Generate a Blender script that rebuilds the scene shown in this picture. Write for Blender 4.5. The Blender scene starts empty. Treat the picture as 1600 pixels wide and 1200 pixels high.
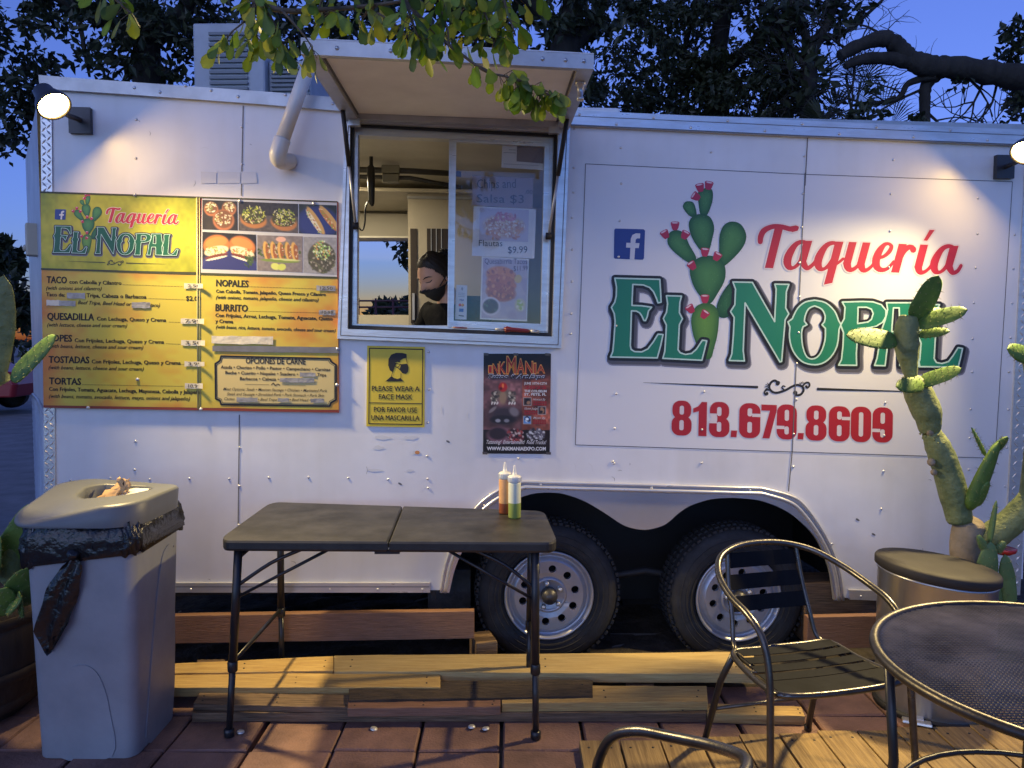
import bpy, bmesh, math, random
import numpy as np
from mathutils import Vector as V, Matrix
from mathutils.geometry import delaunay_2d_cdt

random.seed(7)
R = math.radians
SC = bpy.context.scene
COL = SC.collection

# ------------------------------------------------------------------ camera
FPX = 1186.0            # focal length in photo pixels (photo is 1600 wide)
CAM_H = 1.48
PITCH = R(3.2)
cam_d = bpy.data.cameras.new('camera')
cam_d.sensor_fit = 'HORIZONTAL'
cam_d.sensor_width = 36
cam_d.lens = FPX / 1600 * 36
cam_d.clip_start = 0.05
cam_d.clip_end = 2000
cam = bpy.data.objects.new('camera', cam_d)
COL.objects.link(cam)
cam.location = (0, 0, CAM_H)
cam.rotation_euler = (R(90) - PITCH, 0, 0)
SC.camera = cam

# ------------------------------------------------------------------ sky, sun, exposure
world = bpy.data.worlds.new('World')
SC.world = world
world.use_nodes = True
nt = world.node_tree
sky = nt.nodes.new('ShaderNodeTexSky')
sky.sky_type = 'NISHITA'
sky.sun_disc = False
SUN_EL, SUN_ROT = R(-0.8), R(200)
sky.sun_elevation = SUN_EL
sky.sun_rotation = SUN_ROT
sky.air_density = 0.6
sky.dust_density = 0.0
sky.ozone_density = 5.0
bg = nt.nodes['Background']
hs = nt.nodes.new('ShaderNodeHueSaturation')
hs.inputs['Saturation'].default_value = 0.90
nt.links.new(sky.outputs['Color'], hs.inputs['Color'])
nt.links.new(hs.outputs['Color'], bg.inputs['Color'])
bg.inputs['Strength'].default_value = 0.122
sun_d = bpy.data.lights.new('sun', 'SUN')
sun_d.energy = 0.031
sun_d.angle = R(50)
sun_d.color = (1.0, 0.95, 0.90)
sun = bpy.data.objects.new('sun', sun_d)
COL.objects.link(sun)
# the light comes from behind the camera, low over the street
sdir = V((math.sin(SUN_ROT) * math.cos(R(25)), math.cos(SUN_ROT) * math.cos(R(25)), math.sin(R(25))))
sun.rotation_euler = sdir.to_track_quat('Z', 'Y').to_euler()
SC.view_settings.view_transform = 'Standard'
SC.view_settings.look = 'None'
SC.view_settings.exposure = 3.7
SC.view_settings.gamma = 1.0
SC.cycles.use_denoising = True
SC.cycles.max_bounces = 8
SC.cycles.transparent_max_bounces = 12
SC.cycles.sample_clamp_indirect = 8

LAMP_POWER = 3.1
LAMP_COLOR = (1.0, 0.75, 0.33)
INSIDE_POWER = 1.5

# ------------------------------------------------------------------ photo pixel -> place
def ray(px, py):
    x = (px - 800) / FPX
    y = -(py - 600) / FPX
    c, s = math.cos(PITCH), math.sin(PITCH)
    return V((x, c + y * s, -s + y * c))
EYE = V((0, 0, CAM_H))
def atY(px, py, Y):
    d = ray(px, py)
    return EYE + d * (Y / d.y)
def atZ(px, py, z=0.0):
    d = ray(px, py)
    return EYE + d * ((z - CAM_H) / d.z)
WALL_A = R(4.8)
WALL_D = 3.5
WU = V((math.cos(WALL_A), math.sin(WALL_A), 0))       # along the trailer side
WN = V((math.sin(WALL_A), -math.cos(WALL_A), 0))      # out of the side, to the street
def wall(px, py, off=0.0):
    """point on the trailer side (moved out by off metres)"""
    d = ray(px, py)
    p0 = V((0, WALL_D, 0)) + WN * off
    t = (p0 - EYE).dot(WN) / d.dot(WN)
    return EYE + d * t
def wsz(px, py):
    p = wall(px, py) - V((0, WALL_D, 0))
    return p.dot(WU), p.z
def wp(s, z, off=0.0):
    return V((0, WALL_D, 0)) + WU * s + WN * off + V((0, 0, z))

# ------------------------------------------------------------------ mesh helpers
def lin(c):
    return tuple(((x / 12.92) if x <= 0.04045 else ((x + 0.055) / 1.055) ** 2.4) for x in c)
def rgb(r, g, b):
    return lin((r / 255, g / 255, b / 255))

TM = {}
class MB:
    def __init__(s):
        s.v, s.f, s.m, s.sm, s.c, s.hascol = [], [], [], [], [], False
    def add(s, verts, faces, mat=0, col=None, smooth=False):
        b = len(s.v)
        s.v.extend(tuple(p) for p in verts)
        n = len(s.v) - b
        if col is None:
            s.c.extend([(1, 1, 1)] * n)
        else:
            s.hascol = True
            if len(col) == 3 and not hasattr(col[0], '__len__'):
                s.c.extend([tuple(col)] * n)
            else:
                s.c.extend(tuple(x) for x in col)
        s.f.extend(tuple(b + i for i in f) for f in faces)
        s.m.extend([mat] * len(faces))
        s.sm.extend([smooth] * len(faces))
        return s
    def merge(s, o):
        b = len(s.v)
        s.v += o.v; s.c += o.c; s.hascol |= o.hascol
        s.f += [tuple(b + i for i in f) for f in o.f]
        s.m += o.m; s.sm += o.sm
        return s
    def build(s, name, mats, parent=None, bevel=0.0, subsurf=0, solid=0.0):
        me = bpy.data.meshes.new(name)
        if not isinstance(mats, (list, tuple)):
            mats = [mats]
        if parent is not None:
            M = TM[parent]
            inv = M.inverted()
            vs = [inv @ V(p) for p in s.v]
        else:
            xs = [p[0] for p in s.v]; ys = [p[1] for p in s.v]; zs = [p[2] for p in s.v]
            o = V(((min(xs) + max(xs)) / 2, (min(ys) + max(ys)) / 2, min(zs)))
            M = Matrix.Translation(o)
            vs = [V(p) - o for p in s.v]
        me.from_pydata([tuple(p) for p in vs], [], s.f)
        for m in mats:
            me.materials.append(m)
        me.polygons.foreach_set('material_index', s.m)
        me.polygons.foreach_set('use_smooth', s.sm)
        if s.hascol:
            at = me.color_attributes.new('Col', 'FLOAT_COLOR', 'POINT')
            at.data.foreach_set('color', [x for c in s.c for x in (c[0], c[1], c[2], 1.0)])
        me.update()
        ob = bpy.data.objects.new(name, me)
        COL.objects.link(ob)
        if parent is not None:
            ob.parent = parent
        else:
            ob.location = M.translation
        TM[ob] = M
        if bevel:
            md = ob.modifiers.new('bevel', 'BEVEL')
            md.width = bevel; md.segments = 2; md.limit_method = 'ANGLE'; md.angle_limit = R(40)
        if subsurf:
            md = ob.modifiers.new('smooth', 'SUBSURF')
            md.levels = subsurf; md.render_levels = subsurf
        if solid:
            md = ob.modifiers.new('solid', 'SOLIDIFY')
            md.thickness = solid; md.offset = 0
        return ob
    # -- shapes
    def box(s, c, size, rot=None, mat=0, col=None):
        hx, hy, hz = size[0] / 2, size[1] / 2, size[2] / 2
        vs = [V((x, y, z)) for z in (-hz, hz) for y in (-hy, hy) for x in (-hx, hx)]
        if rot is not None:
            vs = [rot @ p for p in vs]
        c = V(c)
        return s.add([c + p for p in vs], BOXF, mat, col)
    def hexa(s, p, mat=0, col=None):
        """8 corners: bottom (x-y-, x+y-, x-y+, x+y+), then top"""
        return s.add(p, BOXF, mat, col)
    def tube(s, path, rad, n=8, closed=False, mat=0, caps=True, col=None, smooth=True):
        path = [V(p) for p in path]
        k = len(path)
        rr = rad if hasattr(rad, '__len__') else [rad] * k
        T = []
        for i in range(k):
            a = path[(i - 1) % k] if (closed or i > 0) else path[i]
            b = path[(i + 1) % k] if (closed or i < k - 1) else path[i]
            t = (b - a)
            T.append(t.normalized() if t.length > 1e-9 else V((0, 0, 1)))
        up = V((0, 0, 1)) if abs(T[0].z) < 0.9 else V((1, 0, 0))
        nrm = (up - T[0] * up.dot(T[0])).normalized()
        vs = []
        for i in range(k):
            nrm = nrm - T[i] * nrm.dot(T[i])
            nrm.normalize()
            bi = T[i].cross(nrm)
            for j in range(n):
                a = 2 * math.pi * j / n
                vs.append(path[i] + (nrm * math.cos(a) + bi * math.sin(a)) * rr[i])
        fs = []
        for i in range(k if closed else k - 1):
            i2 = (i + 1) % k
            for j in range(n):
                j2 = (j + 1) % n
                fs.append((i * n + j, i * n + j2, i2 * n + j2, i2 * n + j))
        s.add(vs, fs, mat, col, smooth)
        if caps and not closed:
            b = len(s.v) - len(vs)
            s.f.append(tuple(b + j for j in range(n))[::-1]); s.m.append(mat); s.sm.append(False)
            s.f.append(tuple(b + (k - 1) * n + j for j in range(n))); s.m.append(mat); s.sm.append(False)
        return s
    def lathe(s, prof, o, axis, n=32, mat=0, col=None, smooth=True, cols=None):
        """prof = (radius, distance along the axis)"""
        ax = V(axis).normalized()
        up = V((0, 0, 1)) if abs(ax.z) < 0.9 else V((1, 0, 0))
        e1 = (up - ax * up.dot(ax)).normalized()
        e2 = ax.cross(e1)
        o = V(o)
        vs, cc = [], []
        for q, (r, h) in enumerate(prof):
            for j in range(n):
                a = 2 * math.pi * j / n
                vs.append(o + ax * h + (e1 * math.cos(a) + e2 * math.sin(a)) * max(r, 1e-4))
        fs = []
        for i in range(len(prof) - 1):
            for j in range(n):
                j2 = (j + 1) % n
                fs.append((i * n + j, i * n + j2, (i + 1) * n + j2, (i + 1) * n + j))
        return s.add(vs, fs, mat, col, smooth)
    def reg(s, rg, fn, mat=0, col=None, thick=None):
        """a flat region laid into space with fn(x, y)"""
        vs, fs = rg
        pts = [fn(*p) for p in vs]
        if len(pts) < 3 or not fs:
            return s
        s.add(pts, fs, mat, col)
        if thick:
            bnd = {}
            for f in fs:
                for i in range(len(f)):
                    e = (f[i], f[(i + 1) % len(f)])
                    bnd[e] = 1
            dv = V(thick)
            q = []
            vv = []
            for (a, b) in bnd:
                if (b, a) not in bnd:
                    i = len(vv)
                    vv += [pts[a], pts[b], pts[b] - dv, pts[a] - dv]
                    q.append((i, i + 1, i + 2, i + 3))
            s.add(vv, q, mat, col)
        return s
BOXF = [(0, 2, 3, 1), (4, 5, 7, 6), (0, 1, 5, 4), (2, 6, 7, 3), (0, 4, 6, 2), (1, 3, 7, 5)]

def ccw(p):
    a = sum(p[i][0] * p[(i + 1) % len(p)][1] - p[(i + 1) % len(p)][0] * p[i][1] for i in range(len(p)))
    return list(p) if a > 0 else list(p)[::-1]
def region(adds, subs=()):
    vs, fs = [], []
    for p in list(adds) + list(subs):
        p = ccw(p)
        b = len(vs)
        vs += [V((q[0], q[1])) for q in p]
        fs.append(list(range(b, b + len(p))))
    na = len(adds)
    ov, oe, of, a, b, ids = delaunay_2d_cdt(vs, [], fs, 1, 1e-6)
    keep = [tuple(f) for f, q in zip(of, ids) if any(i < na for i in q) and not any(i >= na for i in q)]
    return [(p.x, p.y) for p in ov], keep
def disc(x, y, r, n=10, ry=None, rot=0):
    ry = r if ry is None else ry
    c, s = math.cos(rot), math.sin(rot)
    o = []
    for i in range(n):
        a = 2 * math.pi * i / n
        u, w = r * math.cos(a), ry * math.sin(a)
        o.append((x + u * c - w * s, y + u * s + w * c))
    return o
def stroke(path, w, closed=False, flat=False, n=10):
    """polygons that cover a stroke; w = half width (a number or one per point)"""
    k = len(path)
    ww = w if hasattr(w, '__len__') else [w] * k
    out = []
    for i in range(k if closed else k - 1):
        j = (i + 1) % k
        (x0, y0), (x1, y1) = path[i], path[j]
        dx, dy = x1 - x0, y1 - y0
        L = math.hypot(dx, dy)
        if L < 1e-9:
            continue
        nx, ny = -dy / L, dx / L
        out.append([(x0 + nx * ww[i], y0 + ny * ww[i]), (x0 - nx * ww[i], y0 - ny * ww[i]),
                    (x1 - nx * ww[j], y1 - ny * ww[j]), (x1 + nx * ww[j], y1 + ny * ww[j])])
    for i in range(k):
        if flat and not closed and i in (0, k - 1):
            continue
        out.append(disc(path[i][0] + 0.0007 * i, path[i][1], ww[i], n, rot=0.13 * i + 0.05))
    return out
def region2(strokes, fill, holes):
    vs, fs, kind = [], [], []
    for k, ps in enumerate((strokes, [fill], holes)):
        for p in ps:
            p = ccw(p); b = len(vs)
            vs += [V((q[0], q[1])) for q in p]; fs.append(list(range(b, b + len(p)))); kind.append(k)
    ov, oe, of, a, b, ids = delaunay_2d_cdt(vs, [], fs, 1, 1e-6)
    keep = []
    for f, q in zip(of, ids):
        ks = {kind[i] for i in q}
        if 0 in ks or (1 in ks and 2 not in ks): keep.append(tuple(f))
    return [(p.x, p.y) for p in ov], keep
def dilate(poly, r, n=10):
    return [poly] + stroke(poly, r, True, n=n)
def cat(pts, n=5, closed=False):
    """Catmull-Rom through points of any dimension"""
    k = len(pts)
    out = []
    rng = range(k if closed else k - 1)
    for i in rng:
        p0 = pts[(i - 1) % k] if (closed or i > 0) else pts[i]
        p1 = pts[i]
        p2 = pts[(i + 1) % k]
        p3 = pts[(i + 2) % k] if (closed or i < k - 2) else p2
        for j in range(n):
            t = j / n
            out.append(tuple(0.5 * (2 * b + (c - a) * t + (2 * a - 5 * b + 4 * c - d) * t * t + (3 * b - a - 3 * c + d) * t ** 3)
                             for a, b, c, d in zip(p0, p1, p2, p3)))
    if not closed:
        out.append(tuple(pts[-1]))
    return out
def vcat(pts, n=5, closed=False):
    return [V(p) for p in cat([tuple(p) for p in pts], n, closed)]

def tag(o, label=None, cat_=None, group=None, kind=None):
    if label: o['label'] = label
    if cat_: o['category'] = cat_
    if group: o['group'] = group
    if kind: o['kind'] = kind
    return o
def thing(name, label, cat_, loc, rotz=0.0, group=None):
    o = bpy.data.objects.new(name, None)
    o.empty_display_size = 0.1
    COL.objects.link(o)
    o.location = loc
    o.rotation_euler = (0, 0, rotz)
    TM[o] = Matrix.Translation(V(loc)) @ Matrix.Rotation(rotz, 4, 'Z')
    return tag(o, label, cat_, group)
def dup(root, loc, rotz, label):
    r = root.copy(); COL.objects.link(r); r.location = loc; r.rotation_euler = (0, 0, rotz); r['label'] = label
    for ch in list(root.children):
        c = ch.copy(); COL.objects.link(c); c.parent = r
        for g in ch.children:
            d = g.copy(); COL.objects.link(d); d.parent = c
    return r

# text with the built-in font -> flat outline
_tx = {}
def text_geo(s, bold=0.0, shear=0.0):
    key = (s, bold, shear)
    if key not in _tx:
        cu = bpy.data.curves.new('t', 'FONT')
        cu.body = s
        cu.offset = bold
        cu.shear = shear
        cu.resolution_u = 2
        ob = bpy.data.objects.new('t', cu)
        me = bpy.data.meshes.new_from_object(ob)
        vs = [(q.co.x, q.co.y) for q in me.vertices]
        fs = [tuple(p.vertices) for p in me.polygons]
        bpy.data.objects.remove(ob); bpy.data.curves.remove(cu); bpy.data.meshes.remove(me)
        _tx[key] = (vs, fs)
    return _tx[key]
def text(mb, s, x0, y0, x1, y1, h, fn, mat=0, col=None, bold=0.0, shear=0.0, up=None):
    """cap height h, base line from (x0,y0) to (x1,y1) in the fn frame (y down)"""
    vs, fs = text_geo(s, bold, shear)
    if not vs:
        return
    xa = min(p[0] for p in vs); xb = max(p[0] for p in vs)
    L = math.hypot(x1 - x0, y1 - y0)
    ex = ((x1 - x0) / L, (y1 - y0) / L)
    ey = up or (ex[1], -ex[0])
    k = L / (xb - xa)
    q = h / 0.70
    mb.add([fn(x0 + ex[0] * (p[0] - xa) * k + ey[0] * p[1] * q, y0 + ex[1] * (p[0] - xa) * k + ey[1] * p[1] * q) for p in vs], fs, mat, col)

# painted grid: numpy picture (rows, cols, 3) in sRGB 0..1 as the colours of a fine mesh
def paint_grid(mb, img, c4, fn, mat=0):
    h, w, _ = img.shape
    (x00, y00), (x10, y10), (x11, y11), (x01, y01) = c4     # TL TR BR BL
    vs, cs = [], []
    im = np.clip(img, 0, 1)
    im = np.where(im <= 0.04045, im / 12.92, ((im + 0.055) / 1.055) ** 2.4)
    for j in range(h):
        t = j / (h - 1)
        for i in range(w):
            u = i / (w - 1)
            vs.append(fn((x00 * (1 - u) + x10 * u) * (1 - t) + (x01 * (1 - u) + x11 * u) * t,
                         (y00 * (1 - u) + y10 * u) * (1 - t) + (y01 * (1 - u) + y11 * u) * t))
            cs.append(tuple(im[j, i]))
    fs = [(j * w + i, (j + 1) * w + i, (j + 1) * w + i + 1, j * w + i + 1) for j in range(h - 1) for i in range(w - 1)]
    mb.add(vs, fs, mat, cs)
NR = np.random.RandomState(3)
def noise2(h, w, cell):
    a = NR.rand(int(h / cell) + 3, int(w / cell) + 3)
    y = np.arange(h) / cell; x = np.arange(w) / cell
    yi = y.astype(int); xi = x.astype(int)
    fy = (y - yi)[:, None]; fx = (x - xi)[None, :]
    fy = fy * fy * (3 - 2 * fy); fx = fx * fx * (3 - 2 * fx)
    A = a[yi][:, xi]; B = a[yi][:, xi + 1]; C = a[yi + 1][:, xi]; D = a[yi + 1][:, xi + 1]
    return (A * (1 - fx) + B * fx) * (1 - fy) + (C * (1 - fx) + D * fx) * fy
def blob(img, cx, cy, rx, ry, col, rot=0, soft=0.15, amt=1.0):
    h, w, _ = img.shape
    Y, X = np.mgrid[0:h, 0:w].astype(float)
    X = X / (w - 1) - cx; Y = (Y / (h - 1) - cy)
    asp = h / w
    Y = Y * asp; ryy = ry * asp
    c, s = math.cos(rot), math.sin(rot)
    u = (X * c + Y * s) / rx; v = (-X * s + Y * c) / ryy
    d = np.sqrt(u * u + v * v)
    m = np.clip((1 - d) / soft, 0, 1)[..., None] * amt
    img[:] = img * (1 - m) + np.array(col)[None, None] / 255 * m
def sprinkle(img, cx, cy, rx, ry, n, cols, r=(0.02, 0.05)):
    for _ in range(n):
        a = NR.rand() * 6.283; q = math.sqrt(NR.rand())
        blob(img, cx + rx * q * math.cos(a), cy + ry * q * math.sin(a), r[0] + NR.rand() * (r[1] - r[0]),
             (r[0] + NR.rand() * (r[1] - r[0])) * 0.7, cols[NR.randint(len(cols))], NR.rand() * 3, 0.4)
# ------------------------------------------------------------------ materials
def mat(name, col, rough=0.5, metal=0.0, var=0.0, vscale=6.0, bump=0.0, bscale=40.0, stretch=(1, 1, 1), col2=None,
        spec=0.5, coat=0.0, detail=4.0, bdist=0.01):
    m = bpy.data.materials.new(name)
    m.use_nodes = True
    n = m.node_tree.nodes; l = m.node_tree.links
    p = n['Principled BSDF']
    p.inputs['Base Color'].default_value = (*col, 1)
    p.inputs['Roughness'].default_value = rough
    p.inputs['Metallic'].default_value = metal
    p.inputs['Specular IOR Level'].default_value = spec
    p.inputs['Coat Weight'].default_value = coat
    if var or bump or col2:
        tc = n.new('ShaderNodeTexCoord'); mp = n.new('ShaderNodeMapping')
        mp.inputs['Scale'].default_value = stretch
        l.new(tc.outputs['Object'], mp.inputs['Vector'])
    if var or col2:
        nz = n.new('ShaderNodeTexNoise')
        nz.inputs['Scale'].default_value = vscale
        nz.inputs['Detail'].default_value = detail
        nz.inputs['Roughness'].default_value = 0.62
        l.new(mp.outputs['Vector'], nz.inputs['Vector'])
        rp = n.new('ShaderNodeValToRGB')
        c2 = col2 if col2 else tuple(x * (1 - var) for x in col)
        c1 = col if col2 else tuple(min(1, x * (1 + var)) for x in col)
        rp.color_ramp.elements[0].position = 0.32
        rp.color_ramp.elements[1].position = 0.68
        rp.color_ramp.elements[0].color = (*c2, 1)
        rp.color_ramp.elements[1].color = (*c1, 1)
        l.new(nz.outputs['Fac'], rp.inputs['Fac'])
        l.new(rp.outputs['Color'], p.inputs['Base Color'])
        mr = n.new('ShaderNodeMapRange')
        mr.inputs['To Min'].default_value = min(1, rough + 0.12)
        mr.inputs['To Max'].default_value = max(0.02, rough - 0.1)
        l.new(nz.outputs['Fac'], mr.inputs['Value'])
        l.new(mr.outputs['Result'], p.inputs['Roughness'])
    if bump:
        nb = n.new('ShaderNodeTexNoise')
        nb.inputs['Scale'].default_value = bscale
        nb.inputs['Detail'].default_value = 5
        l.new(mp.outputs['Vector'], nb.inputs['Vector'])
        b = n.new('ShaderNodeBump')
        b.inputs['Strength'].default_value = bump
        b.inputs['Distance'].default_value = bdist
        l.new(nb.outputs['Fac'], b.inputs['Height'])
        l.new(b.outputs['Normal'], p.inputs['Normal'])
    return m
def printed(name, rough=0.4, spec=0.5, coat=0.0):
    m = bpy.data.materials.new(name)
    m.use_nodes = True
    n = m.node_tree.nodes; l = m.node_tree.links
    p = n['Principled BSDF']
    a = n.new('ShaderNodeVertexColor'); a.layer_name = 'Col'
    l.new(a.outputs['Color'], p.inputs['Base Color'])
    p.inputs['Roughness'].default_value = rough
    p.inputs['Specular IOR Level'].default_value = spec
    return m
def glass(name, tint=(0.9, 0.93, 0.95), haze=0.0):
    m = bpy.data.materials.new(name)
    m.use_nodes = True
    n = m.node_tree.nodes; l = m.node_tree.links
    n.remove(n['Principled BSDF'])
    t = n.new('ShaderNodeBsdfTransparent'); t.inputs['Color'].default_value = (*tint, 1)
    g = n.new('ShaderNodeBsdfGlossy'); g.inputs['Roughness'].default_value = 0.03
    f = n.new('ShaderNodeFresnel'); f.inputs['IOR'].default_value = 1.7
    x = n.new('ShaderNodeMixShader')
    l.new(f.outputs['Fac'], x.inputs['Fac']); l.new(t.outputs[0], x.inputs[1]); l.new(g.outputs[0], x.inputs[2])
    last = x
    if haze:
        d = n.new('ShaderNodeBsdfDiffuse'); d.inputs['Color'].default_value = (0.7, 0.7, 0.7, 1)
        y = n.new('ShaderNodeMixShader'); y.inputs['Fac'].default_value = haze
        l.new(x.outputs[0], y.inputs[1]); l.new(d.outputs[0], y.inputs[2]); last = y
    l.new(last.outputs[0], n['Material Output'].inputs['Surface'])
    return m
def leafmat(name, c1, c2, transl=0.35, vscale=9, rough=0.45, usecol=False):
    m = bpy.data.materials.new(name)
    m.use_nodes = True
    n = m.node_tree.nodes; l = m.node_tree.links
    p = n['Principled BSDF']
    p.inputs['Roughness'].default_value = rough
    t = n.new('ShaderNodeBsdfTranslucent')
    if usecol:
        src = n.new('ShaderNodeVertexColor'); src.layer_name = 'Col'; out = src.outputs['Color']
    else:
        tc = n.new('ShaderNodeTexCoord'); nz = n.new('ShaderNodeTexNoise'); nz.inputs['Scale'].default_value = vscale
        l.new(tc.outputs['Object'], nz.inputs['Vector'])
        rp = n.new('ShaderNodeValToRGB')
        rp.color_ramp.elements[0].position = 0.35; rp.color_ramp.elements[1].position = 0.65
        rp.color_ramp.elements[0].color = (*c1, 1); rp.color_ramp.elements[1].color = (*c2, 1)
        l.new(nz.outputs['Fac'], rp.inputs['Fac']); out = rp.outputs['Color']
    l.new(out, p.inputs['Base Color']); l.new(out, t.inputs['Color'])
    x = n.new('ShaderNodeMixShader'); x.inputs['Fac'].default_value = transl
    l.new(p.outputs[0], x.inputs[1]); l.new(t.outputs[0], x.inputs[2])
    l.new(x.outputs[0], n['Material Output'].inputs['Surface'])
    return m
def emit(name, col, strength):
    m = bpy.data.materials.new(name)
    m.use_nodes = True
    n = m.node_tree.nodes
    p = n['Principled BSDF']
    p.inputs['Base Color'].default_value = (0.8, 0.8, 0.8, 1)
    p.inputs['Emission Color'].default_value = (*col, 1)
    p.inputs['Emission Strength'].default_value = strength
    return m

M = {}
M['paint'] = mat('trailer paint', (0.71, 0.71, 0.72), 0.32, 0, 0.07, 2.2, 0.10, 1.6, bdist=0.05)
def streaks(m, col):
    n = m.node_tree.nodes; l = m.node_tree.links
    p = n['Principled BSDF']
    tc = n.new('ShaderNodeTexCoord'); mp = n.new('ShaderNodeMapping'); mp.inputs['Scale'].default_value = (6, 6, .5)
    nz = n.new('ShaderNodeTexNoise'); nz.inputs['Scale'].default_value = 1.6; nz.inputs['Detail'].default_value = 9
    rp = n.new('ShaderNodeValToRGB'); rp.color_ramp.elements[0].position = .42; rp.color_ramp.elements[1].position = .78
    rp.color_ramp.elements[0].color = (1, 1, 1, 1); rp.color_ramp.elements[1].color = (*col, 1)
    mx = n.new('ShaderNodeMix'); mx.data_type = 'RGBA'; mx.blend_type = 'MULTIPLY'; mx.inputs['Factor'].default_value = 1
    src = p.inputs['Base Color'].links[0].from_socket
    l.new(tc.outputs['Object'], mp.inputs['Vector']); l.new(mp.outputs['Vector'], nz.inputs['Vector']); l.new(nz.outputs['Fac'], rp.inputs['Fac'])
    l.new(src, mx.inputs['A']); l.new(rp.outputs['Color'], mx.inputs['B']); l.new(mx.outputs['Result'], p.inputs['Base Color'])
streaks(M['paint'], (.93, .92, .89))
M['paint_in'] = mat('inner panel', (0.62, 0.57, 0.46), 0.45, 0, 0.08, 4)
M['alu'] = mat('aluminium', (0.60, 0.60, 0.60), 0.30, 0.6, 0.10, 7, 0.06, 30, stretch=(1, 1, 6))
M['alu_dull'] = mat('dull aluminium', (0.46, 0.46, 0.46), 0.42, 0.6, 0.15, 5, 0.08, 30)
M['polish'] = mat('polished steel', (0.58, 0.58, 0.61), 0.22, 0.6, 0.06, 3, 0.05, 4, bdist=0.03)
M['seam'] = mat('seam', (0.12, 0.12, 0.13), 0.6)
M['black'] = mat('black', (0.012, 0.012, 0.013), 0.6)
M['rubber'] = mat('tyre rubber', (0.022, 0.022, 0.023), 0.75, 0, 0.35, 14, 0.2, 60)
M['rim'] = mat('wheel paint', (0.40, 0.41, 0.45), 0.32, 0.55, 0.10, 9)
M['hubc'] = mat('hub', (0.06, 0.06, 0.065), 0.4, 0.5)
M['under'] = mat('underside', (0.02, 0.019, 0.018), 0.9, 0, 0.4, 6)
M['white_pl'] = mat('white plastic', (0.68, 0.66, 0.60), 0.35, 0, 0.06, 8)
M['ac'] = mat('grey enamel', (0.42, 0.43, 0.45), 0.45, 0, 0.1, 6)
M['hatch_in'] = mat('hatch liner', (0.80, 0.77, 0.72), 0.5, 0, 0.07, 5, 0.05, 3, bdist=0.03)
M['print'] = printed('print')
M['print_mat'] = printed('matt print', 0.6)
M['glass'] = glass('window glass', (0.93, 0.94, 0.95), 0.05)
M['lampglass'] = emit('lit lamp glass', (1.0, 0.64, 0.20), 14)
M['dark_metal'] = mat('black coated steel', (0.022, 0.022, 0.024), 0.32, 0.3, 0.2, 12, 0.05, 50)
M['chair_tube'] = mat('worn chair tube', (0.10, 0.095, 0.09), 0.28, 0.85, 0.35, 9, 0.08, 60)
M['slat'] = mat('chair slat', (0.008, 0.009, 0.012), 0.62, 0.0, 0.25, 8, 0.05, 40, spec=0.08)
M['tabletop'] = mat('black plastic table top', (0.017, 0.0162, 0.0145), 0.46, 0, 0.8, 7, 0.25, 220, bdist=0.002)
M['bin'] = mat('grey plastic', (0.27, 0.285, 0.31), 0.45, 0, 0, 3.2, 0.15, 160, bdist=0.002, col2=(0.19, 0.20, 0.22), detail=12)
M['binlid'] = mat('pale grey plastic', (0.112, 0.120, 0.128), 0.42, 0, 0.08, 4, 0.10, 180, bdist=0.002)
M['bag'] = mat('black bag', (0.012, 0.012, 0.013), 0.20, 0, 0.2, 8, 0.6, 26, bdist=0.02)
M['ss'] = mat('brushed steel', (0.42, 0.42, 0.42), 0.30, 0.85, 0.10, 3, 0.05, 90, stretch=(1, 1, 0.05))
M['binrim'] = mat('dull black plastic', (0.022, 0.020, 0.018), 0.72, 0, 0.2, 5)
def wood(name, c1, c2, rough=0.6):
    return mat(name, c1, rough, 0, 0, 7, 0.55, 16, stretch=(1.1, 22, 26), col2=c2, detail=10, bdist=0.008)
M['pine'] = wood('yellow pine', (0.54, 0.37, 0.13), (0.32, 0.19, 0.06))
M['pine2'] = wood('pale pine', (0.58, 0.43, 0.18), (0.40, 0.27, 0.10))
M['redwood'] = wood('red brown board', (0.27, 0.14, 0.085), (0.15, 0.075, 0.045))
M['oldwood'] = wood('old brown board', (0.22, 0.14, 0.08), (0.05, 0.03, 0.016))
M['rotten'] = mat('rotten board', (0.075, 0.05, 0.03), 0.85, 0, 0, 20, 0.9, 30, stretch=(0.6, 3, 4), col2=(0.025, 0.018, 0.012), detail=10, bdist=0.02)
M['deck'] = mat('deck board', (0.33, 0.22, 0.085), 0.6, 0, 0, 7, 0.5, 16, stretch=(9, 0.6, 14), col2=(0.15, 0.09, 0.035), detail=8, bdist=0.006)
M['brick'] = mat('red paver', (0.26, 0.145, 0.112), 0.65, 0, 0, 4.5, 0.9, 110, col2=(0.105, 0.058, 0.047), detail=14, bdist=0.004)
M['soil'] = mat('soil', (0.035, 0.028, 0.02), 0.95, 0, 0.5, 12, 0.8, 25, bdist=0.03)
M['asphalt'] = mat('asphalt', (0.17, 0.165, 0.16), 0.8, 0, 0.25, 3, 0.4, 90)
M['bark'] = mat('bark', (0.028, 0.024, 0.02), 0.9, 0, 0.35, 8, 0.7, 18, stretch=(1, 1, 0.3), bdist=0.03)
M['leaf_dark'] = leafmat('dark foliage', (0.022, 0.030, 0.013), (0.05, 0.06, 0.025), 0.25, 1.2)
M['leaf_near'] = leafmat('oak leaf', None, None, 0.45, usecol=True)
M['twig'] = mat('twig', (0.12, 0.09, 0.06), 0.8, 0, 0.3, 20)
M['nopal'] = mat('cactus skin', (0.105, 0.185, 0.028), 0.6, 0, 0, 14, 0.4, 40, col2=(0.05, 0.11, 0.02), bdist=0.006)
M['nopal_old'] = mat('old cactus skin', (0.20, 0.23, 0.09), 0.6, 0, 0, 11, 0.8, 34, col2=(0.085, 0.115, 0.045), bdist=0.012, detail=8)
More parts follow.
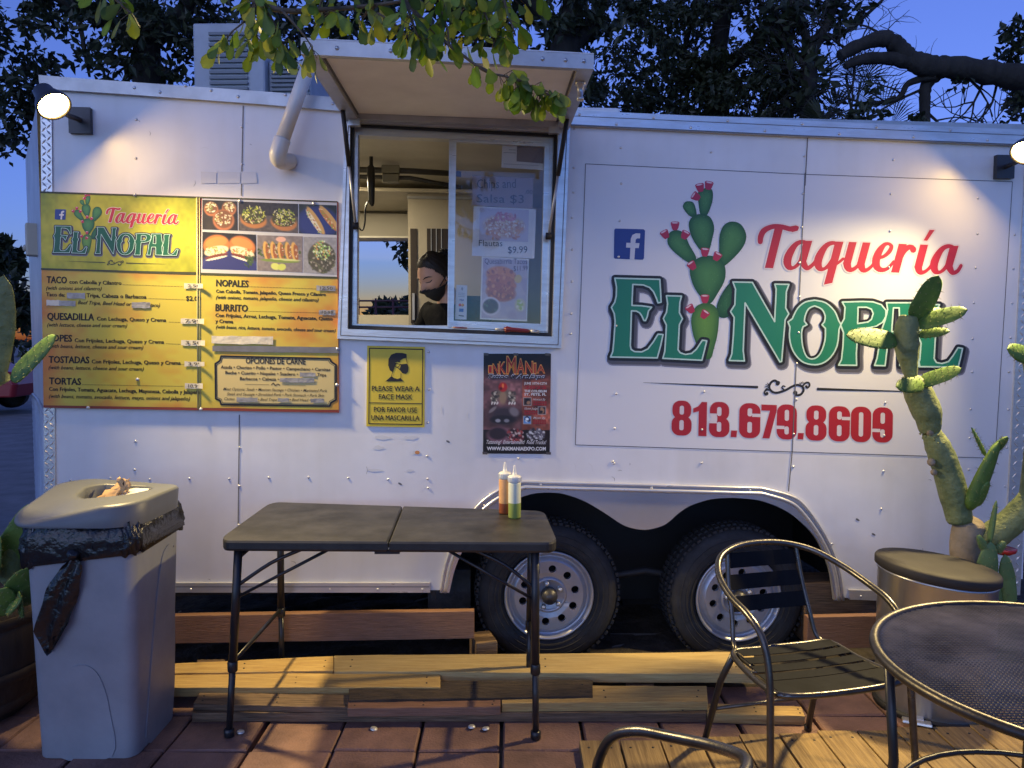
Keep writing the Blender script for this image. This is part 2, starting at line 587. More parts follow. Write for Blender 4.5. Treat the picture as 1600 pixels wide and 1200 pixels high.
M['nopal_bark'] = mat('cactus bark', (0.33, 0.26, 0.17), 0.8, 0, 0, 10, 0.6, 26, col2=(0.17, 0.14, 0.09), bdist=0.01)
M['areole'] = mat('areole', (0.20, 0.22, 0.09), 0.8)
M['barrel'] = mat('barrel stave', (0.028, 0.019, 0.014), 0.7, 0, 0.3, 6, 0.4, 12, stretch=(6, 6, 0.6))
M['skin'] = mat('skin', (0.56, 0.31, 0.20), 0.5, 0, 0.05, 20)
M['hair'] = mat('dark hair', (0.010, 0.006, 0.004), 0.55, 0, 0.5, 60, 0.5, 90, stretch=(1, 0.12, 1), bdist=0.004)
M['cloth'] = mat('black cloth', (0.006, 0.006, 0.007), 0.9, 0, 0.3, 14, 0.3, 22, bdist=0.02, spec=0.1)
M['mask'] = mat('black mask', (0.012, 0.012, 0.014), 0.7, 0, 0.2, 30)
M['jeans'] = mat('dark trousers', (0.03, 0.035, 0.05), 0.8)
M['tape'] = mat('clear tape', (0.62, 0.57, 0.45), 0.28, 0, 0.12, 20, 0.3, 30)
M['tape_grey'] = mat('grey tape', (0.34, 0.32, 0.29), 0.35, 0.2, 0.2, 20, 0.4, 40)
M['orange_sauce'] = mat('red salsa', (0.20, 0.05, 0.015), 0.4)
M['green_sauce'] = mat('green salsa', (0.20, 0.26, 0.06), 0.4)
M['bottle_o'] = mat('salsa stained plastic', (0.55, 0.30, 0.13), 0.35, 0, 0.15, 30)
M['bottle_g'] = mat('frosted plastic', (0.55, 0.58, 0.46), 0.35, 0, 0.06, 30)
M['cap'] = mat('frosted cap', (0.66, 0.66, 0.62), 0.35)
M['capmetal'] = mat('bottle cap', (0.62, 0.60, 0.55), 0.4, 0.4)
M['red'] = mat('red glaze', (0.42, 0.02, 0.015), 0.2)
M['paper'] = mat('crumpled paper', (0.72, 0.70, 0.66), 0.8, 0, 0.05, 10, 0.4, 20)
M['kraft'] = mat('brown paper', (0.52, 0.33, 0.16), 0.8, 0, 0.1, 10, 0.4, 20)
M['cable'] = mat('wire', (0.02, 0.02, 0.02), 0.6)
# ------------------------------------------------------------------ ground
def sheet(name, x0, x1, y0, y1, z, m, nx=1, ny=1, amp=0.0):
    b = MB()
    vs = []
    for j in range(ny + 1):
        for i in range(nx + 1):
            vs.append((x0 + (x1 - x0) * i / nx, y0 + (y1 - y0) * j / ny, z + random.uniform(-amp, amp)))
    fs = [(j * (nx + 1) + i, j * (nx + 1) + i + 1, (j + 1) * (nx + 1) + i + 1, (j + 1) * (nx + 1) + i) for j in range(ny) for i in range(nx)]
    b.add(vs, fs, 0, None, amp > 0)
    return tag(b.build(name, m), kind='structure')
sheet('ground', -400, 400, -200, 900, -0.045, M['asphalt'])
sheet('soil', -3.2, 4.0, 2.9, 6.2, -0.03, M['soil'], 60, 40, 0.018)
# red paving: every paver a little out of line with the next, all one floor
b = MB()
PX, PY = 0.306, 0.262
for j in range(-3, 15):
    for i in range(-14, 16):
        x = i * PX + 0.115 + random.uniform(-.004, .004); y = 1.0 + j * PY - 0.03 + random.uniform(-.004, .004)
        if y > 3.18: continue
        w, h = PX - 0.010 - random.random() * .004, PY - 0.010 - random.random() * .004
        z = random.uniform(-.004, .003)
        t = [random.uniform(-.003, .003) for _ in range(4)]
        e = 0.006
        B = [(-w/2, -h/2), (w/2, -h/2), (w/2, h/2), (-w/2, h/2)]
        I = [(-w/2+e, -h/2+e), (w/2-e, -h/2+e), (w/2-e, h/2-e), (-w/2+e, h/2-e)]
        rz = random.uniform(-.006, .006)
        def P(q, zz): return (x + q[0] - q[1]*rz, y + q[1] + q[0]*rz, zz)
        vs = [P(q, -.05) for q in B] + [P(q, z + t[k] - .006) for k, q in enumerate(B)] + [P(q, z + t[k]) for k, q in enumerate(I)]
        fs = [(8, 9, 10, 11)]
        for k in range(4):
            k2 = (k + 1) % 4
            fs += [(k, k2, 4 + k2, 4 + k), (4 + k, 4 + k2, 8 + k2, 8 + k)]
        b.add(vs, fs)
tag(b.build('paving', M['brick']), kind='structure')
# wooden deck boards at the right under the mesh table
b = MB()
for i in range(24):
    x0 = 0.245 + i * 0.149
    yb = 2.685 + 0.012 * i + random.uniform(-.012, .008)
    z = 0.030 + random.uniform(-.002, .002)
    b.hexa([(x0, 0.2, -.01), (x0 + .142, 0.2, -.01), (x0, yb, -.01), (x0 + .142, yb, -.01),
            (x0, 0.2, z), (x0 + .142, 0.2, z), (x0, yb, z), (x0 + .142, yb, z)])
    for yy in (yb - .05, yb - .50):
        for dx in (.03, .11):
            b.lathe([(.0052, .0), (.0052, .0018), (.0, .0020)], (x0 + dx, yy, z), (0, 0, 1), 8, mat=1)
tag(b.build('deck', [M['deck'], M['black']], bevel=0.003), kind='structure')

# ------------------------------------------------------------------ the food trailer
T_S0, T_S1 = wsz(67, 450)[0], wsz(1612, 600)[0]
Z_TOP = wsz(800, 168)[1]
Z_BOT = wsz(800, 928)[1]
T_DEEP = 2.1
trailer = thing('food_trailer', 'long white food trailer with open serving hatch and two wheels', 'trailer', wp(0, 0, -1.0), WALL_A)
ARCH_OUT = [(687, 990), (690, 925), (697, 880), (715, 836), (745, 792), (779, 766), (817, 752), (1191, 762), (1235, 775), (1258, 791), (1289, 836), (1310, 887), (1317, 936), (1319, 990)]
def scale_px(path): return path
W_OUT = [(540, 178), (891, 193), (877, 544), (527, 529)]
W_IN = [(547, 191), (872, 207), (863, 526), (543, 514)]
def wx(off):
    return lambda x, y: wall(x, y, off)
# side skin with window hole and wheel opening, plus panel joints, screws and scuffs
b = MB()
outline = [(64, 128), (540, 165), (892, 190), (1250, 212), (1640, 226), (1602, 600), (1566, 944), (1317, 934), (690, 922), (72, 922), (69, 500)]
arch_cut = [(ARCH_OUT[0][0], 1000)] + ARCH_OUT[1:-1] + [(ARCH_OUT[-1][0], 1000)]
b.reg(region([outline], [W_OUT, arch_cut]), wx(0), 0)
def strip(mb, pts, w, off, m):
    mb.reg(region(stroke(pts, w, flat=True)), wx(off), m)
for pts in ([(380, 165), (377, 306)], [(374, 648), (371, 912)], [(1262, 212), (1258, 290)], [(1238, 704), (1232, 768)], [(1258, 270), (1238, 706)]):
    strip(b, pts, 0.8, 0.0022, 1)
def rivet(mb, x, y, r=0.0066, off=0.0, m=2):
    p = wall(x, y, off)
    mb.lathe([(r, 0), (r * .85, r * .35), (r * .45, r * .6), (0.0001, r * .66)], p, WN, 8, m)
def vcol(x_top, x_bot, ys, j=1.5):
    for y in ys:
        t = (y - 200) / 700
        rivet(b, x_top + (x_bot - x_top) * t + random.uniform(-j, j), y + random.uniform(-j, j))
vcol(214, 212, [187, 246])
vcol(378, 375, [197, 256])
vcol(378, 372, [700, 760, 820, 880])
vcol(673, 667, [549, 607, 661, 712, 762])
vcol(813, 808, [716, 768])
vcol(897, 886, [200, 262, 300, 340, 390, 440, 490, 520])
vcol(972, 954, [232, 287, 345, 402, 508, 616, 670, 720, 725])
vcol(1113, 1088, [237])
vcol(1112, 1090, [612, 672, 722])
vcol(1257, 1234, [245, 301, 355, 412, 465, 519, 567, 624, 678, 730])
vcol(1396, 1374, [249, 304, 361, 418, 630, 681, 735, 795])
vcol(1533, 1507, [310, 365, 420, 473, 530, 580, 640, 685, 735, 795, 850])
vcol(1594, 1563, [368, 420, 473, 528, 580, 640, 700, 760])
vcol(214, 210, [690, 735])
for k in range(10):
    rivet(b, 110 + k * 62, 748 + random.uniform(-3, 3), 0.006)
# scratches
rsx = random.Random(17)
for k in range(46):
    x, y = rsx.choice(((rsx.uniform(280, 880), rsx.uniform(670, 780)), (rsx.uniform(100, 660), rsx.uniform(800, 905)), (rsx.uniform(885, 1540), rsx.uniform(720, 752)), (rsx.uniform(110, 520), rsx.uniform(180, 290)), (rsx.uniform(1330, 1550), rsx.uniform(780, 915))))
    a = rsx.uniform(-.5, 1.6); L_ = rsx.uniform(3, 14)
    if 560 < x < 670 and y < 672 or 750 < x < 865 and y < 715: continue
    b.reg(region(stroke([(x, y), (x + math.cos(a) * L_ * .6, y + math.sin(a) * L_ * .5), (x + math.cos(a + .3) * L_, y + math.sin(a + .3) * L_)], [.12, .32, .1], n=5)), wx(0.0011), 3 if rsx.random() < .6 else 1)
# small dents and old sticker scraps
for (x, y, w, h) in ((600, 684, 22, 5), (640, 684, 16, 4), (592, 700, 12, 5), (650, 708, 9, 5), (588, 735, 18, 3), (640, 735, 8, 3), (690, 640, 1.2, 9), (730, 648, 1, 7)):
    pts = [(x + math.cos(a) * w * random.uniform(.5, 1), y + math.sin(a) * h * random.uniform(.4, 1)) for a in [i * 6.283 / 11 for i in range(11)]]
    b.reg(region([pts]), wx(0.0012), 3)
b.reg(region([disc(652, 707, 4, 7, 3)]), wx(0.002), 4)
for (x, y) in ((625, 756), (1340, 812), (1365, 835), (700, 690)):
    b.reg(region([disc(x, y, 3.5, 7, 1.6, rot=.5)]), wx(0.0012), 1)
b.build('side_wall', [M['paint'], M['seam'], M['alu'], mat('sticker residue', (0.64, 0.64, 0.63), .6), mat('orange scrap', (.6, .25, .08), .6)], trailer)
# rest of the box
b = MB()
zt = Z_TOP - 0.06
def wbox(mb, s0, s1, o0, o1, z0, z1, m=0):
    mb.hexa([wp(s0, z0, o1), wp(s1, z0, o1), wp(s0, z0, o0), wp(s1, z0, o0), wp(s0, z1, o1), wp(s1, z1, o1), wp(s0, z1, o0), wp(s1, z1, o0)], m)
wbox(b, T_S0, T_S1, -T_DEEP, -0.02, zt, zt + .05)
b.build('roof', M['alu_dull'], trailer)
b = MB()
wbox(b, T_S1 - .03, T_S1, -T_DEEP, -0.01, Z_BOT, zt)
b.build('rear_wall', M['paint'], trailer)
# back wall with its own hatch hole
def wfn(off):
    return lambda s, z: wp(s, z, off)
q = [wall(x, y, -T_DEEP + .05) - V((0, WALL_D, 0)) for x, y in ((545, 376), (690, 376), (690, 492), (545, 492))]
hole = [(p.dot(WU), p.z) for p in q]
b = MB()
b.reg(region([[(T_S0, Z_BOT), (T_S1, Z_BOT), (T_S1, zt), (T_S0, zt)]], [hole]), wfn(-T_DEEP + .05), 0, thick=-WN * -0.05)
b.build('far_wall', M['paint_in'], trailer)
b = MB()
wbox(b, T_S0, T_S1, -T_DEEP, -.64, Z_BOT + .02, Z_BOT + .12)
wbox(b, T_S0, wsz(684, 900)[0] - .04, -.639, -.04, Z_BOT + .02, Z_BOT + .12)
wbox(b, wsz(1322, 900)[0] + .04, T_S1, -.639, -.04, Z_BOT + .02, Z_BOT + .12)
for s in np.linspace(T_S0 + .2, T_S1 - .2, 9):
    wbox(b, s - .03, s + .03, -T_DEEP, -.66, Z_BOT - .06, Z_BOT + .019)
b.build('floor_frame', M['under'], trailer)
# pointed nose with ribbed stone guard
b = MB()
apx = (T_S0 - .60, -1.05)
for z0, z1, m in ((Z_BOT + .02, wsz(67, 640)[1], 1), (wsz(67, 640)[1], zt + .02, 0)):
    b.add([wp(T_S0, z0, 0), wp(apx[0], z0, apx[1]), wp(apx[0], z1, apx[1]), wp(T_S0, z1, 0)], [(0, 1, 2, 3)], m)
    b.add([wp(T_S0, z0, -T_DEEP), wp(apx[0], z0, apx[1]), wp(apx[0], z1, apx[1]), wp(T_S0, z1, -T_DEEP)], [(0, 1, 2, 3)], m)
b.add([wp(T_S0, zt + .02, 0), wp(apx[0], zt + .02, apx[1]), wp(T_S0, zt + .02, -T_DEEP)], [(0, 1, 2)], 0)
# slanted ribs
zg0, zg1 = Z_BOT + .03, wsz(67, 640)[1]
dn = (wp(apx[0], 0, apx[1]) - wp(T_S0, 0, 0)); Ln = dn.length; dn.normalize(); nn = V((dn.y, -dn.x, 0))
if nn.y > 0: nn = -nn
for k in range(34):
    z = zg0 + k * .034 - .3
    pts = []
    for t in (0.02, 0.5, 0.98):
        zz = z + t * .42
        pts.append((t, zz))
    pp = [wp(T_S0, 0, 0) + dn * Ln * t + nn * .004 + V((0, 0, min(max(zz, zg0), zg1))) for t, zz in pts]
    if pts[0][1] < zg1 and pts[-1][1] > zg0:
        b.tube(pp, .009, 6, mat=1)
b.build('nose_wall', [mat('nose paint', (.40, .42, .46), .4, 0, .12, 4), M['alu_dull']], trailer)
b = MB()
p = wp(T_S0, 0, 0) + dn * .34 + nn * .02
p.z = wsz(60, 362)[1]
b.box(p, (.07, .05, .15), Matrix.Rotation(math.atan2(dn.y, dn.x), 3, 'Z'))
b.lathe([(.014, 0), (.014, .012), (.0, .013)], p + nn * .025 + V((0, 0, -.04)), nn, 12)
b.build('outlet_box', mat('beige plastic', (.50, .44, .33), .5), trailer, bevel=.006)

# trims
def band(mb, poly, off, th, m=0):
    mb.reg(region([poly]), wx(off), m, thick=WN * th)
b = MB()
band(b, [(60, 117), (135, 123), (400, 142), (541, 153), (541, 174), (400, 162), (209, 148), (62, 138)], .022, .022)
for x, y in ((210, 137), (290, 134), (372, 151), (446, 148), (520, 162), (250, 144), (330, 141)):
    rivet(b, x, y, .0075, .022, 1)
b.build('roof_trim', [M['alu_dull'], M['alu']], trailer)
b = MB()
band(b, [(890, 172), (1250, 188), (1640, 204), (1640, 229), (1250, 213), (890, 196)], .022, .022)
strip(b, [(892, 195), (1250, 212), (1640, 228)], 1.0, .0235, 2)
strip(b, [(892, 181), (1250, 197), (1640, 213)], .5, .0232, 2)
for k in range(13):
    x = 905 + k * 58
    rivet(b, x, 172 + (x - 890) * .0427 + (6 if k % 2 == 0 else 19), .0075, .022, 1)
b.build('roof_trim', [M['alu'], M['alu'], M['seam']], trailer)
b = MB()
band(b, [(84, 911), (672, 911), (672, 926), (84, 926)], .012, .02)
strip(b, [(86, 917), (671, 917)], .6, .0128, 2)
for x in (150, 298, 400, 515, 590, 660): rivet(b, x, 921, .006, .012, 1)
b.build('sill_trim', [M['alu'], M['alu'], M['seam']], trailer)
b = MB()
band(b, [(1327, 922), (1566, 929), (1565, 945), (1328, 937)], .012, .02)
for x in (1345, 1420, 1500): rivet(b, x, 932, .006, .012, 1)
b.build('sill_trim', [M['alu'], M['alu']], trailer)
# diamond plate corner strips
def diamond(x0, y0, x1, y1, w):
    b = MB()
    band(b, [(x0, y0), (x0 + w, y0), (x1 + w, y1), (x1, y1)], .008, .012)
    n = int((y1 - y0) / 9.5)
    for k in range(n):
        t = (k + .5) / n
        for c in (0, 1):
            cx = x0 + (x1 - x0) * t + w * (.28 + .46 * c); cy = y0 + (y1 - y0) * t + 4.5 * c
            p = wall(cx, cy, .008)
            a = 0.85 if (k + c) % 2 else -0.85
            d1 = WU * math.cos(a) + V((0, 0, math.sin(a))); d2 = WU * -math.sin(a) + V((0, 0, math.cos(a)))
            b.add([p + d1 * .016, p + d2 * .0045, p - d1 * .016, p - d2 * .0045, p + WN * .003 + d1 * .006, p + WN * .003 - d1 * .006],
                  [(0, 1, 4), (1, 2, 5, 4), (2, 3, 5), (3, 0, 4, 5)])
    return b.build('corner_strip', M['alu'], trailer)
diamond(63, 150, 71, 912, 17)
diamond(1604, 229, 1568, 930, 26)

# wheel arch: bright trim with the wavy skirt between the wheels
ARCH_IN = [(702, 926), (712, 886), (729, 850), (757, 814), (792, 788), (830, 772), (868, 770), (892, 775), (915, 784), (936, 796), (953, 807), (968, 817), (983, 824), (1008, 828), (1034, 822), (1048, 813), (1059, 803), (1075, 792), (1093, 785), (1112, 780), (1136, 778), (1165, 779), (1191, 783), (1222, 795), (1246, 811), (1276, 842), (1296, 888), (1304, 938)]
ai = cat(ARCH_IN, 4)
ao = cat([(689, 926), (697, 880), (715, 836), (745, 792), (779, 766), (817, 753)], 4) + cat([(1191, 763), (1235, 775), (1258, 791), (1289, 836), (1310, 887), (1318, 938)], 4)
b = MB()
band(b, ao + ai[::-1], .012, .02, 0)
ridge = cat([(695, 926), (704, 882), (721, 842), (750, 801), (784, 775), (820, 761)], 4) + cat([(1190, 771), (1230, 783), (1252, 799), (1282, 840), (1303, 888), (1311, 938)], 4)
b.tube([wall(x, y, .014) for x, y in ridge], .009, 8, mat=1)
b.tube([wall(x, y, .012) for x, y in ao], .006, 8, mat=1)
for x, y in ((845, 757), (1018, 762), (1172, 766), (700, 900), (1300, 850), (757, 790)):
    rivet(b, x, y, .007, .014, 1)
b.build('wheel_arch', [M['polish'], M['alu']], trailer)
b = MB()
sA, sB = wsz(684, 900)[0], wsz(1322, 900)[0]
zA = wsz(1000, 750)[1]
wbox(b, sA - .02, sB + .02, -.62, -.60, Z_BOT - .25, zA)
wbox(b, sA - .02, sB + .02, -.62, -.012, zA - .012, zA + .01)
wbox(b, sA - .03, sA - .01, -.62, -.012, Z_BOT - .02, zA)
wbox(b, sB + .01, sB + .03, -.62, -.012, Z_BOT - .02, zA)
# axles and springs
for x in (858, 1153):
    c = wall(x, 932, -.06)
    b.tube([c - WN * .10, c - WN * 1.6], .045, 12)
c0, c1 = wall(858, 905, -.22), wall(1153, 908, -.22)
b.tube([c0 + WU * -.3, c0 + V((0, 0, -.03)), (c0 + c1) / 2 + V((0, 0, .05)), c1 + V((0, 0, -.03)), c1 + WU * .3], .022, 8)
b.build('wheel_well', M['black'], trailer)

# wheels
def wheel(px, py):
    c = wall(px, py, -.055)
    tyre = MB()
    R0 = .345
    prof = [(.205, -.19), (.30, -.195), (.335, -.18), (.345, -.15), (.345, -.05), (.338, -.02), (.322, .004), (.30, .013), (.27, .016), (.24, .012), (.222, .004), (.212, -.01), (.207, -.03)]
    tyre.lathe(prof, c, WN, 64)
    # raised rings on the side wall and tread blocks
    for r in (.292, .262, .236):
        tyre.tube([c + WN * (.0155 if r < .28 else .0135) + (WU * math.cos(a) + V((0, 0, math.sin(a)))) * r for a in [i * 6.2832 / 64 for i in range(64)]], .0022, 5, True)
    for k in range(72):
        a = k * 6.2832 / 72
        e = WU * math.cos(a) + V((0, 0, math.sin(a))); t = WU * -math.sin(a) + V((0, 0, math.cos(a)))
        for (o, w) in ((-.018, .028), (-.07, .04), (-.125, .04)):
            rr = .3425 if o > -.03 else .347
            tyre.box(c + e * rr + WN * (o + (.0 if k % 2 else -.008)), (.012, .019, w), Matrix((e, t, WN)).transposed())
    w = MB()
    w.lathe([(.205, -.18), (.206, -.02), (.214, .006), (.216, .012), (.211, .016), (.204, .012), (.198, -.006), (.190, -.016), (.183, -.012), (.176, .0), (.165, .006)], c, WN, 64, smooth=True)
    holes = [disc(.128 * math.cos(a), .128 * math.sin(a), .0185, 14) for a in [(k + .3) * 6.2832 / 10 for k in range(10)]]
    face = region([disc(0, 0, .1652, 64)], holes + [disc(0, 0, .036, 24)])
    def fz(x, y):
        r = math.hypot(x, y)
        d = .006 - max(0, (.165 - r)) * .05 - (.012 if r < .085 else 0)
        return c + WU * x + V((0, 0, y)) + WN * d
    w.reg(face, fz, 0)
    for h in holes:
        n = len(h)
        vs = [fz(*p) for p in h] + [fz(*p) - WN * .02 for p in h]
        w.add(vs, [(i, (i + 1) % n, n + (i + 1) % n, n + i) for i in range(n)], 0)
    w.lathe([(.088, -.004), (.084, .006), (.075, .008), (.070, .004)], c, WN, 40)
    rimo = MB()
    W = [w, tyre]
    hub = MB()
    hub.lathe([(.165, -.06), (.165, -.055), (.0, -.055)], c, WN, 24, mat=1)
    hub.lathe([(.038, -.03), (.038, .03), (.034, .042), (.024, .045), (.022, .05), (.0, .051)], c, WN, 24)
    for k in range(5):
        a = k * 6.2832 / 5 + .5
        p = c + (WU * math.cos(a) + V((0, 0, math.sin(a)))) * .060
        hub.lathe([(.012, -.01), (.012, .018), (.008, .022), (.0, .023)], p, WN, 6, mat=2)
    root = MB().merge(tyre).build('wheel', M['rubber'], trailer)
    TM[root] = TM[trailer]
    w.build('rim', M['rim'], root)
    hub.build('hub', [M['hubc'], M['black'], M['alu']], root)
    # maker's stickers on the rim
    st = MB()
    st.reg(region([[(-.10, -.045), (-.075, -.045), (-.075, -.03), (-.10, -.03)]]), lambda x, y: c + WU * (x + .17) + V((0, 0, y - .01)) + WN * .009)
    st.build('sticker', M['paper'], root)
wheel(857.6, 929.6)
wheel(1153, 934)

# window flange, gasket, sliding sashes
b = MB()
b.reg(region([W_OUT], [W_IN]), wx(.030), 0, thick=WN * .03)
def inset(q, d):
    cx = sum(p[0] for p in q) / 4; cy = sum(p[1] for p in q) / 4
    return [(p[0] + (d if p[0] < cx else -d), p[1] + (d if p[1] < cy else -d)) for p in q]
ring = inset(W_OUT, 5)
for k in range(4):
    strip(b, [ring[k], ring[(k + 1) % 4]], .7, .0306, 1)
b.build('window_frame', [M['alu'], M['seam']], trailer)
b = MB()
b.reg(region([W_IN], [inset(W_IN, 6)]), wx(.006), 0, thick=WN * .05)
b.build('gasket', M['black'], trailer)
b = MB()
FR = [(553, 197), (866, 213), (858, 522), (549, 510)]
LO = [(560, 211), (702, 217), (699, 510), (558, 506)]
RO = [(704, 217), (860, 223), (855, 519), (701, 512)]
b.reg(region([FR], [LO, RO]), wx(-.012), 0, thick=WN * .06)
for k in ((LO[0], LO[3]), (FR[3], FR[2])):
    strip(b, list(k), .6, -.0115, 1)
b.build('window_frame', [M['alu'], M['seam']], trailer)
SO = [(702, 214), (861, 222), (856, 518), (699, 511)]
GL = [(713, 222), (851, 229), (845, 506), (709, 501)]
b = MB()
b.reg(region([SO], [GL]), wx(-.020), 0, thick=WN * .025)
sash = b.build('sliding_sash', M['alu'], trailer)
b = MB()
b.reg(region([GL]), wx(-.032), 0)
b.build('pane', M['glass'], sash)

# serving hatch, lifted level
HL, HR = wall(541, 182, .03), wall(889, 195, .03)
NL, NRr = wall(470, 74, .80), wall(928, 98, .80)
def hat(u, v, w):
    p = (HL * (1 - u) + HR * u) * (1 - v) + (NL * (1 - u) + NRr * u) * v
    return p + V((0, 0, w))
b = MB()
def hbar(mb, u0, u1, v0, v1, w0, w1, m=0):
    mb.hexa([hat(u0, v1, w0), hat(u1, v1, w0), hat(u0, v0, w0), hat(u1, v0, w0), hat(u0, v1, w1), hat(u1, v1, w1), hat(u0, v0, w1), hat(u1, v0, w1)], m)
hbar(b, 0, 1, .965, 1, -.022, .028)
hbar(b, 0, 1, 0, .05, -.02, .028)
hbar(b, 0, .055, .051, .964, -.020, .027)
hbar(b, .945, 1, .051, .964, -.020, .027)
for u in (.12, .3, .55, .70, .82, .90, .965):
    p = hat(u, 1.0, .004)
    b.lathe([(.008, 0), (.007, .004), (.0, .005)], p, WN, 8, 1)
# latch pin on the right bar
p = hat(.972, .80, -.02)
b.lathe([(.02, 0), (.02, .008), (.012, .012), (.010, .05), (.013, .052), (.013, .065), (.0, .066)], p, V((0, 0, -1)), 14, 1)
hatch = b.build('serving_hatch', [M['alu_dull'], M['alu']], trailer)
b = MB()
hbar(b, .056, .944, .052, .963, .004, .014)
b.build('hatch_liner', M['hatch_in'], hatch)
b = MB()
hbar(b, .0, 1, 0, 1, .029, .033)
b.build('hatch_skin', M['paint'], hatch)
for u in (.056, .938):
    b = MB(); hbar(b, u, u + .006, .052, .963, -.002, .0035)
    b.build('weather_strip', M['seam'], hatch)
def strut(ax, ay, u, v):
    b = MB()
    a = wall(ax, ay, .03); c = hat(u, v, -.01)
    m = a.lerp(c, .52)
    b.tube([a, m], .006, 8, mat=1)
    b.tube([m, c], .010, 10, mat=0)
    b.lathe([(.016, -.012), (.016, .012), (.0, .013)], a, WU, 12, 0)
    b.build('gas_strut', [M['black'], M['alu_dull']], hatch)
strut(556, 353, .015, .20)
strut(857, 369, .975, .20)
for u in (.04, .93):
    b = MB()
    b.box(hat(u, .03, -.03), (.05, .03, .035))
    b.build('hinge', M['alu'], hatch)

# ------------------------------------------------------------------ inside the trailer
b = MB()
zc = zt - .02
wbox(b, T_S0 + .05, T_S1 - .05, -T_DEEP + .08, -.03, zc - .01, zc)
# sloping hood over the far hatch, stepped with bright lips
p0, p1 = wsz(480, 300)[0], wsz(720, 300)[0]
def wq(x, y, off): return wall(x, y, off)
def slab(mb, pts, th, m=0):
    n = len(pts)
    mb.add(pts + [p + th for p in pts], [tuple(range(n)), tuple(range(n, 2 * n))[::-1]] + [(i, (i + 1) % n, n + (i + 1) % n, n + i) for i in range(n)], m)
slab(b, [wq(470, 296, -1.2), wq(760, 302, -1.2), wq(760, 330, -1.95), wq(470, 330, -1.95)], V((0, 0, .02)))
slab(b, [wq(470, 332, -1.93), wq(760, 336, -1.93), wq(760, 370, -1.98), wq(470, 370, -1.98)], -WN * .02, 1)
slab(b, [wq(470, 371, -1.80), wq(760, 372, -1.80), wq(760, 376, -1.95), wq(470, 376, -1.95)], V((0, 0, .012)), 1)
b.build('inner_ceiling', [M['paint_in'], mat('pale inner panel', (.74, .70, .60), .4)], trailer)
b = MB()
s0 = wsz(700, 400)[0]
def pbox(mb, xa, ya, xb, yb, off, deep, m=0):
    A, B = wall(xa, ya, off), wall(xb, yb, off)
    sa, sb = (A - V((0, WALL_D, 0))).dot(WU), (B - V((0, WALL_D, 0))).dot(WU)
    wbox(mb, sa, sb, off - deep, off, B.z, A.z, m)
pbox(b, 637, 296, 760, 640, -1.25, .6)
pbox(b, 636, 306, 762, 312, -1.24, .02, 1)
pbox(b, 641, 357, 652, 505, -1.245, .004, 2)
pbox(b, 667, 357, 701, 420, -1.245, .004, 2)
for x in (673, 681, 689):
    pbox(b, x, 357, x + 1.6, 420, -1.242, .004, 1)
pbox(b, 644, 458, 648, 500, -1.235, .02, 1)
b.build('tall_cabinet', [mat('beige enamel', (.36, .32, .25), .4, 0, .06, 5), M['alu_dull'], mat('slot', (.03, .022, .018), .5)], trailer)
b = MB()
pbox(b, 640, 215, 702, 262, -1.6, .3)
b.build('vent_hood', mat('dark hood', (.10, .085, .07), .35, .5), trailer)
b = MB()
pbox(b, 430, 508, 980, 514, -.06, .42)
b.build('counter', M['alu_dull'], trailer)
# conduit with junction box
b = MB()
for y, r in ((266, .016), (277, .012)):
    b.tube([wq(520, y - 2, -.75), wq(600, y, -.75), wq(640, y + 1, -.75), wq(720, y + 6 if y < 270 else y + 16, -.8)], r, 8)
b.tube([wq(520, 268, -.75), wq(560, 268, -.74)], .022, 8)
b.build('conduit', mat('grey conduit', (.09, .085, .075), .45, .3), trailer)
b = MB()
pbox(b, 596, 257, 624, 270, -.70, .06); pbox(b, 597, 271, 623, 284, -.70, .06)
b.build('junction_box', mat('junction grey', (.30, .28, .20), .5, .2), trailer, bevel=.004)
b = MB()
b.tube([wq(580, 216, -.6), wq(580, 258, -.6), wq(579.5, 262, -.6), wq(580, 290, -.6), wq(581, 318, -.6), wq(582, 322, -.6)], [.010, .010, .022, .020, .014, .006], 12)
b.tube(vcat([wq(582, 320, -.6), wq(576, 314, -.6), wq(571, 326, -.6), wq(570, 348, -.6), wq(566, 360, -.6), wq(559, 354, -.6)], 4), .0045, 6)
b.build('hose', mat('black hose', (.02, .018, .016), .35), trailer)
# ceiling lamp inside
pl = wall(488, 250, -.95); pl.z = zc - .03
b = MB()
b.lathe([(.10, .018), (.105, .0), (.10, -.012), (.085, -.018), (.0, -.02)], pl, (0, 0, 1), 24)
b.build('ceiling_lamp', emit('lit ceiling lamp', (1, .80, .48), 2), trailer)
for s_ in (0.0,):
    ld = bpy.data.lights.new('ceiling lamp light', 'AREA'); ld.shape = 'DISK'; ld.size = .2
    ld.energy = INSIDE_POWER; ld.color = (1, .86, .60)
    lo = bpy.data.objects.new('ceiling lamp light', ld); COL.objects.link(lo); lo.location = pl + V((0, 0, -.03))

# roof unit
ac = thing('rooftop_air_conditioner', 'grey louvred air conditioner on the trailer roof behind the leaves', 'air conditioner', (wall(388, 100, -.75).x, wall(388, 100, -.75).y, zt + .05), WALL_A + R(-6))
ACT = wall(350, 36, -.75).z - zt - .05
b = MB()
A = TM[ac]
def acp(x, y, z): return A @ V((x, y, z))
def acbox(mb, x0, x1, y0, y1, z0, z1, m=0):
    mb.hexa([acp(x0, y0, z0), acp(x1, y0, z0), acp(x0, y1, z0), acp(x1, y1, z0), acp(x0, y0, z1), acp(x1, y0, z1), acp(x0, y1, z1), acp(x1, y1, z1)], m)
k = (wall(413, 100, -.6) - wall(293, 100, -.6)).length
acbox(b, -k * .75, k * .25, -.02, .5, -.02, ACT)
acbox(b, k * .251, k * .85, .03, .5, -.02, ACT * .72)
b.build('housing', M['ac'], ac, bevel=.012)
GM = mat('louvre shade', (.20, .21, .22), .5)
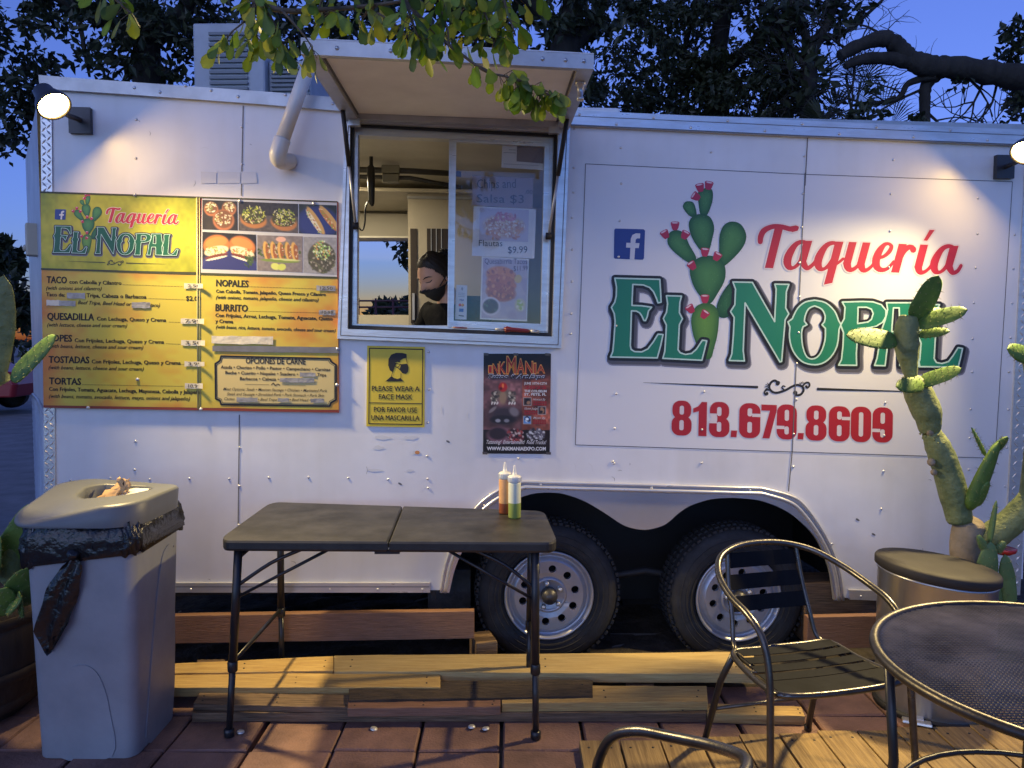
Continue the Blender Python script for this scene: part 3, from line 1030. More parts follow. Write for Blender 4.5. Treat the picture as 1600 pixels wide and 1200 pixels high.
b = MB()
for q in range(20):
    acbox(b, -k * .75 + .09, k * .25 - (.14 if q < 6 else .09), -.034, -.0215, .03 + q * (ACT - .07) / 20, .03 + (q + .5) * (ACT - .07) / 20)
b.build('grille', GM, ac)
b = MB()
for q in range(18):
    acbox(b, k * .30, k * .83, .012, .0285, .02 + q * (ACT * .72 - .05) / 18, .02 + (q + .5) * (ACT * .72 - .05) / 18)
b.build('grille', GM, ac)
rv = thing('roof_vent', 'low white vent cap on the trailer roof right of the hatch', 'vent', wp(wsz(945, 170)[0], zt + .05, -.35), WALL_A)
A = TM[rv]
b = MB()
acbox(b, -.14, .12, -.15, .25, 0, .085)
b.build('vent_cap', M['paint'], rv, bevel=.015)
b = MB()
acbox(b, -.16, .14, -.17, .27, -.03, .012)
b.build('vent_base', M['alu'], rv)

# white drain pipe with elbow
dp = thing('drain_pipe', 'white plastic pipe with an elbow on the trailer left of the hatch', 'pipe', wall(445, 250, .03), WALL_A)
b = MB()
b.tube([wall(486, 92, .13), wall(440, 222, .11)], .030, 20)
b.build('pipe', M['white_pl'], dp)
b = MB()
el = vcat([wall(441.5, 217, .11), wall(437, 231, .11), wall(434, 243, .105), wall(438, 251, .08), wall(449, 252, .03), wall(452, 252, -.01)], 4)
b.tube(el, .0355, 20)
b.build('elbow', M['white_pl'], dp)

# floodlights on the upper corners
def flood(px, py, ox, sgn, label, ax, ay):
    c = wall(px, py, .26)
    n = (WU * (.60 * sgn) + WN * .33 + V((0, 0, -.72))).normalized()
    t = thing('floodlight', label, 'floodlight', wall(ax, ay, .0), WALL_A, 'floodlights on the trailer corners')
    b = MB()
    b.lathe([(.0, -.10), (.03, -.10), (.038, -.09), (.042, -.06), (.062, -.02), (.066, .0), (.066, .006), (.060, .006), (.056, -.004)], c, n, 28)
    b.build('lamp_head', M['hubc'], t)
    b = MB()
    b.lathe([(.0565, -.002), (.04, .004), (.02, .006), (.0, .0065)], c, n, 24)
    b.build('lamp_glass', M['lampglass'], t)
    b = MB()
    k = c - n * .09
    w0 = wall(ax, ay, 0)
    b.tube(vcat([w0, w0 + WN * .04, (w0 + WN * .06).lerp(k, .4) + V((0, 0, -.02)), k], 5), .011, 8)
    b.box(w0 + WN * .012, (.09, .024, .11), Matrix.Rotation(WALL_A, 3, 'Z'))
    b.build('bracket', M['hubc'], t)
    ld = bpy.data.lights.new('floodlight beam', 'AREA'); ld.shape = 'DISK'; ld.size = .13; ld.spread = R(100)
    ld.energy = LAMP_POWER; ld.color = LAMP_COLOR
    lo = bpy.data.objects.new('floodlight beam', ld); COL.objects.link(lo)
    lo.location = c + n * .012
    lo.rotation_euler = (-n).to_track_quat('Z', 'Y').to_euler()
flood(84, 165, 0, 1, 'lit floodlight at the left end of the trailer roof', 128, 190)
flood(1604, 238, 0, -1, 'lit floodlight at the right end of the trailer roof', 1566, 262)
# ------------------------------------------------------------------ lettering traced in the frame of the wall sign
def zo(o, k):
    return lambda p: (o[0] + p[0] * k, o[1] + p[1] * k)
Z1 = zo((940, 420), 300 / 1600)
Z2 = zo((1220, 440), 320 / 1600)
Z3 = zo((1160, 330), 360 / 1600)
Z4 = zo((940, 270), 240 / 993)
Z5 = zo((1030, 580), 400 / 1600)
def zz(f, pts): return [f(p) for p in pts]
L_E = zz(Z1, [(110, 78), (485, 88), (491, 180), (496, 278), (470, 284), (455, 240), (432, 190), (400, 155), (345, 134), (260, 130), (253, 305), (330, 308), (417, 320), (390, 352), (380, 400), (366, 432), (352, 430), (335, 392), (318, 368), (290, 352), (249, 350), (239, 640), (246, 672), (275, 690), (335, 692), (385, 668), (430, 610), (470, 545), (512, 548), (492, 640), (464, 742), (74, 735), (93, 690), (102, 600), (113, 440), (106, 375), (82, 322), (110, 278), (122, 225), (124, 150)])
L_L = zz(Z1, [(540, 224), (666, 228), (652, 280), (648, 365), (674, 416), (648, 465), (637, 675), (655, 700), (700, 714), (750, 705), (790, 670), (840, 595), (876, 600), (862, 660), (836, 762), (510, 746), (526, 690), (534, 580), (540, 470), (514, 415), (541, 362), (550, 290)])
L_N = zz(Z1, [(1094, 110), (1256, 113), (1442, 440), (1452, 240), (1455, 170), (1443, 128), (1561, 130), (1540, 190), (1534, 325), (1560, 375), (1530, 425), (1500, 772), (1486, 776), (1196, 284), (1180, 680), (1190, 768), (1064, 764), (1085, 710), (1098, 560), (1105, 405), (1074, 356), (1110, 300), (1116, 170)])
L_O = zz(Z2, cat([(265, 145), (350, 165), (420, 230), (452, 305)], 3) + [(470, 335)] + cat([(455, 375), (440, 500), (390, 590), (320, 640), (240, 648), (160, 620), (95, 540), (68, 440), (72, 355)], 3) + [(56, 315)] + cat([(90, 290), (130, 210), (190, 160), (262, 145)], 3)[:-1])
H_O = zz(Z2, cat([(265, 190), (320, 215), (347, 270), (340, 315)], 3) + [(322, 337)] + cat([(348, 365), (345, 460), (310, 560), (260, 602), (205, 590), (172, 510), (162, 400), (175, 352)], 3) + [(205, 336)] + cat([(184, 310), (190, 270), (215, 215), (258, 190)], 3)[:-1])
L_P = zz(Z2, [(480, 160), (640, 155), (720, 158), (785, 180), (822, 225), (820, 275), (795, 318), (745, 348), (680, 362), (604, 366), (590, 560), (592, 654), (452, 652), (474, 610), (486, 500), (490, 400), (468, 340), (495, 290), (502, 200)])
H_P = zz(Z2, [(604, 200), (670, 200), (708, 215), (722, 250), (708, 295), (680, 316), (600, 328)])
L_A = zz(Z2, [(826, 165), (1042, 165), (1050, 230), (1062, 330), (1088, 395), (1062, 450), (1066, 560), (1085, 655), (930, 655), (930, 560), (925, 470), (838, 470), (826, 560), (815, 657), (732, 655), (752, 600), (768, 500), (772, 420), (790, 370), (815, 300), (835, 220)])
H_A = zz(Z2, [(880, 205), (925, 205), (930, 395), (866, 390)])
L_L2 = zz(Z2, [(1110, 178), (1240, 180), (1216, 235), (1210, 400), (1198, 600), (1215, 632), (1260, 640), (1310, 625), (1345, 580), (1385, 516), (1420, 522), (1405, 590), (1386, 668), (1064, 664), (1086, 610), (1096, 480), (1070, 420), (1100, 370), (1108, 290), (1100, 225)])
LETTERS = [(L_E, []), (L_L, []), (L_N, []), (L_O, [H_O]), (L_P, [H_P]), (L_A, [H_A]), (L_L2, [])]
def taq(k=1.0):
    S = []
    def st(pts, w, flat=False, n=4):
        q = cat([(p[0], p[1], ww) for p, ww in zip(pts, w)], n)
        S.extend(stroke([Z3((a, b)) for a, b, c in q], [c * .225 * k for a, b, c in q], flat=flat, n=8))
    def poly(pts): S.append(zz(Z3, pts))
    st([(124, 212), (128, 175), (150, 135), (205, 108), (270, 108), (335, 124), (372, 118)], [18, 20, 20, 17, 17, 18, 20])
    poly([(372, 98), (394, 108), (385, 135), (345, 146), (330, 106)])
    poly([(226, 108), (283, 116), (213, 396), (156, 394)])
    def aa(dx, dy):
        st([(448 + dx, 222 + dy), (415 + dx, 212 + dy), (370 + dx, 232 + dy), (330 + dx, 290 + dy), (312 + dx, 345 + dy), (322 + dx, 385 + dy), (350 + dx, 394 + dy), (385 + dx, 370 + dy), (425 + dx, 310 + dy)],
           [13, 14, 18, 26, 28, 22, 12, 13, 14])
    def stem(xt, yt, xb, yb, tail):
        poly([(xt - 36, yt), (xt + 24, yt), (xb + 25, yb), (xb - 30, yb)])
        st([(xb - 2, yb - 8), (xb + 12, yb + 22)] + tail, [26, 22] + [16, 13, 12, 10][:len(tail)])
    aa(0, 0); stem(462, 205, 418, 352, [(450, 396), (485, 375), (510, 345)])
    aa(212, 8); poly([(645, 210), (702, 212), (624, 498), (566, 510)])
    st([(600, 400), (650, 370), (700, 330)], [8, 9, 10])
    poly([(740, 213), (794, 215), (752, 370), (698, 368)]); st([(726, 360), (735, 395), (762, 406), (800, 380), (835, 320)], [27, 24, 15, 12, 12])
    poly([(836, 216), (890, 218), (848, 372), (794, 370)]); st([(822, 362), (832, 400), (858, 410), (895, 385), (925, 345)], [27, 23, 14, 11, 10])
    st([(945, 325), (985, 312), (1020, 280), (1035, 245), (1015, 226), (985, 234), (950, 280), (928, 340), (935, 388), (968, 408), (1010, 396), (1050, 350)],
       [11, 12, 15, 14, 11, 15, 24, 28, 24, 16, 12, 10])
    poly([(1086, 226), (1142, 228), (1088, 427), (1032, 425)])
    st([(1095, 345), (1118, 290), (1150, 252), (1180, 250)], [11, 14, 18, 16]); st([(1184, 262), (1186, 268)], [22, 22])
    poly([(1235, 231), (1290, 233), (1248, 392), (1193, 390)]); st([(1221, 384), (1230, 418), (1258, 424), (1295, 398), (1330, 350)], [27, 22, 13, 11, 11])
    poly([(1300, 130), (1336, 130), (1283, 206), (1258, 203)])
    aa(1018, 30); stem(1478, 240, 1434, 385, [(1462, 428), (1495, 415), (1518, 378)])
    return S
TAQ = taq()
PADS = [  # outline, centre, centre colour, rim colour
    ([(640, 112), (690, 95), (718, 120), (715, 190), (680, 276), (640, 272), (625, 190), (618, 140)], (672, 170), 0),
    ([(525, 215), (545, 186), (590, 190), (610, 235), (612, 280), (575, 282), (540, 248)], (565, 220), 0),
    ([(565, 320), (590, 282), (640, 266), (700, 285), (728, 350), (715, 430), (692, 502), (640, 500), (590, 430), (568, 370)], (645, 350), 0),
    ([(764, 400), (790, 340), (840, 315), (900, 333), (935, 400), (920, 470), (860, 545), (785, 605), (762, 560), (760, 470)], (840, 400), 0),
    ([(425, 440), (437, 390), (480, 370), (530, 390), (570, 470), (612, 552), (572, 584), (490, 530), (440, 480)], (490, 450), 0),
    ([(745, 860), (790, 760), (850, 700), (850, 800), (830, 920), (762, 932)], (800, 840), 2),
    ([(570, 620), (610, 560), (680, 535), (750, 550), (796, 600), (797, 690), (750, 780), (700, 845), (640, 800), (590, 720)], (680, 650), 0),
    ([(580, 940), (608, 868), (670, 840), (730, 860), (758, 920), (750, 1040), (728, 1130), (705, 1200), (655, 1190), (610, 1100), (586, 1020)], (665, 960), 1)]
FRUIT = [(475, 345, 0), (412, 400, -.5), (538, 404, .5), (637, 98, -.2), (692, 84, .2), (612, 155, -1.0), (668, 515, 0.1), (745, 543, .5), (586, 602, -.6), (668, 817, 0), (576, 882, -.6), (664, 918, .6)]
GC = [((.075, .24, .07), (.012, .085, .03)), ((.13, .30, .05), (.03, .12, .03)), ((.03, .14, .05), (.008, .06, .025))]
def logo(mb, fn, layer, taq_out=None, small=False):
    """the whole emblem: fn(x, y, height)"""
    L = layer
    n = 6 if small else 10
    def lay(k): return lambda x, y: fn(x, y, k * L)
    # soft printed shadow, cactus, then the lettering
    mv = lambda ps, dx, dy: [(x + dx, y + dy) for x, y in ps]
    for k, (r, dx, dy, c) in enumerate(((8.6, 2.6, 4.6, (.20, .20, .25)), (7.2, 2.2, 3.8, (.09, .09, .11)))):
        for q, (P, H) in enumerate(LETTERS):
            st_ = stroke(mv(P, dx, dy), r, True, n=n)
            for h_ in H: st_ += stroke(mv(h_, dx, dy), r * .75, True, n=n)
            mb.reg(region2(st_, mv(P, dx, dy), [mv(h_, dx, dy) for h_ in H]), lay(1 + k + .11 * q), 0, c)
    for P, c, g in PADS:
        pts = zz(Z4, cat(P, 3 if small else 5, True)); cc = Z4(c)
        inn = [((x - cc[0]) * .55 + cc[0], (y - cc[1]) * .55 + cc[1]) for x, y in pts]
        m = len(pts)
        kk = 3 + .2 * PADS.index((P, c, g))
        vs = [fn(*p, kk * L) for p in pts] + [fn(*p, kk * L) for p in inn] + [fn(*cc, kk * L)]
        ci, ri = GC[g]
        mid = tuple(a * .65 + b * .35 for a, b in zip(ci, ri))
        fs = [(i, (i + 1) % m, m + (i + 1) % m, m + i) for i in range(m)] + [(m + i, m + (i + 1) % m, 2 * m) for i in range(m)]
        mb.add(vs, fs, 0, [ri] * m + [mid] * m + [ci])
        if not small:
            rs = random.Random(int(c[0]))
            for q in range(34):
                t = rs.uniform(.15, .93); p = pts[rs.randrange(m)]
                x, y = (p[0] - cc[0]) * t + cc[0], (p[1] - cc[1]) * t + cc[1]
                a = rs.uniform(0, 3)
                light = rs.random() < .45
                mb.reg(region([[(x - .7 * math.cos(a), y - .7 * math.sin(a)), (x + .28, y), (x + .7 * math.cos(a), y + .7 * math.sin(a)), (x - .28, y)]]), lay(4.8), 0, (.22, .42, .16) if light else (.01, .04, .015))
            for i in range(0, m, 3):
                x, y = pts[i]; dx, dy = x - cc[0], y - cc[1]; q = math.hypot(dx, dy)
                mb.reg(region([[(x - dx / q, y - dy / q), (x + dx / q * 2.2 + .25, y + dy / q * 2.2), (x + dx / q * 2.2 - .1, y + dy / q * 2.2 + .2)]]), lay(4.9), 0, (.02, .05, .02))
    for x, y, a in FRUIT:
        c, s = math.cos(a), math.sin(a)
        def T(p): return Z4((x + p[0] * c - p[1] * s, y + p[0] * s + p[1] * c))
        mb.reg(region([[T(p) for p in ((-29, -22), (-22, -29), (0, -31), (22, -29), (29, -22), (22, 10), (14, 26), (-14, 26), (-22, 10))]]), lay(5.2), 0, (.42, .025, .07))
        mb.reg(region([[T(p) for p in ((-23, -22), (-14, -27), (8, -27), (23, -21), (8, -17), (-12, -17))]]), lay(5.5), 0, (.70, .50, .55))
    for q, (P, H) in enumerate(LETTERS):
        st_ = stroke(P, 5.4, True, n=n)
        for h_ in H: st_ += stroke(h_, 4.6, True, n=n)
        mb.reg(region2(st_, P, H), lay(5.8 + .12 * q), 0, (.012, .013, .016))
    for q, (P, H) in enumerate(LETTERS):
        zk = 7 + .18 * q
        # counters inside O P A show the sign again, ringed by the dark line
        mb.reg(region([P], H), lay(zk), 0, (.012, .19, .115) if not small else (.008, .10, .05))
        for ring in [P] + H:
            mb.reg(region(stroke(ring, 1.15, True, n=n)), lay(zk + 2), 0, (.46, .66, .60))
    if taq_out:
        polys = []
        for p in TAQ: polys += dilate(p, 2.4, 5)
        mb.reg(region(polys), lay(3), 0, taq_out)
    mb.reg(region(TAQ), lay(4), 0, (.45, .022, .045))
def fbmark(mb, fn, L):
    q = zz(Z4, [(90, 360), (272, 365), (281, 374), (274, 553), (266, 562), (86, 555), (79, 548), (82, 368)])
    mb.reg(region([q]), lambda x, y: fn(x, y, L), 0, (.022, .05, .24))
    f = zz(Z4, [(182, 558), (186, 485), (158, 483), (160, 452), (187, 453), (189, 425), (199, 402), (222, 391), (250, 392), (248, 424), (230, 424), (220, 432), (219, 454), (245, 455), (240, 487), (217, 486), (212, 560)])
    mb.reg(region([f]), lambda x, y: fn(x, y, 2 * L), 0, (.62, .62, .66))
def flourish(mb, fn, L, col):
    P = []
    def st(pts, w0, w1, wm=None):
        q = cat(pts, 5); k = len(q)
        ws = [(w0 + (w1 - w0) * i / (k - 1)) * .25 for i in range(k)]
        P.extend(stroke([Z5(p) for p in q], ws, n=7))
    st([(744, 72), (722, 58), (698, 72), (688, 100), (706, 128), (740, 134), (790, 118), (830, 96), (862, 86), (894, 96), (902, 120), (886, 144), (858, 150), (846, 136)], 7, 7)
    st([(744, 72), (740, 78)], 12, 12); st([(852, 136), (850, 134)], 13, 13)
    st([(690, 118), (672, 116), (658, 130), (664, 146), (678, 142)], 5, 6); st([(674, 138), (673, 137)], 9, 9)
    st([(900, 90), (914, 74), (934, 72), (940, 90), (926, 104), (916, 96)], 6, 5); st([(920, 96), (919, 95)], 8, 8)
    st([(780, 116), (768, 104), (774, 92), (786, 96)], 5, 4)
    for a in ((664, 112, 680, 104), (660, 98, 676, 96), (666, 84, 680, 88), (676, 74, 684, 84), (876, 74, 884, 80), (886, 68, 892, 76), (896, 66, 900, 74)):
        st([a[:2], a[2:]], 2, 3)
    mb.reg(region(P), lambda x, y: fn(x, y, L), 0, col)
    mb.reg(region([zz(Z5, [(-100, 70), (0, 73), (618, 92), (618, 107), (0, 77), (-100, 71.5)])]), lambda x, y: fn(x, y, L), 0, col)
    mb.reg(region([zz(Z5, [(986, 103), (1500, 122), (1700, 131), (1700, 132.5), (1500, 128), (986, 119)])]), lambda x, y: fn(x, y, L), 0, col)

# phone number in heavy condensed figures, unit cell 1 x 1.8
def rr(x0, y0, x1, y1, r, n=6):
    o = []
    for cx, cy, a0 in ((x1 - r, y1 - r, 0), (x0 + r, y1 - r, 1), (x0 + r, y0 + r, 2), (x1 - r, y0 + r, 3)):
        for i in range(n + 1):
            a = (a0 + i / n) * math.pi / 2
            o.append((cx + r * math.cos(a), cy + r * math.sin(a)))
    return o
def rot180(ps): return [[(1 - x, 1.8 - y) for x, y in p] for p in ps]
DIG = {
 '0': ([rr(0, 0, 1, 1.8, .42)], [rr(.39, .28, .61, 1.52, .10)]),
 '8': ([rr(0, 0, 1, 1.02, .40), rr(.03, .84, .97, 1.8, .40)], [rr(.39, .27, .61, .80, .10), rr(.39, 1.08, .61, 1.54, .10)]),
 '6': ([rr(0, 0, 1, 1.8, .42)], [rr(.39, .27, .61, .84, .10), rr(.39, 1.12, .61, 1.54, .10), [(.61, 1.10), (1.1, 1.10), (1.1, 1.27), (.61, 1.27)]]),
 '3': ([rr(0, 0, 1, 1.02, .40), rr(.03, .84, .97, 1.8, .40)], [rr(.38, .27, .60, .78, .10), rr(.38, 1.08, .60, 1.54, .10), [(-.1, .70), (.38, .70), (.38, 1.20), (-.1, 1.20)], [(.2, .80), (.40, .80), (.40, 1.06), (.2, 1.06)]]),
 '1': ([[(.40, 0), (.84, 0), (.84, 1.8), (.56, 1.8), (.36, 1.56), (.10, 1.44), (.10, 1.22), (.40, 1.30)]], []),
 '7': ([[(0.02, 1.8), (.98, 1.8), (.98, 1.50), (.56, 0), (.12, 0), (.56, 1.48), (.02, 1.48)]], []),
 '.': ([[(.02, 0), (.36, 0), (.36, .34), (.02, .34)]], [])}
DIG['9'] = (rot180(DIG['6'][0]), rot180(DIG['6'][1]))
PH = [('8', 78, 203, 400, 182), ('1', 200, 316, 403, 190), ('3', 312, 440, 410, 190), ('.', 446, 487, 411, 370), ('6', 500, 632, 416, 198), ('7', 635, 735, 418, 208), ('9', 735, 860, 425, 206), ('.', 864, 904, 425, 386), ('8', 915, 1047, 432, 212), ('6', 1060, 1192, 437, 217), ('0', 1198, 1325, 441, 220), ('9', 1333, 1460, 444, 224)]

wsign = thing('wall_sign', 'big pale decal with green cactus, green lettering and red phone number on the trailer', 'sign', wall(1240, 700, .001), WALL_A)
b = MB()
SIGN = [(915, 256), (1261, 272.5), (1582, 284), (1555, 716), (1239, 706), (899, 695)]
b.reg(region([SIGN]), wx(.0008), 0, (.70, .70, .72))
b.build('sign_sheet', M['print'], wsign)
b = MB()
b.reg(region(stroke(SIGN, .55, True, n=4)), wx(.0016), 0)
b.build('sign_edge', M['seam'], wsign)
def fw(x, y, h): return wall(x, y, .0012 + h)
b = MB()
logo(b, fw, .00018, (.66, .60, .62))
b.build('emblem', M['print'], wsign)
b = MB()
fbmark(b, fw, .0005)
b.build('social_mark', M['print'], wsign)
b = MB()
flourish(b, fw, .0006, (.02, .02, .024))
b.build('flourish', M['print'], wsign)
b = MB()
polys2, adds = [], []
for ch, xa, xb, yb, yt in PH:
    A, S = DIG[ch]
    W_ = .38 if ch == '.' else 1.0
    H_ = .34 if ch == '.' else 1.8
    def f(p, xa=xa, xb=xb, yb=yb, yt=yt, W_=W_, H_=H_):
        t = p[1] / H_
        return Z5((xa + (xb - xa) * p[0] / W_ - 4 * (1 - t) + 2, yb + (yt - yb) * t + p[0] * 4))
    rg = region([[f(p) for p in q] for q in A], [[f(p) for p in q] for q in S])
    b.reg(rg, lambda x, y: fw(x, y, .0005), 0, (.40, .018, .03))
    out = []
    for q in A: out += dilate([f(p) for p in q], 1.0, 5)
    b.reg(region(out), lambda x, y: fw(x, y, .00025), 0, (.66, .60, .62))
b.build('phone_number', M['print'], wsign)

# ------------------------------------------------------------------ menu board
ZM = zo((40, 290), .325)
menu = thing('menu_board', 'large yellow menu board with food pictures screwed to the left of the trailer', 'menu board', wall(300, 640, .004), WALL_A)
def fm(h=0.0):
    return lambda x, y: wall(*ZM((x, y)), .014 + h)
MTL, MTR, MBR, MBL = (70, 30), (1502, 78), (1506, 1092), (86, 1066)
b = MB()
b.reg(region([[MTL, MTR, MBR, MBL]]), fm(0), 0, thick=WN * .013)
b.build('board', mat('board back', (.30, .05, .03), .5), menu)
def bl(c4, u, v):
    (a, b_), (c, d), (e, f), (g, h) = c4
    return ((a * (1 - u) + c * u) * (1 - v) + (g * (1 - u) + e * u) * v, (b_ * (1 - u) + d * u) * (1 - v) + (h * (1 - u) + f * u) * v)
# painted ground of the board
b = MB()
h, w = 64, 150
Y, X = np.mgrid[0:h, 0:w].astype(float); Y /= h; X /= w
img = np.zeros((h, w, 3))
n1 = noise2(h, w, 9); n2 = noise2(h, w, 3)
k = np.clip(.75 + .5 * (n1 - .5) - .9 * (np.abs(Y - .55) ** 1.5), 0, 1)[..., None]
img = np.array([206, 196, 60]) / 255 * k + np.array([140, 150, 20]) / 255 * (1 - k)
img *= (1 + (.12 * (n2 - .5)))[..., None]
paint_grid(b, img * .95, [(72, 36), (822, 60), (824, 416), (76, 400)], fm(.0006))
h, w = 110, 150
Y, X = np.mgrid[0:h, 0:w].astype(float); Y /= h; X /= w
n1 = noise2(h, w, 16); n2 = noise2(h, w, 4)
edge = np.maximum(np.maximum(np.abs(X - .47) * 2 - .72, np.abs(Y - .5) * 2 - .84) * 2.6, 0)
k = np.clip(edge + .9 * (n1 - .52) + .3 * (n2 - .5), 0, 1)[..., None]
yel = np.array([208, 190, 66]) / 255; org = np.array([202, 118, 40]) / 255
img = yel * (1 - k) + org * k
paint_grid(b, img * .95, [(76, 404), (1500, 446), (1506, 1078), (86, 1056)], fm(.0006))
b.reg(region([[(848, 62), (1497, 82), (1497, 442), (842, 422)]]), fm(.0012), 0, rgb(190, 190, 195))
b.build('printed_face', M['print'], menu)
b = MB()
b.reg(region([[(74, 396), (1498, 438), (1498, 447), (74, 405)]]), fm(.0022), 0)
b.reg(region([[(86, 1056), (1506, 1081), (1506, 1092), (86, 1068)]]), fm(.0022), 1)
b.reg(region([[(70, 27), (1500, 75), (1500, 80), (70, 35)]]), fm(.0024), 0)
b.build('dark_bands', [mat('olive line', (.05, .055, .02), .5), mat('rust line', (.22, .035, .015), .5)], menu)
b = MB()
b.tube([fm(.001)(824, 58), fm(.001)(829, 1074)], .0035, 8)
b.tube([fm(.001)(836, 58), fm(.001)(840, 1074)], .0022, 8)
b.build('joint_strip', mat('yellowed strip', (.50, .47, .22), .35), menu)
# food photographs
def food(kind, h, w):
    im = np.zeros((h, w, 3))
    n = noise2(h, w, 3); n8 = noise2(h, w, 10)
    if kind == 0:
        im[:] = np.array([52, 46, 38]) / 255 * (.8 + .4 * n8[..., None])
        for cx, cy, r in ((.25, .30, .22), (.76, .26, .22), (.60, .66, .33)):
            blob(im, cx, cy, r, r * 1.2, (176, 110, 70)); blob(im, cx, cy - .03, r * .85, r, (120, 80, 52))
            sprinkle(im, cx, cy - .05, r * .7, r * .8, 55, [(228, 214, 180), (210, 190, 140), (120, 130, 60), (240, 230, 210)], (.015, .045))
    elif kind == 1:
        im[:] = np.array([88, 80, 76]) / 255 * (.85 + .3 * n[..., None]); im[:int(h * .45)] *= .62
        for cx, cy in ((.25, .48), (.76, .52)):
            blob(im, cx, cy + .14, .24, .30, (176, 116, 62), .1); blob(im, cx, cy + .03, .22, .27, (70, 66, 36))
            sprinkle(im, cx, cy - .06, .19, .30, 110, [(206, 208, 90), (190, 196, 70), (120, 140, 50), (228, 222, 170), (90, 100, 40)], (.012, .035))
            sprinkle(im, cx, cy + .16, .20, .10, 24, [(220, 205, 170), (120, 60, 40)], (.01, .025))
    elif kind == 2:
        im[:] = np.array([44, 48, 40]) / 255 * (.7 + .5 * n8[..., None])
        blob(im, .5, .62, .62, .62, (44, 52, 104)); blob(im, .5, .62, .5, .5, (50, 58, 118))
        for cx, cy, a in ((.45, .55, 1.0), (.82, .46, .9)):
            blob(im, cx, cy, .46, .13, (202, 160, 92), a); blob(im, cx - .06, cy + .03, .40, .08, (224, 214, 190) if cx < .6 else (190, 120, 60), a)
            for t in np.linspace(-.3, .3, 9):
                sprinkle(im, cx - .06 + t * math.cos(a), cy + .03 + t * math.sin(a) * w / h, .06, .06, 5, [(130, 160, 70), (190, 110, 50), (226, 210, 160)], (.015, .04))
    elif kind == 3:
        im[:] = np.array([40, 36, 32]) / 255
        blob(im, .5, 1.0, .62, .56, (60, 60, 118)); blob(im, .5, 1.02, .54, .48, (52, 54, 112))
        for sx, a in ((.26, -.25), (.74, .28)):
            blob(im, sx, .34, .27, .30, (196, 118, 58), a); blob(im, sx, .27, .22, .16, (214, 140, 72), a)
            blob(im, sx, .50, .25, .14, (232, 214, 180), a)
            sprinkle(im, sx, .50, .20, .11, 60, [(216, 150, 70), (130, 150, 60), (236, 220, 180), (190, 90, 50)], (.012, .035))
            blob(im, sx, .64, .24, .05, (120, 62, 44), a); blob(im, sx, .70, .23, .03, (236, 226, 205), a)
        sprinkle(im, .86, .74, .10, .16, 30, [(50, 70, 34), (70, 90, 44)], (.02, .05))
    elif kind == 4:
        im[:] = np.array([128, 118, 116]) / 255 * (.9 + .2 * n[..., None])
        sprinkle(im, .5, .45, .50, .26, 120, [(66, 84, 36), (84, 98, 46), (50, 62, 30)], (.02, .05))
        for cx in (.20, .36, .52, .68, .82):
            blob(im, cx, .44, .075, .30, (214, 166, 86), -.15); blob(im, cx + .03, .46, .05, .25, (150, 92, 48), -.15)
            sprinkle(im, cx + .05, .44, .035, .2, 18, [(90, 110, 48), (226, 214, 180), (170, 90, 50)], (.01, .03))
        blob(im, .5, .70, .46, .05, (120, 140, 60), .02); blob(im, .62, .66, .36, .03, (196, 200, 130), .03)
        blob(im, .52, .10, .12, .08, (220, 170, 150))
        blob(im, .40, .86, .11, .10, (206, 210, 110), .2); blob(im, .54, .87, .10, .10, (196, 204, 96), -.2)
    else:
        im[:] = np.array([150, 148, 150]) / 255 * (.92 + .16 * n[..., None])
        blob(im, .55, .55, .44, .44, (84, 78, 56), soft=.1)
        sprinkle(im, .55, .58, .42, .40, 130, [(90, 94, 56), (120, 116, 84), (64, 66, 40), (170, 160, 140)], (.02, .06))
        sprinkle(im, .55, .36, .26, .26, 130, [(150, 196, 90), (196, 222, 150), (226, 236, 200), (214, 160, 80), (110, 160, 70)], (.015, .045))
    return im
TILES = [(0, [(850, 68), (1018, 76), (1020, 216), (850, 210)]), (1, [(1024, 76), (1310, 88), (1310, 229), (1024, 216)]), (2, [(1314, 88), (1495, 95), (1495, 237), (1314, 229)]),
         (3, [(850, 222), (1108, 236), (1110, 408), (850, 400)]), (4, [(1114, 238), (1332, 244), (1332, 418), (1114, 409)]), (5, [(1336, 246), (1495, 250), (1495, 430), (1336, 418)])]
b = MB()
for k, q in TILES:
    w_ = int((q[1][0] - q[0][0]) * .325 * 1.0); h_ = int((q[3][1] - q[0][1]) * .325 * 1.0)
    paint_grid(b, food(k, h_, w_), q, fm(.0018))
b.build('food_pictures', M['print'], menu)
# emblem again, small
sA = np.array([[960.6, 434.6, 1], [1497, 573, 1], [953, 558, 1]]); dA = np.array([[85.8, 353], [275.6, 399], [82.2, 394.6]])
AF = np.linalg.solve(sA, dA)
def fe(x, y, h):
    return wall(x * AF[0, 0] + y * AF[1, 0] + AF[2, 0], x * AF[0, 1] + y * AF[1, 1] + AF[2, 1], .0150 + h)
b = MB()
logo(b, fe, .00015, (.62, .56, .50), True)
fbmark(b, fe, .0006)
flourish(b, fe, .0006, (.05, .055, .02))
b.build('emblem', M['print'], menu)
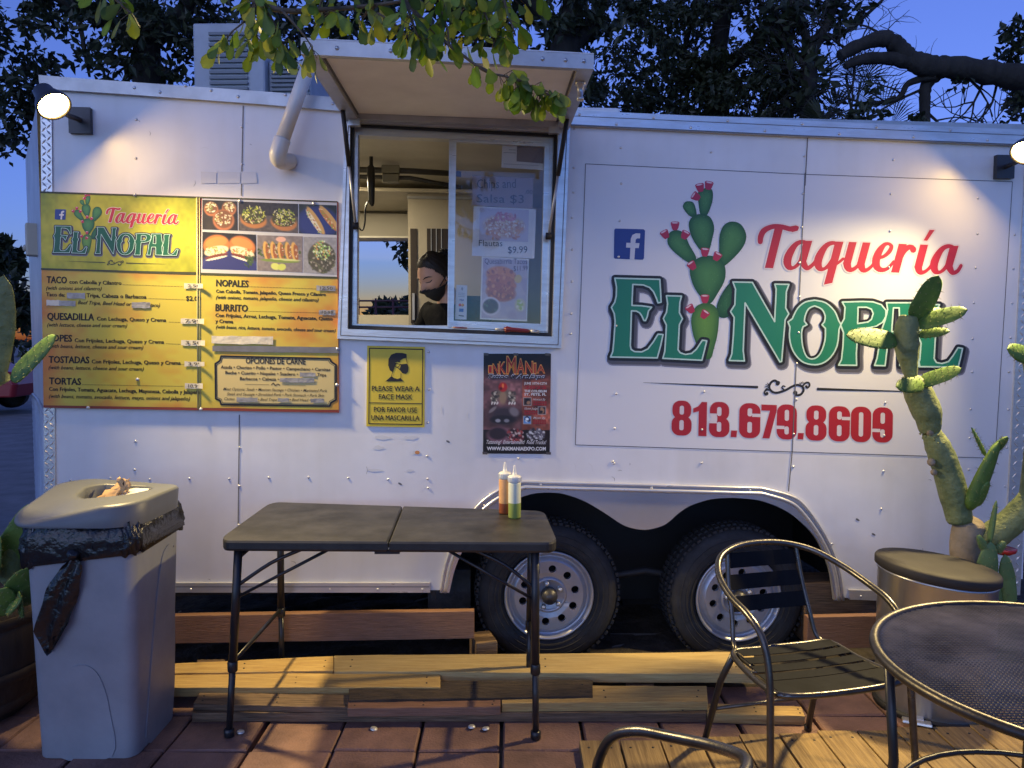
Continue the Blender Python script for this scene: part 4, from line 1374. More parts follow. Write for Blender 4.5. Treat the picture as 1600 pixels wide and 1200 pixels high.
# lines of the menu
b = MB()
INK = (.012, .008, .004)
f2 = fm(.0011)
f3 = fm(.0023); f2b = fm(.0013)
def T(s, x0, y0, x1, y1, h, st='b'):
    bold, sh = {'h': (.018, 0), 'b': (.012, 0), 'i': (.0, .35)}[st]
    text(b, s, x0, y0, x1, y1, h, f2, 0, None, bold, sh)
    d_ = {'h': 2.0, 'b': 1.3, 'i': .9}[st]
    text(b, s, x0 + d_, y0 + .5, x1 + d_, y1 + .5, h, f2b, 0, None, bold, sh)
    if st == 'h':
        pass
def dots(x0, y0, x1, y1):
    n = int((x1 - x0) / 7)
    for k in range(n):
        t = (k + .5) / n
        x, y = x0 + (x1 - x0) * t, y0 + (y1 - y0) * t
        b.add([f2(x - 1.6, y - 1.6), f2(x + 1.6, y - 1.6), f2(x + 1.6, y + 1.6), f2(x - 1.6, y + 1.6)], [(0, 1, 2, 3)])
T('TACO', 100, 467, 197, 470, 32, 'h'); T('con Cebolla y Cilantro', 210, 471, 460, 477, 18); dots(466, 476, 760, 486)
T('(with onions and cilantro)', 98, 500, 365, 504, 18, 'i')
T('Taco de:', 98, 531, 188, 534, 18); T('Tripa, Cabeza o Barbacoa', 292, 536, 580, 544, 19); dots(590, 543, 765, 549); T('$2.00', 770, 552, 842, 555, 22)
T('Beef Tripe, Beef Head or', 250, 570, 508, 578, 18, 'i'); T('taco)', 600, 582, 645, 584, 18, 'i')
T('QUESADILLA', 103, 644, 328, 648, 33, 'h'); T('Con Lechuga, Queso y Crema', 342, 648, 675, 655, 18); dots(688, 656, 745, 658)
T('(with lettuce, cheese and sour cream)', 103, 677, 488, 682, 18, 'i')
T('SOPES', 108, 747, 222, 750, 32, 'h'); T('Con Frijoles, Lechuga, Queso y Crema', 235, 752, 665, 760, 18); dots(675, 760, 745, 763)
T('(with beans, lettuce, cheese and sour cream)', 108, 779, 565, 787, 18, 'i')
T('TOSTADAS', 110, 851, 305, 854, 32, 'h'); T('Con Frijoles, Lechuga, Queso y Crema', 317, 854, 745, 861, 18); dots(748, 860, 764, 860)
T('(with beans, lettuce, cheese and sour cream)', 110, 882, 568, 890, 18, 'i')
T('TORTAS', 112, 954, 265, 958, 32, 'h'); dots(270, 957, 760, 965)
T('Con Frijoles, Tomate, Aguacate, Lechuga, Mayonesa, Cebolla y Jalapeño', 112, 986, 843, 1002, 18)
T('(with beans, tomato, avocado, lettuce, mayo, onions and jalapeño)', 112, 1020, 790, 1033, 18, 'i')
T('NOPALES', 915, 483, 1070, 488, 32, 'h'); dots(1075, 486, 1398, 497)
T('Con Cebolla, Tomate, Jalapeño, Queso Fresco y Cilantro', 915, 515, 1442, 531, 16)
T('(with onions, tomato, jalapeño, cheese and cilantro)', 915, 544, 1407, 558, 17, 'i')
T('BURRITO', 912, 602, 1067, 606, 33, 'h'); dots(1070, 604, 1410, 612)
T('Con Frijoles, Arroz, Lechuga, Tomate, Aguacate, Queso', 912, 631, 1475, 648, 17); T('y Crema', 912, 659, 997, 662, 17)
T('(with beans, rice, lettuce, tomato, avocado, cheese and sour cream)', 915, 686, 1490, 705, 16, 'i')
b.build('lettering', mat('menu ink', INK, .6), menu)
b = MB()
BX = [(940, 820), (1462, 832), (1468, 846), (1492, 862), (1492, 1030), (1468, 1044), (1462, 1060), (940, 1052), (935, 1034), (914, 1024), (912, 856), (934, 842)]
b.reg(region([BX]), fm(.0014), 0, rgb(204, 184, 120))
b.reg(region(stroke(BX, 4.5, True, n=6)), fm(.0020), 0, INK)
BX2 = [((x - 1202) * .975 + 1202, (y - 940) * .93 + 940) for x, y in BX]
b.reg(region(stroke(BX2, 1.3, True, n=6)), fm(.0020), 0, INK)
def T2(s, x0, y0, x1, y1, h, bold=.022, sh=0.0):
    text(b, s, x0, y0, x1, y1, h, f3, 0, INK, bold, sh)
T2('OPCIONES DE CARNE', 1058, 855, 1347, 860, 28)
T2('Asada • Chorizo • Pollo • Pastor • Campechano • Carnitas', 938, 879, 1465, 892, 15)
T2('Buche • Cuerito • Nopales • Suadero •', 960, 906, 1310, 914, 15); T2('Tripa', 1402, 916, 1445, 918, 15)
T2('Barbacoa • Cabeza •', 1030, 935, 1218, 938, 15)
T2('Meat Options: Steak • Mexican Sausage • Chicken • Marinated Pork', 950, 984, 1450, 993, 14, .004, .3)
T2('Steak and Sausage • Shredded Pork • Pork Stomach • Pork Skin', 968, 1008, 1435, 1016, 14, .004, .3)
T2('Cactus', 955, 1031, 1005, 1032, 14, .004, .3); T2('• Beef Tripe', 1118, 1034, 1208, 1036, 14, .004, .3); T2('• Beef Head •', 1270, 1036, 1370, 1038, 14, .004, .3)
b.reg(region(stroke(cat([(1182, 958), (1192, 950), (1200, 962), (1212, 954), (1222, 960)], 4), 2, n=5)), f3, 0, INK)
b.reg(region(stroke([(1055, 955), (1170, 957)], .8)), f3, 0, INK); b.reg(region(stroke([(1235, 958), (1345, 961)], .8)), f3, 0, INK)
b.build('meat_list', M['print'], menu)
# tape over old prices, curling off the board
def tape(x0, y0, x1, y1, m, curl=0, txt=None):
    b = MB()
    rs = random.Random(x0 * 7 + y0)
    n = 7
    top, bot = [], []
    for k in range(n):
        t = k / (n - 1)
        x = x0 + (x1 - x0) * t
        dz = .0045 + (.012 * (max(0, t - .55) / .45) ** 2 if curl else 0)
        top.append(wall(*ZM((x, y0 + rs.uniform(-2, 2) + (x - x0) * .012)), .014 + dz))
        bot.append(wall(*ZM((x, y1 + rs.uniform(-2, 2) + (x - x0) * .012)), .014 + dz * .9))
    b.add(top + bot, [(k, k + 1, n + k + 1, n + k) for k in range(n - 1)], 0)
    o = b.build('tape', [m], menu)
    if txt:
        b = MB()
        text(b, txt, x0 + (x1 - x0) * .18, y1 - 5, x0 + (x1 - x0) * .85, y1 - 4, (y1 - y0) * .62, lambda x, y: wall(*ZM((x, y)), .0205), 0, None, .01)
        b.build('price', mat('price ink', (.05, .045, .04), .6), o)
for a in ((762, 470, 852, 494, 1, '2.50'), (746, 638, 858, 664, 1, '7.99'), (748, 742, 862, 768, 1, '3.50'), (764, 845, 860, 869, 1, '3.99'), (766, 950, 852, 976, 1, '10.99')):
    tape(*a[:4], M['tape'], 1, a[5])
for a in ((1398, 480, 1490, 505, '12.50'), (1410, 598, 1490, 622, '10.99')):
    tape(*a[:4], M['tape_grey'], 0, a[4])
for a in ((198, 515, 286, 542), (510, 560, 600, 588), (1318, 898, 1394, 918), (1222, 925, 1388, 945), (1014, 1018, 1116, 1040), (1212, 1022, 1268, 1040), (1370, 1024, 1436, 1044)):
    tape(*a, M['tape_grey'])
tape(100, 550, 165, 576, M['tape']); tape(160, 553, 240, 579, M['tape_grey'])
tape(894, 722, 1190, 760, M['tape'])
tape(898, 770, 1506, 798, mat('dull silver tape', (.20, .19, .18), .35, .3, .2, 12))
for x, y in ((525, 44), (1030, 74), (1386, 86), (538, 932), (300, 1068), (1500, 785), (1497, 958), (842, 1076)):
    b = MB(); b.lathe([(.008, 0), (.006, .003), (.0, .004)], wall(*ZM((x, y)), .017), WN, 8)
    b.build('screw', M['alu'], menu)
# clear tape scraps on the bare wall above
cs = thing('tape_strip', 'yellowed clear tape scraps on the bare trailer wall above the menu board', 'tape', wall(350, 285, .001), WALL_A)
b = MB()
for x0, x1 in ((314, 338), (340, 376), (377, 400)):
    b.reg(region([[(x0, 268), (x1, 269), (x1 + random.uniform(-2, 2), 286), (x0, 287)]]), wx(.0018 + .0004 * (x0 % 3)), 0)
b.build('tape', mat('film', (.66, .64, .60), .18), cs)

# ------------------------------------------------------------------ yellow mask notice
ZN = zo((540, 500), 360 / 1600)
notice = thing('mask_notice', 'yellow sign with masked face asking visitors to wear a face mask', 'sign', wall(618, 665, .002), WALL_A)
def fn_(h): return lambda x, y: wall(*ZN((x, y)), .006 + h)
b = MB()
b.reg(region([[(150, 178), (550, 187), (548, 745), (143, 738)]]), fn_(0), 0, thick=WN * .005)
b.build('plate', mat('yellow enamel', (.66, .50, .035), .45, 0, .05, 10), notice)
b = MB()
k = fn_(.0012)
b.reg(region(stroke([(166, 196), (536, 204), (531, 726), (161, 720)], 3.4, True, n=6) + stroke([(164, 575), (533, 581)], 3.0)), k)
head = [(425, 262), (423, 236), (395, 229), (350, 228), (318, 240), (298, 270), (296, 315), (308, 350), (326, 362), (332, 352), (340, 330), (346, 310), (346, 296), (362, 290), (375, 294), (380, 280), (400, 268)]
b.reg(region([head]), k)
b.reg(region([[(385, 307), (428, 303), (437, 330), (434, 360), (418, 375), (395, 370), (374, 345)]]), k)
b.reg(region([[(276, 427), (300, 405), (318, 390), (335, 402), (360, 410), (380, 402), (404, 427)]]), k)
b.reg(region(stroke([(420, 264), (428, 300)], 2) + stroke([(346, 300), (386, 308)], 2) + stroke([(360, 325), (376, 346)], 2) + stroke([(326, 360), (318, 392)], 2) + stroke([(385, 372), (384, 404)], 2) + stroke(cat([(350, 300), (344, 318), (356, 330), (374, 318), (380, 306)], 4), 2)), k)
for s, x0, y0, x1, y1 in (('PLEASE WEAR A', 182, 492, 512, 496), ('FACE MASK', 230, 550, 463, 552), ('POR FAVOR USE', 196, 638, 494, 643), ('UNA MASCARILLA', 178, 695, 511, 699)):
    text(b, s, x0, y0, x1, y1, 36, k, 0, None, 0)
    text(b, s, x0 + 1.6, y0 + .8, x1 + 1.6, y1 + .8, 36, fn_(.0016), 0, None, 0)
b.build('lettering', M['black'], notice)

# ------------------------------------------------------------------ tattoo expo poster
ZP = zo((740, 540), .15)
poster = thing('event_poster', 'dark tattoo expo poster taped to the trailer below the serving window', 'poster', wall(807, 708, .002), WALL_A)
def fp(h): return lambda x, y: wall(*ZP((x, y)), .004 + h)
b = MB()
h, w = 158, 106
im = np.zeros((h, w, 3))
n1 = noise2(h, w, 14); n2 = noise2(h, w, 4); n3 = noise2(h, w, 2)
im[:] = (np.array([108, 74, 74]) / 255)[None, None] * (.55 + .9 * n1[..., None] * (.6 + .8 * n2[..., None]))
Yv = np.linspace(0, 1, h)[:, None, None]; Xv = np.linspace(0, 1, w)[None, :, None]
im = im * np.clip((Yv - .02) * 3.2, .16, 1)
im = np.where(Xv > .58, im * np.array([1.25, 1.0, .78]), im)
im = np.where(Yv > .76, im * .22, im)
# rider on a dark motorcycle
blob(im, .26, .82, .24, .10, (120, 84, 96), soft=.3); blob(im, .22, .80, .16, .07, (46, 34, 40), soft=.3)
blob(im, .30, .62, .26, .13, (58, 48, 54), soft=.5); blob(im, .29, .66, .22, .05, (34, 30, 34), soft=.3)
blob(im, .46, .58, .10, .05, (120, 112, 116), .7, .4); blob(im, .14, .56, .09, .02, (130, 120, 120), -.7, .4)
blob(im, .22, .67, .05, .022, (150, 150, 158), soft=.4); blob(im, .35, .67, .05, .022, (130, 130, 138), soft=.4)
blob(im, .30, .40, .16, .07, (112, 100, 84), soft=.6); blob(im, .29, .44, .07, .08, (150, 124, 96), soft=.4)
for sx in (.17, .43):
    blob(im, sx, .44, .07, .06, (126, 116, 100), soft=.6); sprinkle(im, sx, .43, .06, .06, 24, [(190, 180, 160), (80, 74, 66), (60, 54, 50)], (.01, .03))
    for q in range(3): blob(im, sx - .04 + q * .04, .495, .013, .018, (220, 214, 205), .4)
blob(im, .29, .335, .075, .055, (176, 36, 34), soft=.3); blob(im, .29, .32, .02, .03, (230, 130, 60), soft=.5); blob(im, .26, .35, .03, .02, (96, 24, 26), .5, .5)
sprinkle(im, .48, .82, .13, .07, 90, [(150, 60, 60), (190, 170, 165), (90, 40, 44), (40, 26, 30)], (.012, .03))
sprinkle(im, .79, .81, .13, .06, 90, [(200, 200, 204), (120, 120, 128), (50, 46, 54), (90, 84, 96)], (.012, .03))
for (cx, cy, c) in ((.655, .478, (60, 46, 44)), (.875, .568, (58, 46, 52)), (.655, .660, (90, 140, 200))):
    y_, x_ = int(cy * h), int(cx * w)
    im[y_ - 6:y_ + 7, x_ - 6:x_ + 7] = np.array([165, 156, 150]) / 255
    im[y_ - 5:y_ + 6, x_ - 5:x_ + 6] = np.array(c) / 255
    sprinkle(im, cx, cy, .03, .02, 6, [(20, 20, 26), (160, 120, 90)] if c[2] < 100 else [(20, 24, 60), (220, 235, 245)], (.02, .04))
paint_grid(b, im, [(105, 84), (806, 84), (792, 1130), (98, 1124)], fp(0))
b.build('sheet', M['print'], poster)
b = MB()
k = fp(.0016); k2 = fp(.0009)
# arched title: every letter stands on the arch
name = 'INKMANIA'
xs = [155, 200, 268, 345, 452, 540, 628, 660, 752]
for i, ch in enumerate(name):
    x0, x1 = xs[i], xs[i + 1] - 10
    mid = (x0 + x1) / 2
    top = 128 + abs(mid - 450) * .30 - (30 if ch == 'M' else 0)
    base = 290 - (8 if i in (0, 7) else 0)
    text(b, ch, x0 - 4, base + 4, x1 + 4, base + 4, base - top + 10, k2, 0, (.75, .33, .06), .03)
    text(b, ch, x0 + 3, base, x1 - 3, base, base - top - 2, k, 0, (.36, .014, .014), .0)
text(b, 'Tattoo & Art Expo', 152, 343, 748, 343, 44, fp(.0020), 0, (.02, .02, .03), .022, .4)
text(b, 'Tattoo & Art Expo', 150, 340, 746, 340, 44, fp(.0014), 0, (.62, .62, .66), .05, .4)
text(b, 'JUNE 10TH-12TH', 526, 404, 762, 406, 24, k, 0, (.62, .62, .62), .03)
text(b, '2022', 528, 448, 762, 450, 30, k, 0, (.36, .02, .03), .03)
text(b, 'THE COLISEUM', 528, 485, 760, 487, 24, k, 0, (.66, .66, .66), .03)
text(b, 'ST. PETE, FL', 528, 519, 756, 521, 24, k, 0, (.66, .66, .66), .03)
for s, x0, x1, y in (('Hosted By', 618, 752, 570), ('Guest Judge', 530, 668, 665), ('Music By', 620, 752, 762)):
    text(b, s, x0, y, x1, y + 2, 22, k, 0, (.55, .52, .52), .004, .4)
for x0, x1, y in ((620, 764, 580), (528, 668, 676), (618, 758, 775)):
    for r in range(2):
        for q in range(6):
            xa = x0 + (x1 - x0) * q / 6
            b.reg(region([rr(xa + 2, y + r * 24, xa + (x1 - x0) / 6 - 3, y + 19 + r * 24, 4, 2)]), k, 0, (.30, .02, .025))
text(b, 'Tattooing!  Entertainment!  Food Trucks!', 135, 1022, 758, 1026, 40, k, 0, (.62, .60, .62), .012, .4)
text(b, 'WWW.INKMANIAEXPO.COM', 138, 1090, 752, 1092, 36, k, 0, (.66, .66, .68), .035)
b.build('lettering', M['print'], poster)
b = MB()
for x, y, a in ((130, 90, .4), (440, 92, 0), (770, 92, -.4), (118, 1120, -.3), (780, 1122, .3)):
    b.reg(region([[(x - 26, y - 14), (x + 26, y - 12), (x + 24, y + 14), (x - 24, y + 12)]]), fp(.0024), 0)
b.build('tape', mat('poster tape', (.10, .09, .09), .15), poster)

# ------------------------------------------------------------------ papers behind the sliding pane
ZW = zo((700, 200), 180 / 635)
def fwn(h): return lambda x, y: wall(*ZW((x, y)), -.040 + h)
def paper(name, label, quad, painter=None):
    t = thing(name, label, 'paper sign', wall(*ZW(((quad[2][0] + quad[3][0]) / 2, quad[2][1])), -.041), WALL_A)
    b = MB()
    b.reg(region([quad]), fwn(0), 0, thick=WN * .0004)
    return t, b
def pens(mb, s, x0, y0, x1, y1, h, col=(.02, .02, .04), z=.0016, w=.004):
    text(mb, s, x0, y0, x1, y1, h, fwn(z), 0, col, -.006 + w)
t, b = paper('chips_paper', 'brown handwritten paper about chips and salsa, topmost in its column behind the sliding pane', [(134, 262), (470, 276), (466, 446), (132, 424)])
b.build('sheet', mat('tinted paper', (.34, .26, .25), .7, 0, .06, 8), t)
b = MB()
pens(b, 'Chips and', 160, 332, 374, 330, 50); pens(b, 'Salsa $3', 158, 410, 418, 414, 46); pens(b, '.00', 424, 362, 466, 364, 22)
b.build('handwriting', M['print'], t)
t, b = paper('flautas_paper', 'white paper with picture of flautas and handwritten price behind the sliding pane', [(142, 430), (486, 448), (476, 720), (132, 704)])
b.build('sheet', M['paper'], t)
b = MB()
h, w = 52, 74
im = np.zeros((h, w, 3)); im[:] = np.array([190, 180, 190]) / 255
blob(im, .5, .55, .48, .42, (196, 160, 130), soft=.3)
sprinkle(im, .5, .62, .42, .34, 60, [(190, 130, 90), (206, 150, 100), (170, 110, 80)], (.04, .09))
sprinkle(im, .5, .5, .42, .34, 170, [(232, 226, 214), (214, 200, 160), (226, 214, 190), (180, 130, 100)], (.012, .05))
sprinkle(im, .52, .26, .22, .16, 40, [(200, 120, 130), (180, 96, 110), (214, 150, 150)], (.03, .06))
paint_grid(b, im, [(176, 440), (446, 452), (440, 628), (172, 618)], fwn(.0012))
b.build('food_picture', M['print'], t)
b = MB()
pens(b, 'Flautas', 170, 650, 300, 652, 34); pens(b, '$9.99', 330, 690, 438, 688, 38)
b.build('handwriting', M['print'], t)
t, b = paper('taco_paper', 'white paper with picture of folded tacos and a dip bowl behind the pane', [(186, 708), (446, 722), (436, 1066), (176, 1054)])
b.build('sheet', M['paper'], t)
b = MB()
h, w = 84, 70
im = np.zeros((h, w, 3)); im[:] = np.array([176, 164, 176]) / 255
sprinkle(im, .5, .5, .6, .6, 40, [(170, 156, 170), (186, 172, 178)], (.08, .2))
for cy, c in ((.28, (206, 128, 66)), (.42, (188, 104, 60)), (.56, (172, 88, 56))):
    blob(im, .42, cy, .37, .17, c, .08, .2); blob(im, .42, cy + .05, .34, .06, (130, 60, 48), .1, .5)
    sprinkle(im, .42, cy, .32, .12, 26, [(214, 144, 84), (150, 76, 50), (196, 112, 64)], (.02, .06))
blob(im, .20, .80, .23, .165, (206, 196, 200), soft=.1); blob(im, .20, .80, .19, .135, (64, 48, 50), soft=.2); sprinkle(im, .2, .8, .14, .1, 16, [(90, 100, 70), (80, 56, 50)], (.02, .04))
blob(im, .86, .76, .14, .13, (196, 186, 150), soft=.3); blob(im, .80, .32, .09, .08, (206, 176, 96), .5, .2)
sprinkle(im, .86, .76, .1, .08, 14, [(160, 180, 90), (220, 216, 190)], (.02, .05))
paint_grid(b, im, [(194, 716), (438, 730), (430, 1056), (184, 1046)], fwn(.0012))
b.build('food_picture', M['print'], t)
b = MB()
pens(b, 'Quesabirria Tacos', 202, 748, 436, 750, 30, (.05, .02, .08), .0022); pens(b, '$11.99', 362, 788, 440, 786, 28, (.05, .02, .08), .0022)
b.build('handwriting', M['print'], t)
t, b = paper('permit_paper', 'white printed permit at the upper right corner behind the sliding pane', [(300, 84), (530, 96), (527, 232), (294, 218)])
b.build('sheet', M['paper'], t)
b = MB()
b.reg(region([[(380, 88), (528, 97), (526, 196), (378, 184)]]), fwn(.0012), 0, rgb(120, 104, 104))
for q in range(2):
    b.reg(region([[(336 - q * 30, 118 + q * 16), (374, 120 + q * 16), (374, 123 + q * 16), (336 - q * 30, 121 + q * 16)]]), fwn(.0012), 0, (.2, .2, .2))
b.reg(region([[(306, 196), (500, 206), (500, 208), (306, 199)]]), fwn(.0012), 0, (.3, .3, .3))
b.build('print_block', M['print'], t)
t, b = paper('payment_sticker', 'narrow white sticker of payment card marks at the lower left of the sliding pane', [(46, 864), (106, 868), (102, 1056), (38, 1054)])
b.build('sheet', M['paper'], t)
b = MB()
pens(b, 'VISA', 62, 952, 88, 953, 10, (.02, .04, .25), .0014, .03)
b.reg(region([disc(66, 975, 8.5, 14)]), fwn(.0014), 0, (.62, .02, .02)); b.reg(region([disc(80, 976, 8.5, 14)]), fwn(.0018), 0, (.75, .28, .02))
b.reg(region([[(62, 995), (86, 996), (85, 1014), (61, 1013)]]), fwn(.0014), 0, (.03, .12, .35))
b.reg(region([[(58, 1030), (88, 1034), (88, 1040), (58, 1036)]]), fwn(.0014), 0, (.1, .1, .1))
for q, r in enumerate((6, 11)):
    b.reg(region(stroke([(70 + r * math.cos(a), 886 + r * math.sin(a)) for a in np.linspace(-.8, .8, 6)], 1.2, n=5)), fwn(.0014), 0, (.05, .05, .05))
for q in range(3):
    b.reg(region([[(56, 908 + q * 9), (92, 910 + q * 9), (92, 913 + q * 9), (56, 911 + q * 9)]]), fwn(.0014), 0, (.4, .4, .4))
b.build('card_marks', M['print'], t)
# red handled scraper lying on the window track
t = thing('scraper', 'red handled scraper lying on the window track below the pane', 'scraper', wall(810, 515, .0), WALL_A)
b = MB()
b.tube([wall(788, 515.5, .012), wall(792, 514.5, .012), wall(800, 515, .012), wall(824, 517, .012), wall(829, 517, .012)], [.011, .014, .010, .009, .004], 10)
b.build('handle', mat('dark red grip', (.16, .02, .02), .3), t)
b = MB()
b.tube([wall(774, 514, .012), wall(788, 515, .012)], .004, 8); b.tube([wall(829, 517, .012), wall(842, 518.5, .012)], .008, 8)
b.build('blade', M['alu_dull'], t)
t = thing('pen', 'thin dark pen lying on the window track left of the scraper', 'pen', wall(715, 512, .0), WALL_A)
b = MB()
b.tube([wall(708, 511.5, .010), wall(730, 512.5, .010)], .0035, 8)
b.build('barrel', mat('pen maroon', (.12, .02, .03), .3), t)
b = MB()
b.tube([wall(706, 511.4, .010), wall(708, 511.5, .010)], [.001, .003], 8)
b.build('tip', M['alu'], t)
# ------------------------------------------------------------------ lumber on the ground
def plank(label, far, near, ztop, th, m, name='plank', cat_='plank', group='planks lying along the trailer', drop=0.0):
    """far / near = ((xl, yl), (xr, yr)) pixels of the top face edges at height ztop; the thickness hangs below"""
    t4 = [atZ(*near[0], ztop), atZ(*near[1], ztop), atZ(*far[0], ztop), atZ(*far[1], ztop)]
    c = sum(t4, V()) / 4
    ang = math.atan2((t4[1] - t4[0]).y, (t4[1] - t4[0]).x)
    b = MB()
    n = 10
    top, bot = [], []
    L = (t4[1] - t4[0]).length
    rs = random.Random(int(L * 1000))
    rows_t = []
    for k in range(n + 1):
        u = k / n
        a = t4[0].lerp(t4[1], u); d = t4[2].lerp(t4[3], u)
        w = V((0, 0, rs.uniform(-.0015, .0015)))
        rows_t.append((a + w, d + w, a + w - V((0, 0, th)), d + w - V((0, 0, th))))
    vs = [p for r in rows_t for p in r]
    fs = []
    for k in range(n):
        i, j = 4 * k, 4 * k + 4
        fs += [(i, j, j + 1, i + 1), (i + 2, i + 3, j + 3, j + 2), (i, i + 2, j + 2, j), (i + 1, j + 1, j + 3, i + 3)]
    fs += [(0, 1, 3, 2), (4 * n, 4 * n + 2, 4 * n + 3, 4 * n + 1)]
    n_top = len(b.v)
    if 'block' not in name:
        pass
    # local frame along the plank so that the grain runs lengthways
    e = bpy.data.objects.new('tmp', None)
    b.add(vs, fs)
    for u in (.04, .5, .955):
        if name == 'plank':
            for w_ in (.3, .7):
                p_ = t4[0].lerp(t4[1], u + rs.uniform(-.01, .01)).lerp(t4[2].lerp(t4[3], u), w_)
                b.lathe([(.0045, .0), (.004, .0022), (.0, .0024)], p_, (0, 0, 1), 7, 1)
    o = b.build(name, [m, M['black']], bevel=.003)
    bpy.data.objects.remove(e)
    Mx = Matrix.Rotation(-ang, 4, 'Z')
    for v in o.data.vertices: v.co = Mx @ v.co
    o.rotation_euler = (0, 0, ang)
    return tag(o, label, cat_, group)
def plank_edge(label, tl, tr, br, Y0, Y1, th, m, group='planks lying along the trailer'):
    """a board standing on edge: top left / top right / bottom right pixels of its front face at depth Y0 (left) and Y1 (right)"""
    a, c = atY(*tl, Y0), atY(*tr, Y1)
    d = atY(*br, Y1)
    hgt = c.z - d.z
    a = V((a.x, a.y, c.z))
    ang = math.atan2((c - a).y, (c - a).x)
    L = (c - a).length
    b = MB()
    dx = (c - a).normalized(); dy = V((-dx.y, dx.x, 0))
    mid = (a + c) / 2 + dy * th / 2 - V((0, 0, hgt / 2))
    b.box(mid, (L, th, hgt), Matrix.Rotation(ang, 3, 'Z'))
    o = b.build('plank', m, bevel=.003)
    Mx = Matrix.Rotation(-ang, 4, 'Z')
    for v in o.data.vertices: v.co = Mx @ v.co
    o.rotation_euler = (0, 0, ang)
    return tag(o, label, 'plank', group)
plank_edge('red brown board on edge below the sill, left of the tyres', (262, 967), (741, 955), (741, 998), 3.34, 3.40, .04, M['redwood'])
plank_edge('brown board on edge right of the rear tyre', (1262, 962), (1384, 962), (1384, 1012), 3.46, 3.48, .04, M['redwood'])
plank('long pale board in front of both tyres', ((522, 1024), (1178, 1018)), ((522, 1049), (1178, 1053)), .095, .04, M['pine2'])
plank('pale yellow board between trash can and the long pale board', ((240, 1038), (521, 1025)), ((240, 1052), (521, 1048)), .093, .04, M['pine'])
plank('yellow board ending behind the folding table, on the pale boards', ((240, 1052), (688, 1052)), ((240, 1074), (688, 1074)), .085, .038, M['pine'])
plank('dark rotten bark covered board under the folding table', ((545, 1066), (926, 1062)), ((545, 1094), (926, 1087)), .080, .036, M['rotten'])
plank('yellow board with a dark knot to the right of the rotten board', ((784, 1070), (1104, 1072)), ((784, 1099), (1106, 1096)), .0705, .036, M['pine'])
plank('red brown board lying below the rotten board', ((543, 1092), (782, 1092)), ((543, 1107), (782, 1104)), .070, .034, M['redwood'])
plank('short old grey brown board nearest the trash can', ((312, 1082), (560, 1086)), ((302, 1100), (560, 1106)), .062, .024, M['oldwood'])
plank('longest front board, brown, beside the pavers', ((304, 1098), (1104, 1100)), ((300, 1114), (1104, 1114)), .036, .036, M['oldwood'])
plank('short yellow front board ending by the chair', ((1104, 1099), (1252, 1104)), ((1105, 1115), (1258, 1119)), .037, .037, M['pine'])
# bearers underneath
for k, (x, y) in enumerate(((330, 1066), (640, 1066), (1000, 1064))):
    plank('%s old block under the yellow boards' % ('left', 'middle', 'right')[k], ((x - 22, 1030), (x + 22, 1030)), ((x - 22, 1072), (x + 22, 1072)), .046, .046, M['oldwood'], 'wood_block', 'block', 'bearers under the boards')
def block(label, px, py, Y, size, rz, m):
    p = atY(px, py, Y); p.z = size[2] / 2
    b = MB(); b.box((0, 0, 0), size)
    o = b.build('wood_block', m, bevel=.006)
    o.location = (p.x, p.y, 0.0); o.rotation_euler = (0, 0, rz)
    TM.pop(o, None)
    return tag(o, label, 'block')
block('brown wooden chock behind the left end of the tyres', 755, 1000, 3.46, (.10, .14, .11), .3, M['oldwood'])
block('thick wooden block under the trailer right of the tyres', 1300, 950, 3.75, (.36, .18, .30), .05, M['oldwood'])
block('concrete block under the trailer left of the tyres', 702, 960, 3.9, (.22, .2, .32), .1, mat('concrete', (.10, .095, .09), .9, 0, .3, 10, .4, 40))
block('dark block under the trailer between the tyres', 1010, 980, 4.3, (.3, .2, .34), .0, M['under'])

# bottle caps trodden between the pavers
b = MB()
b.lathe([(.0, .006), (.011, .006), (.013, .004), (.0145, .0)], (0, 0, 0), (0, 0, 1), 18)
cap0 = None
for k, (x, y, l) in enumerate(((376, 1144, 'pale bottle cap beside the left table foot'), (584, 1139, 'pale bottle cap alone on the pavers in front of the planks'), (737, 1136, 'left of two pale bottle caps near the right table foot'), (759, 1139, 'right of two pale bottle caps near the right table foot'))):
    o = b.build('bottle_cap', M['capmetal']) if k == 0 else cap0.copy()
    if k == 0: cap0 = o
    else: COL.objects.link(o)
    o.location = atZ(x, y, .003)
    o.rotation_euler = (.12 * (k % 2), .1, k)
    o['label'] = l; o['category'] = 'bottle cap'; o['group'] = 'bottle caps on the pavers'

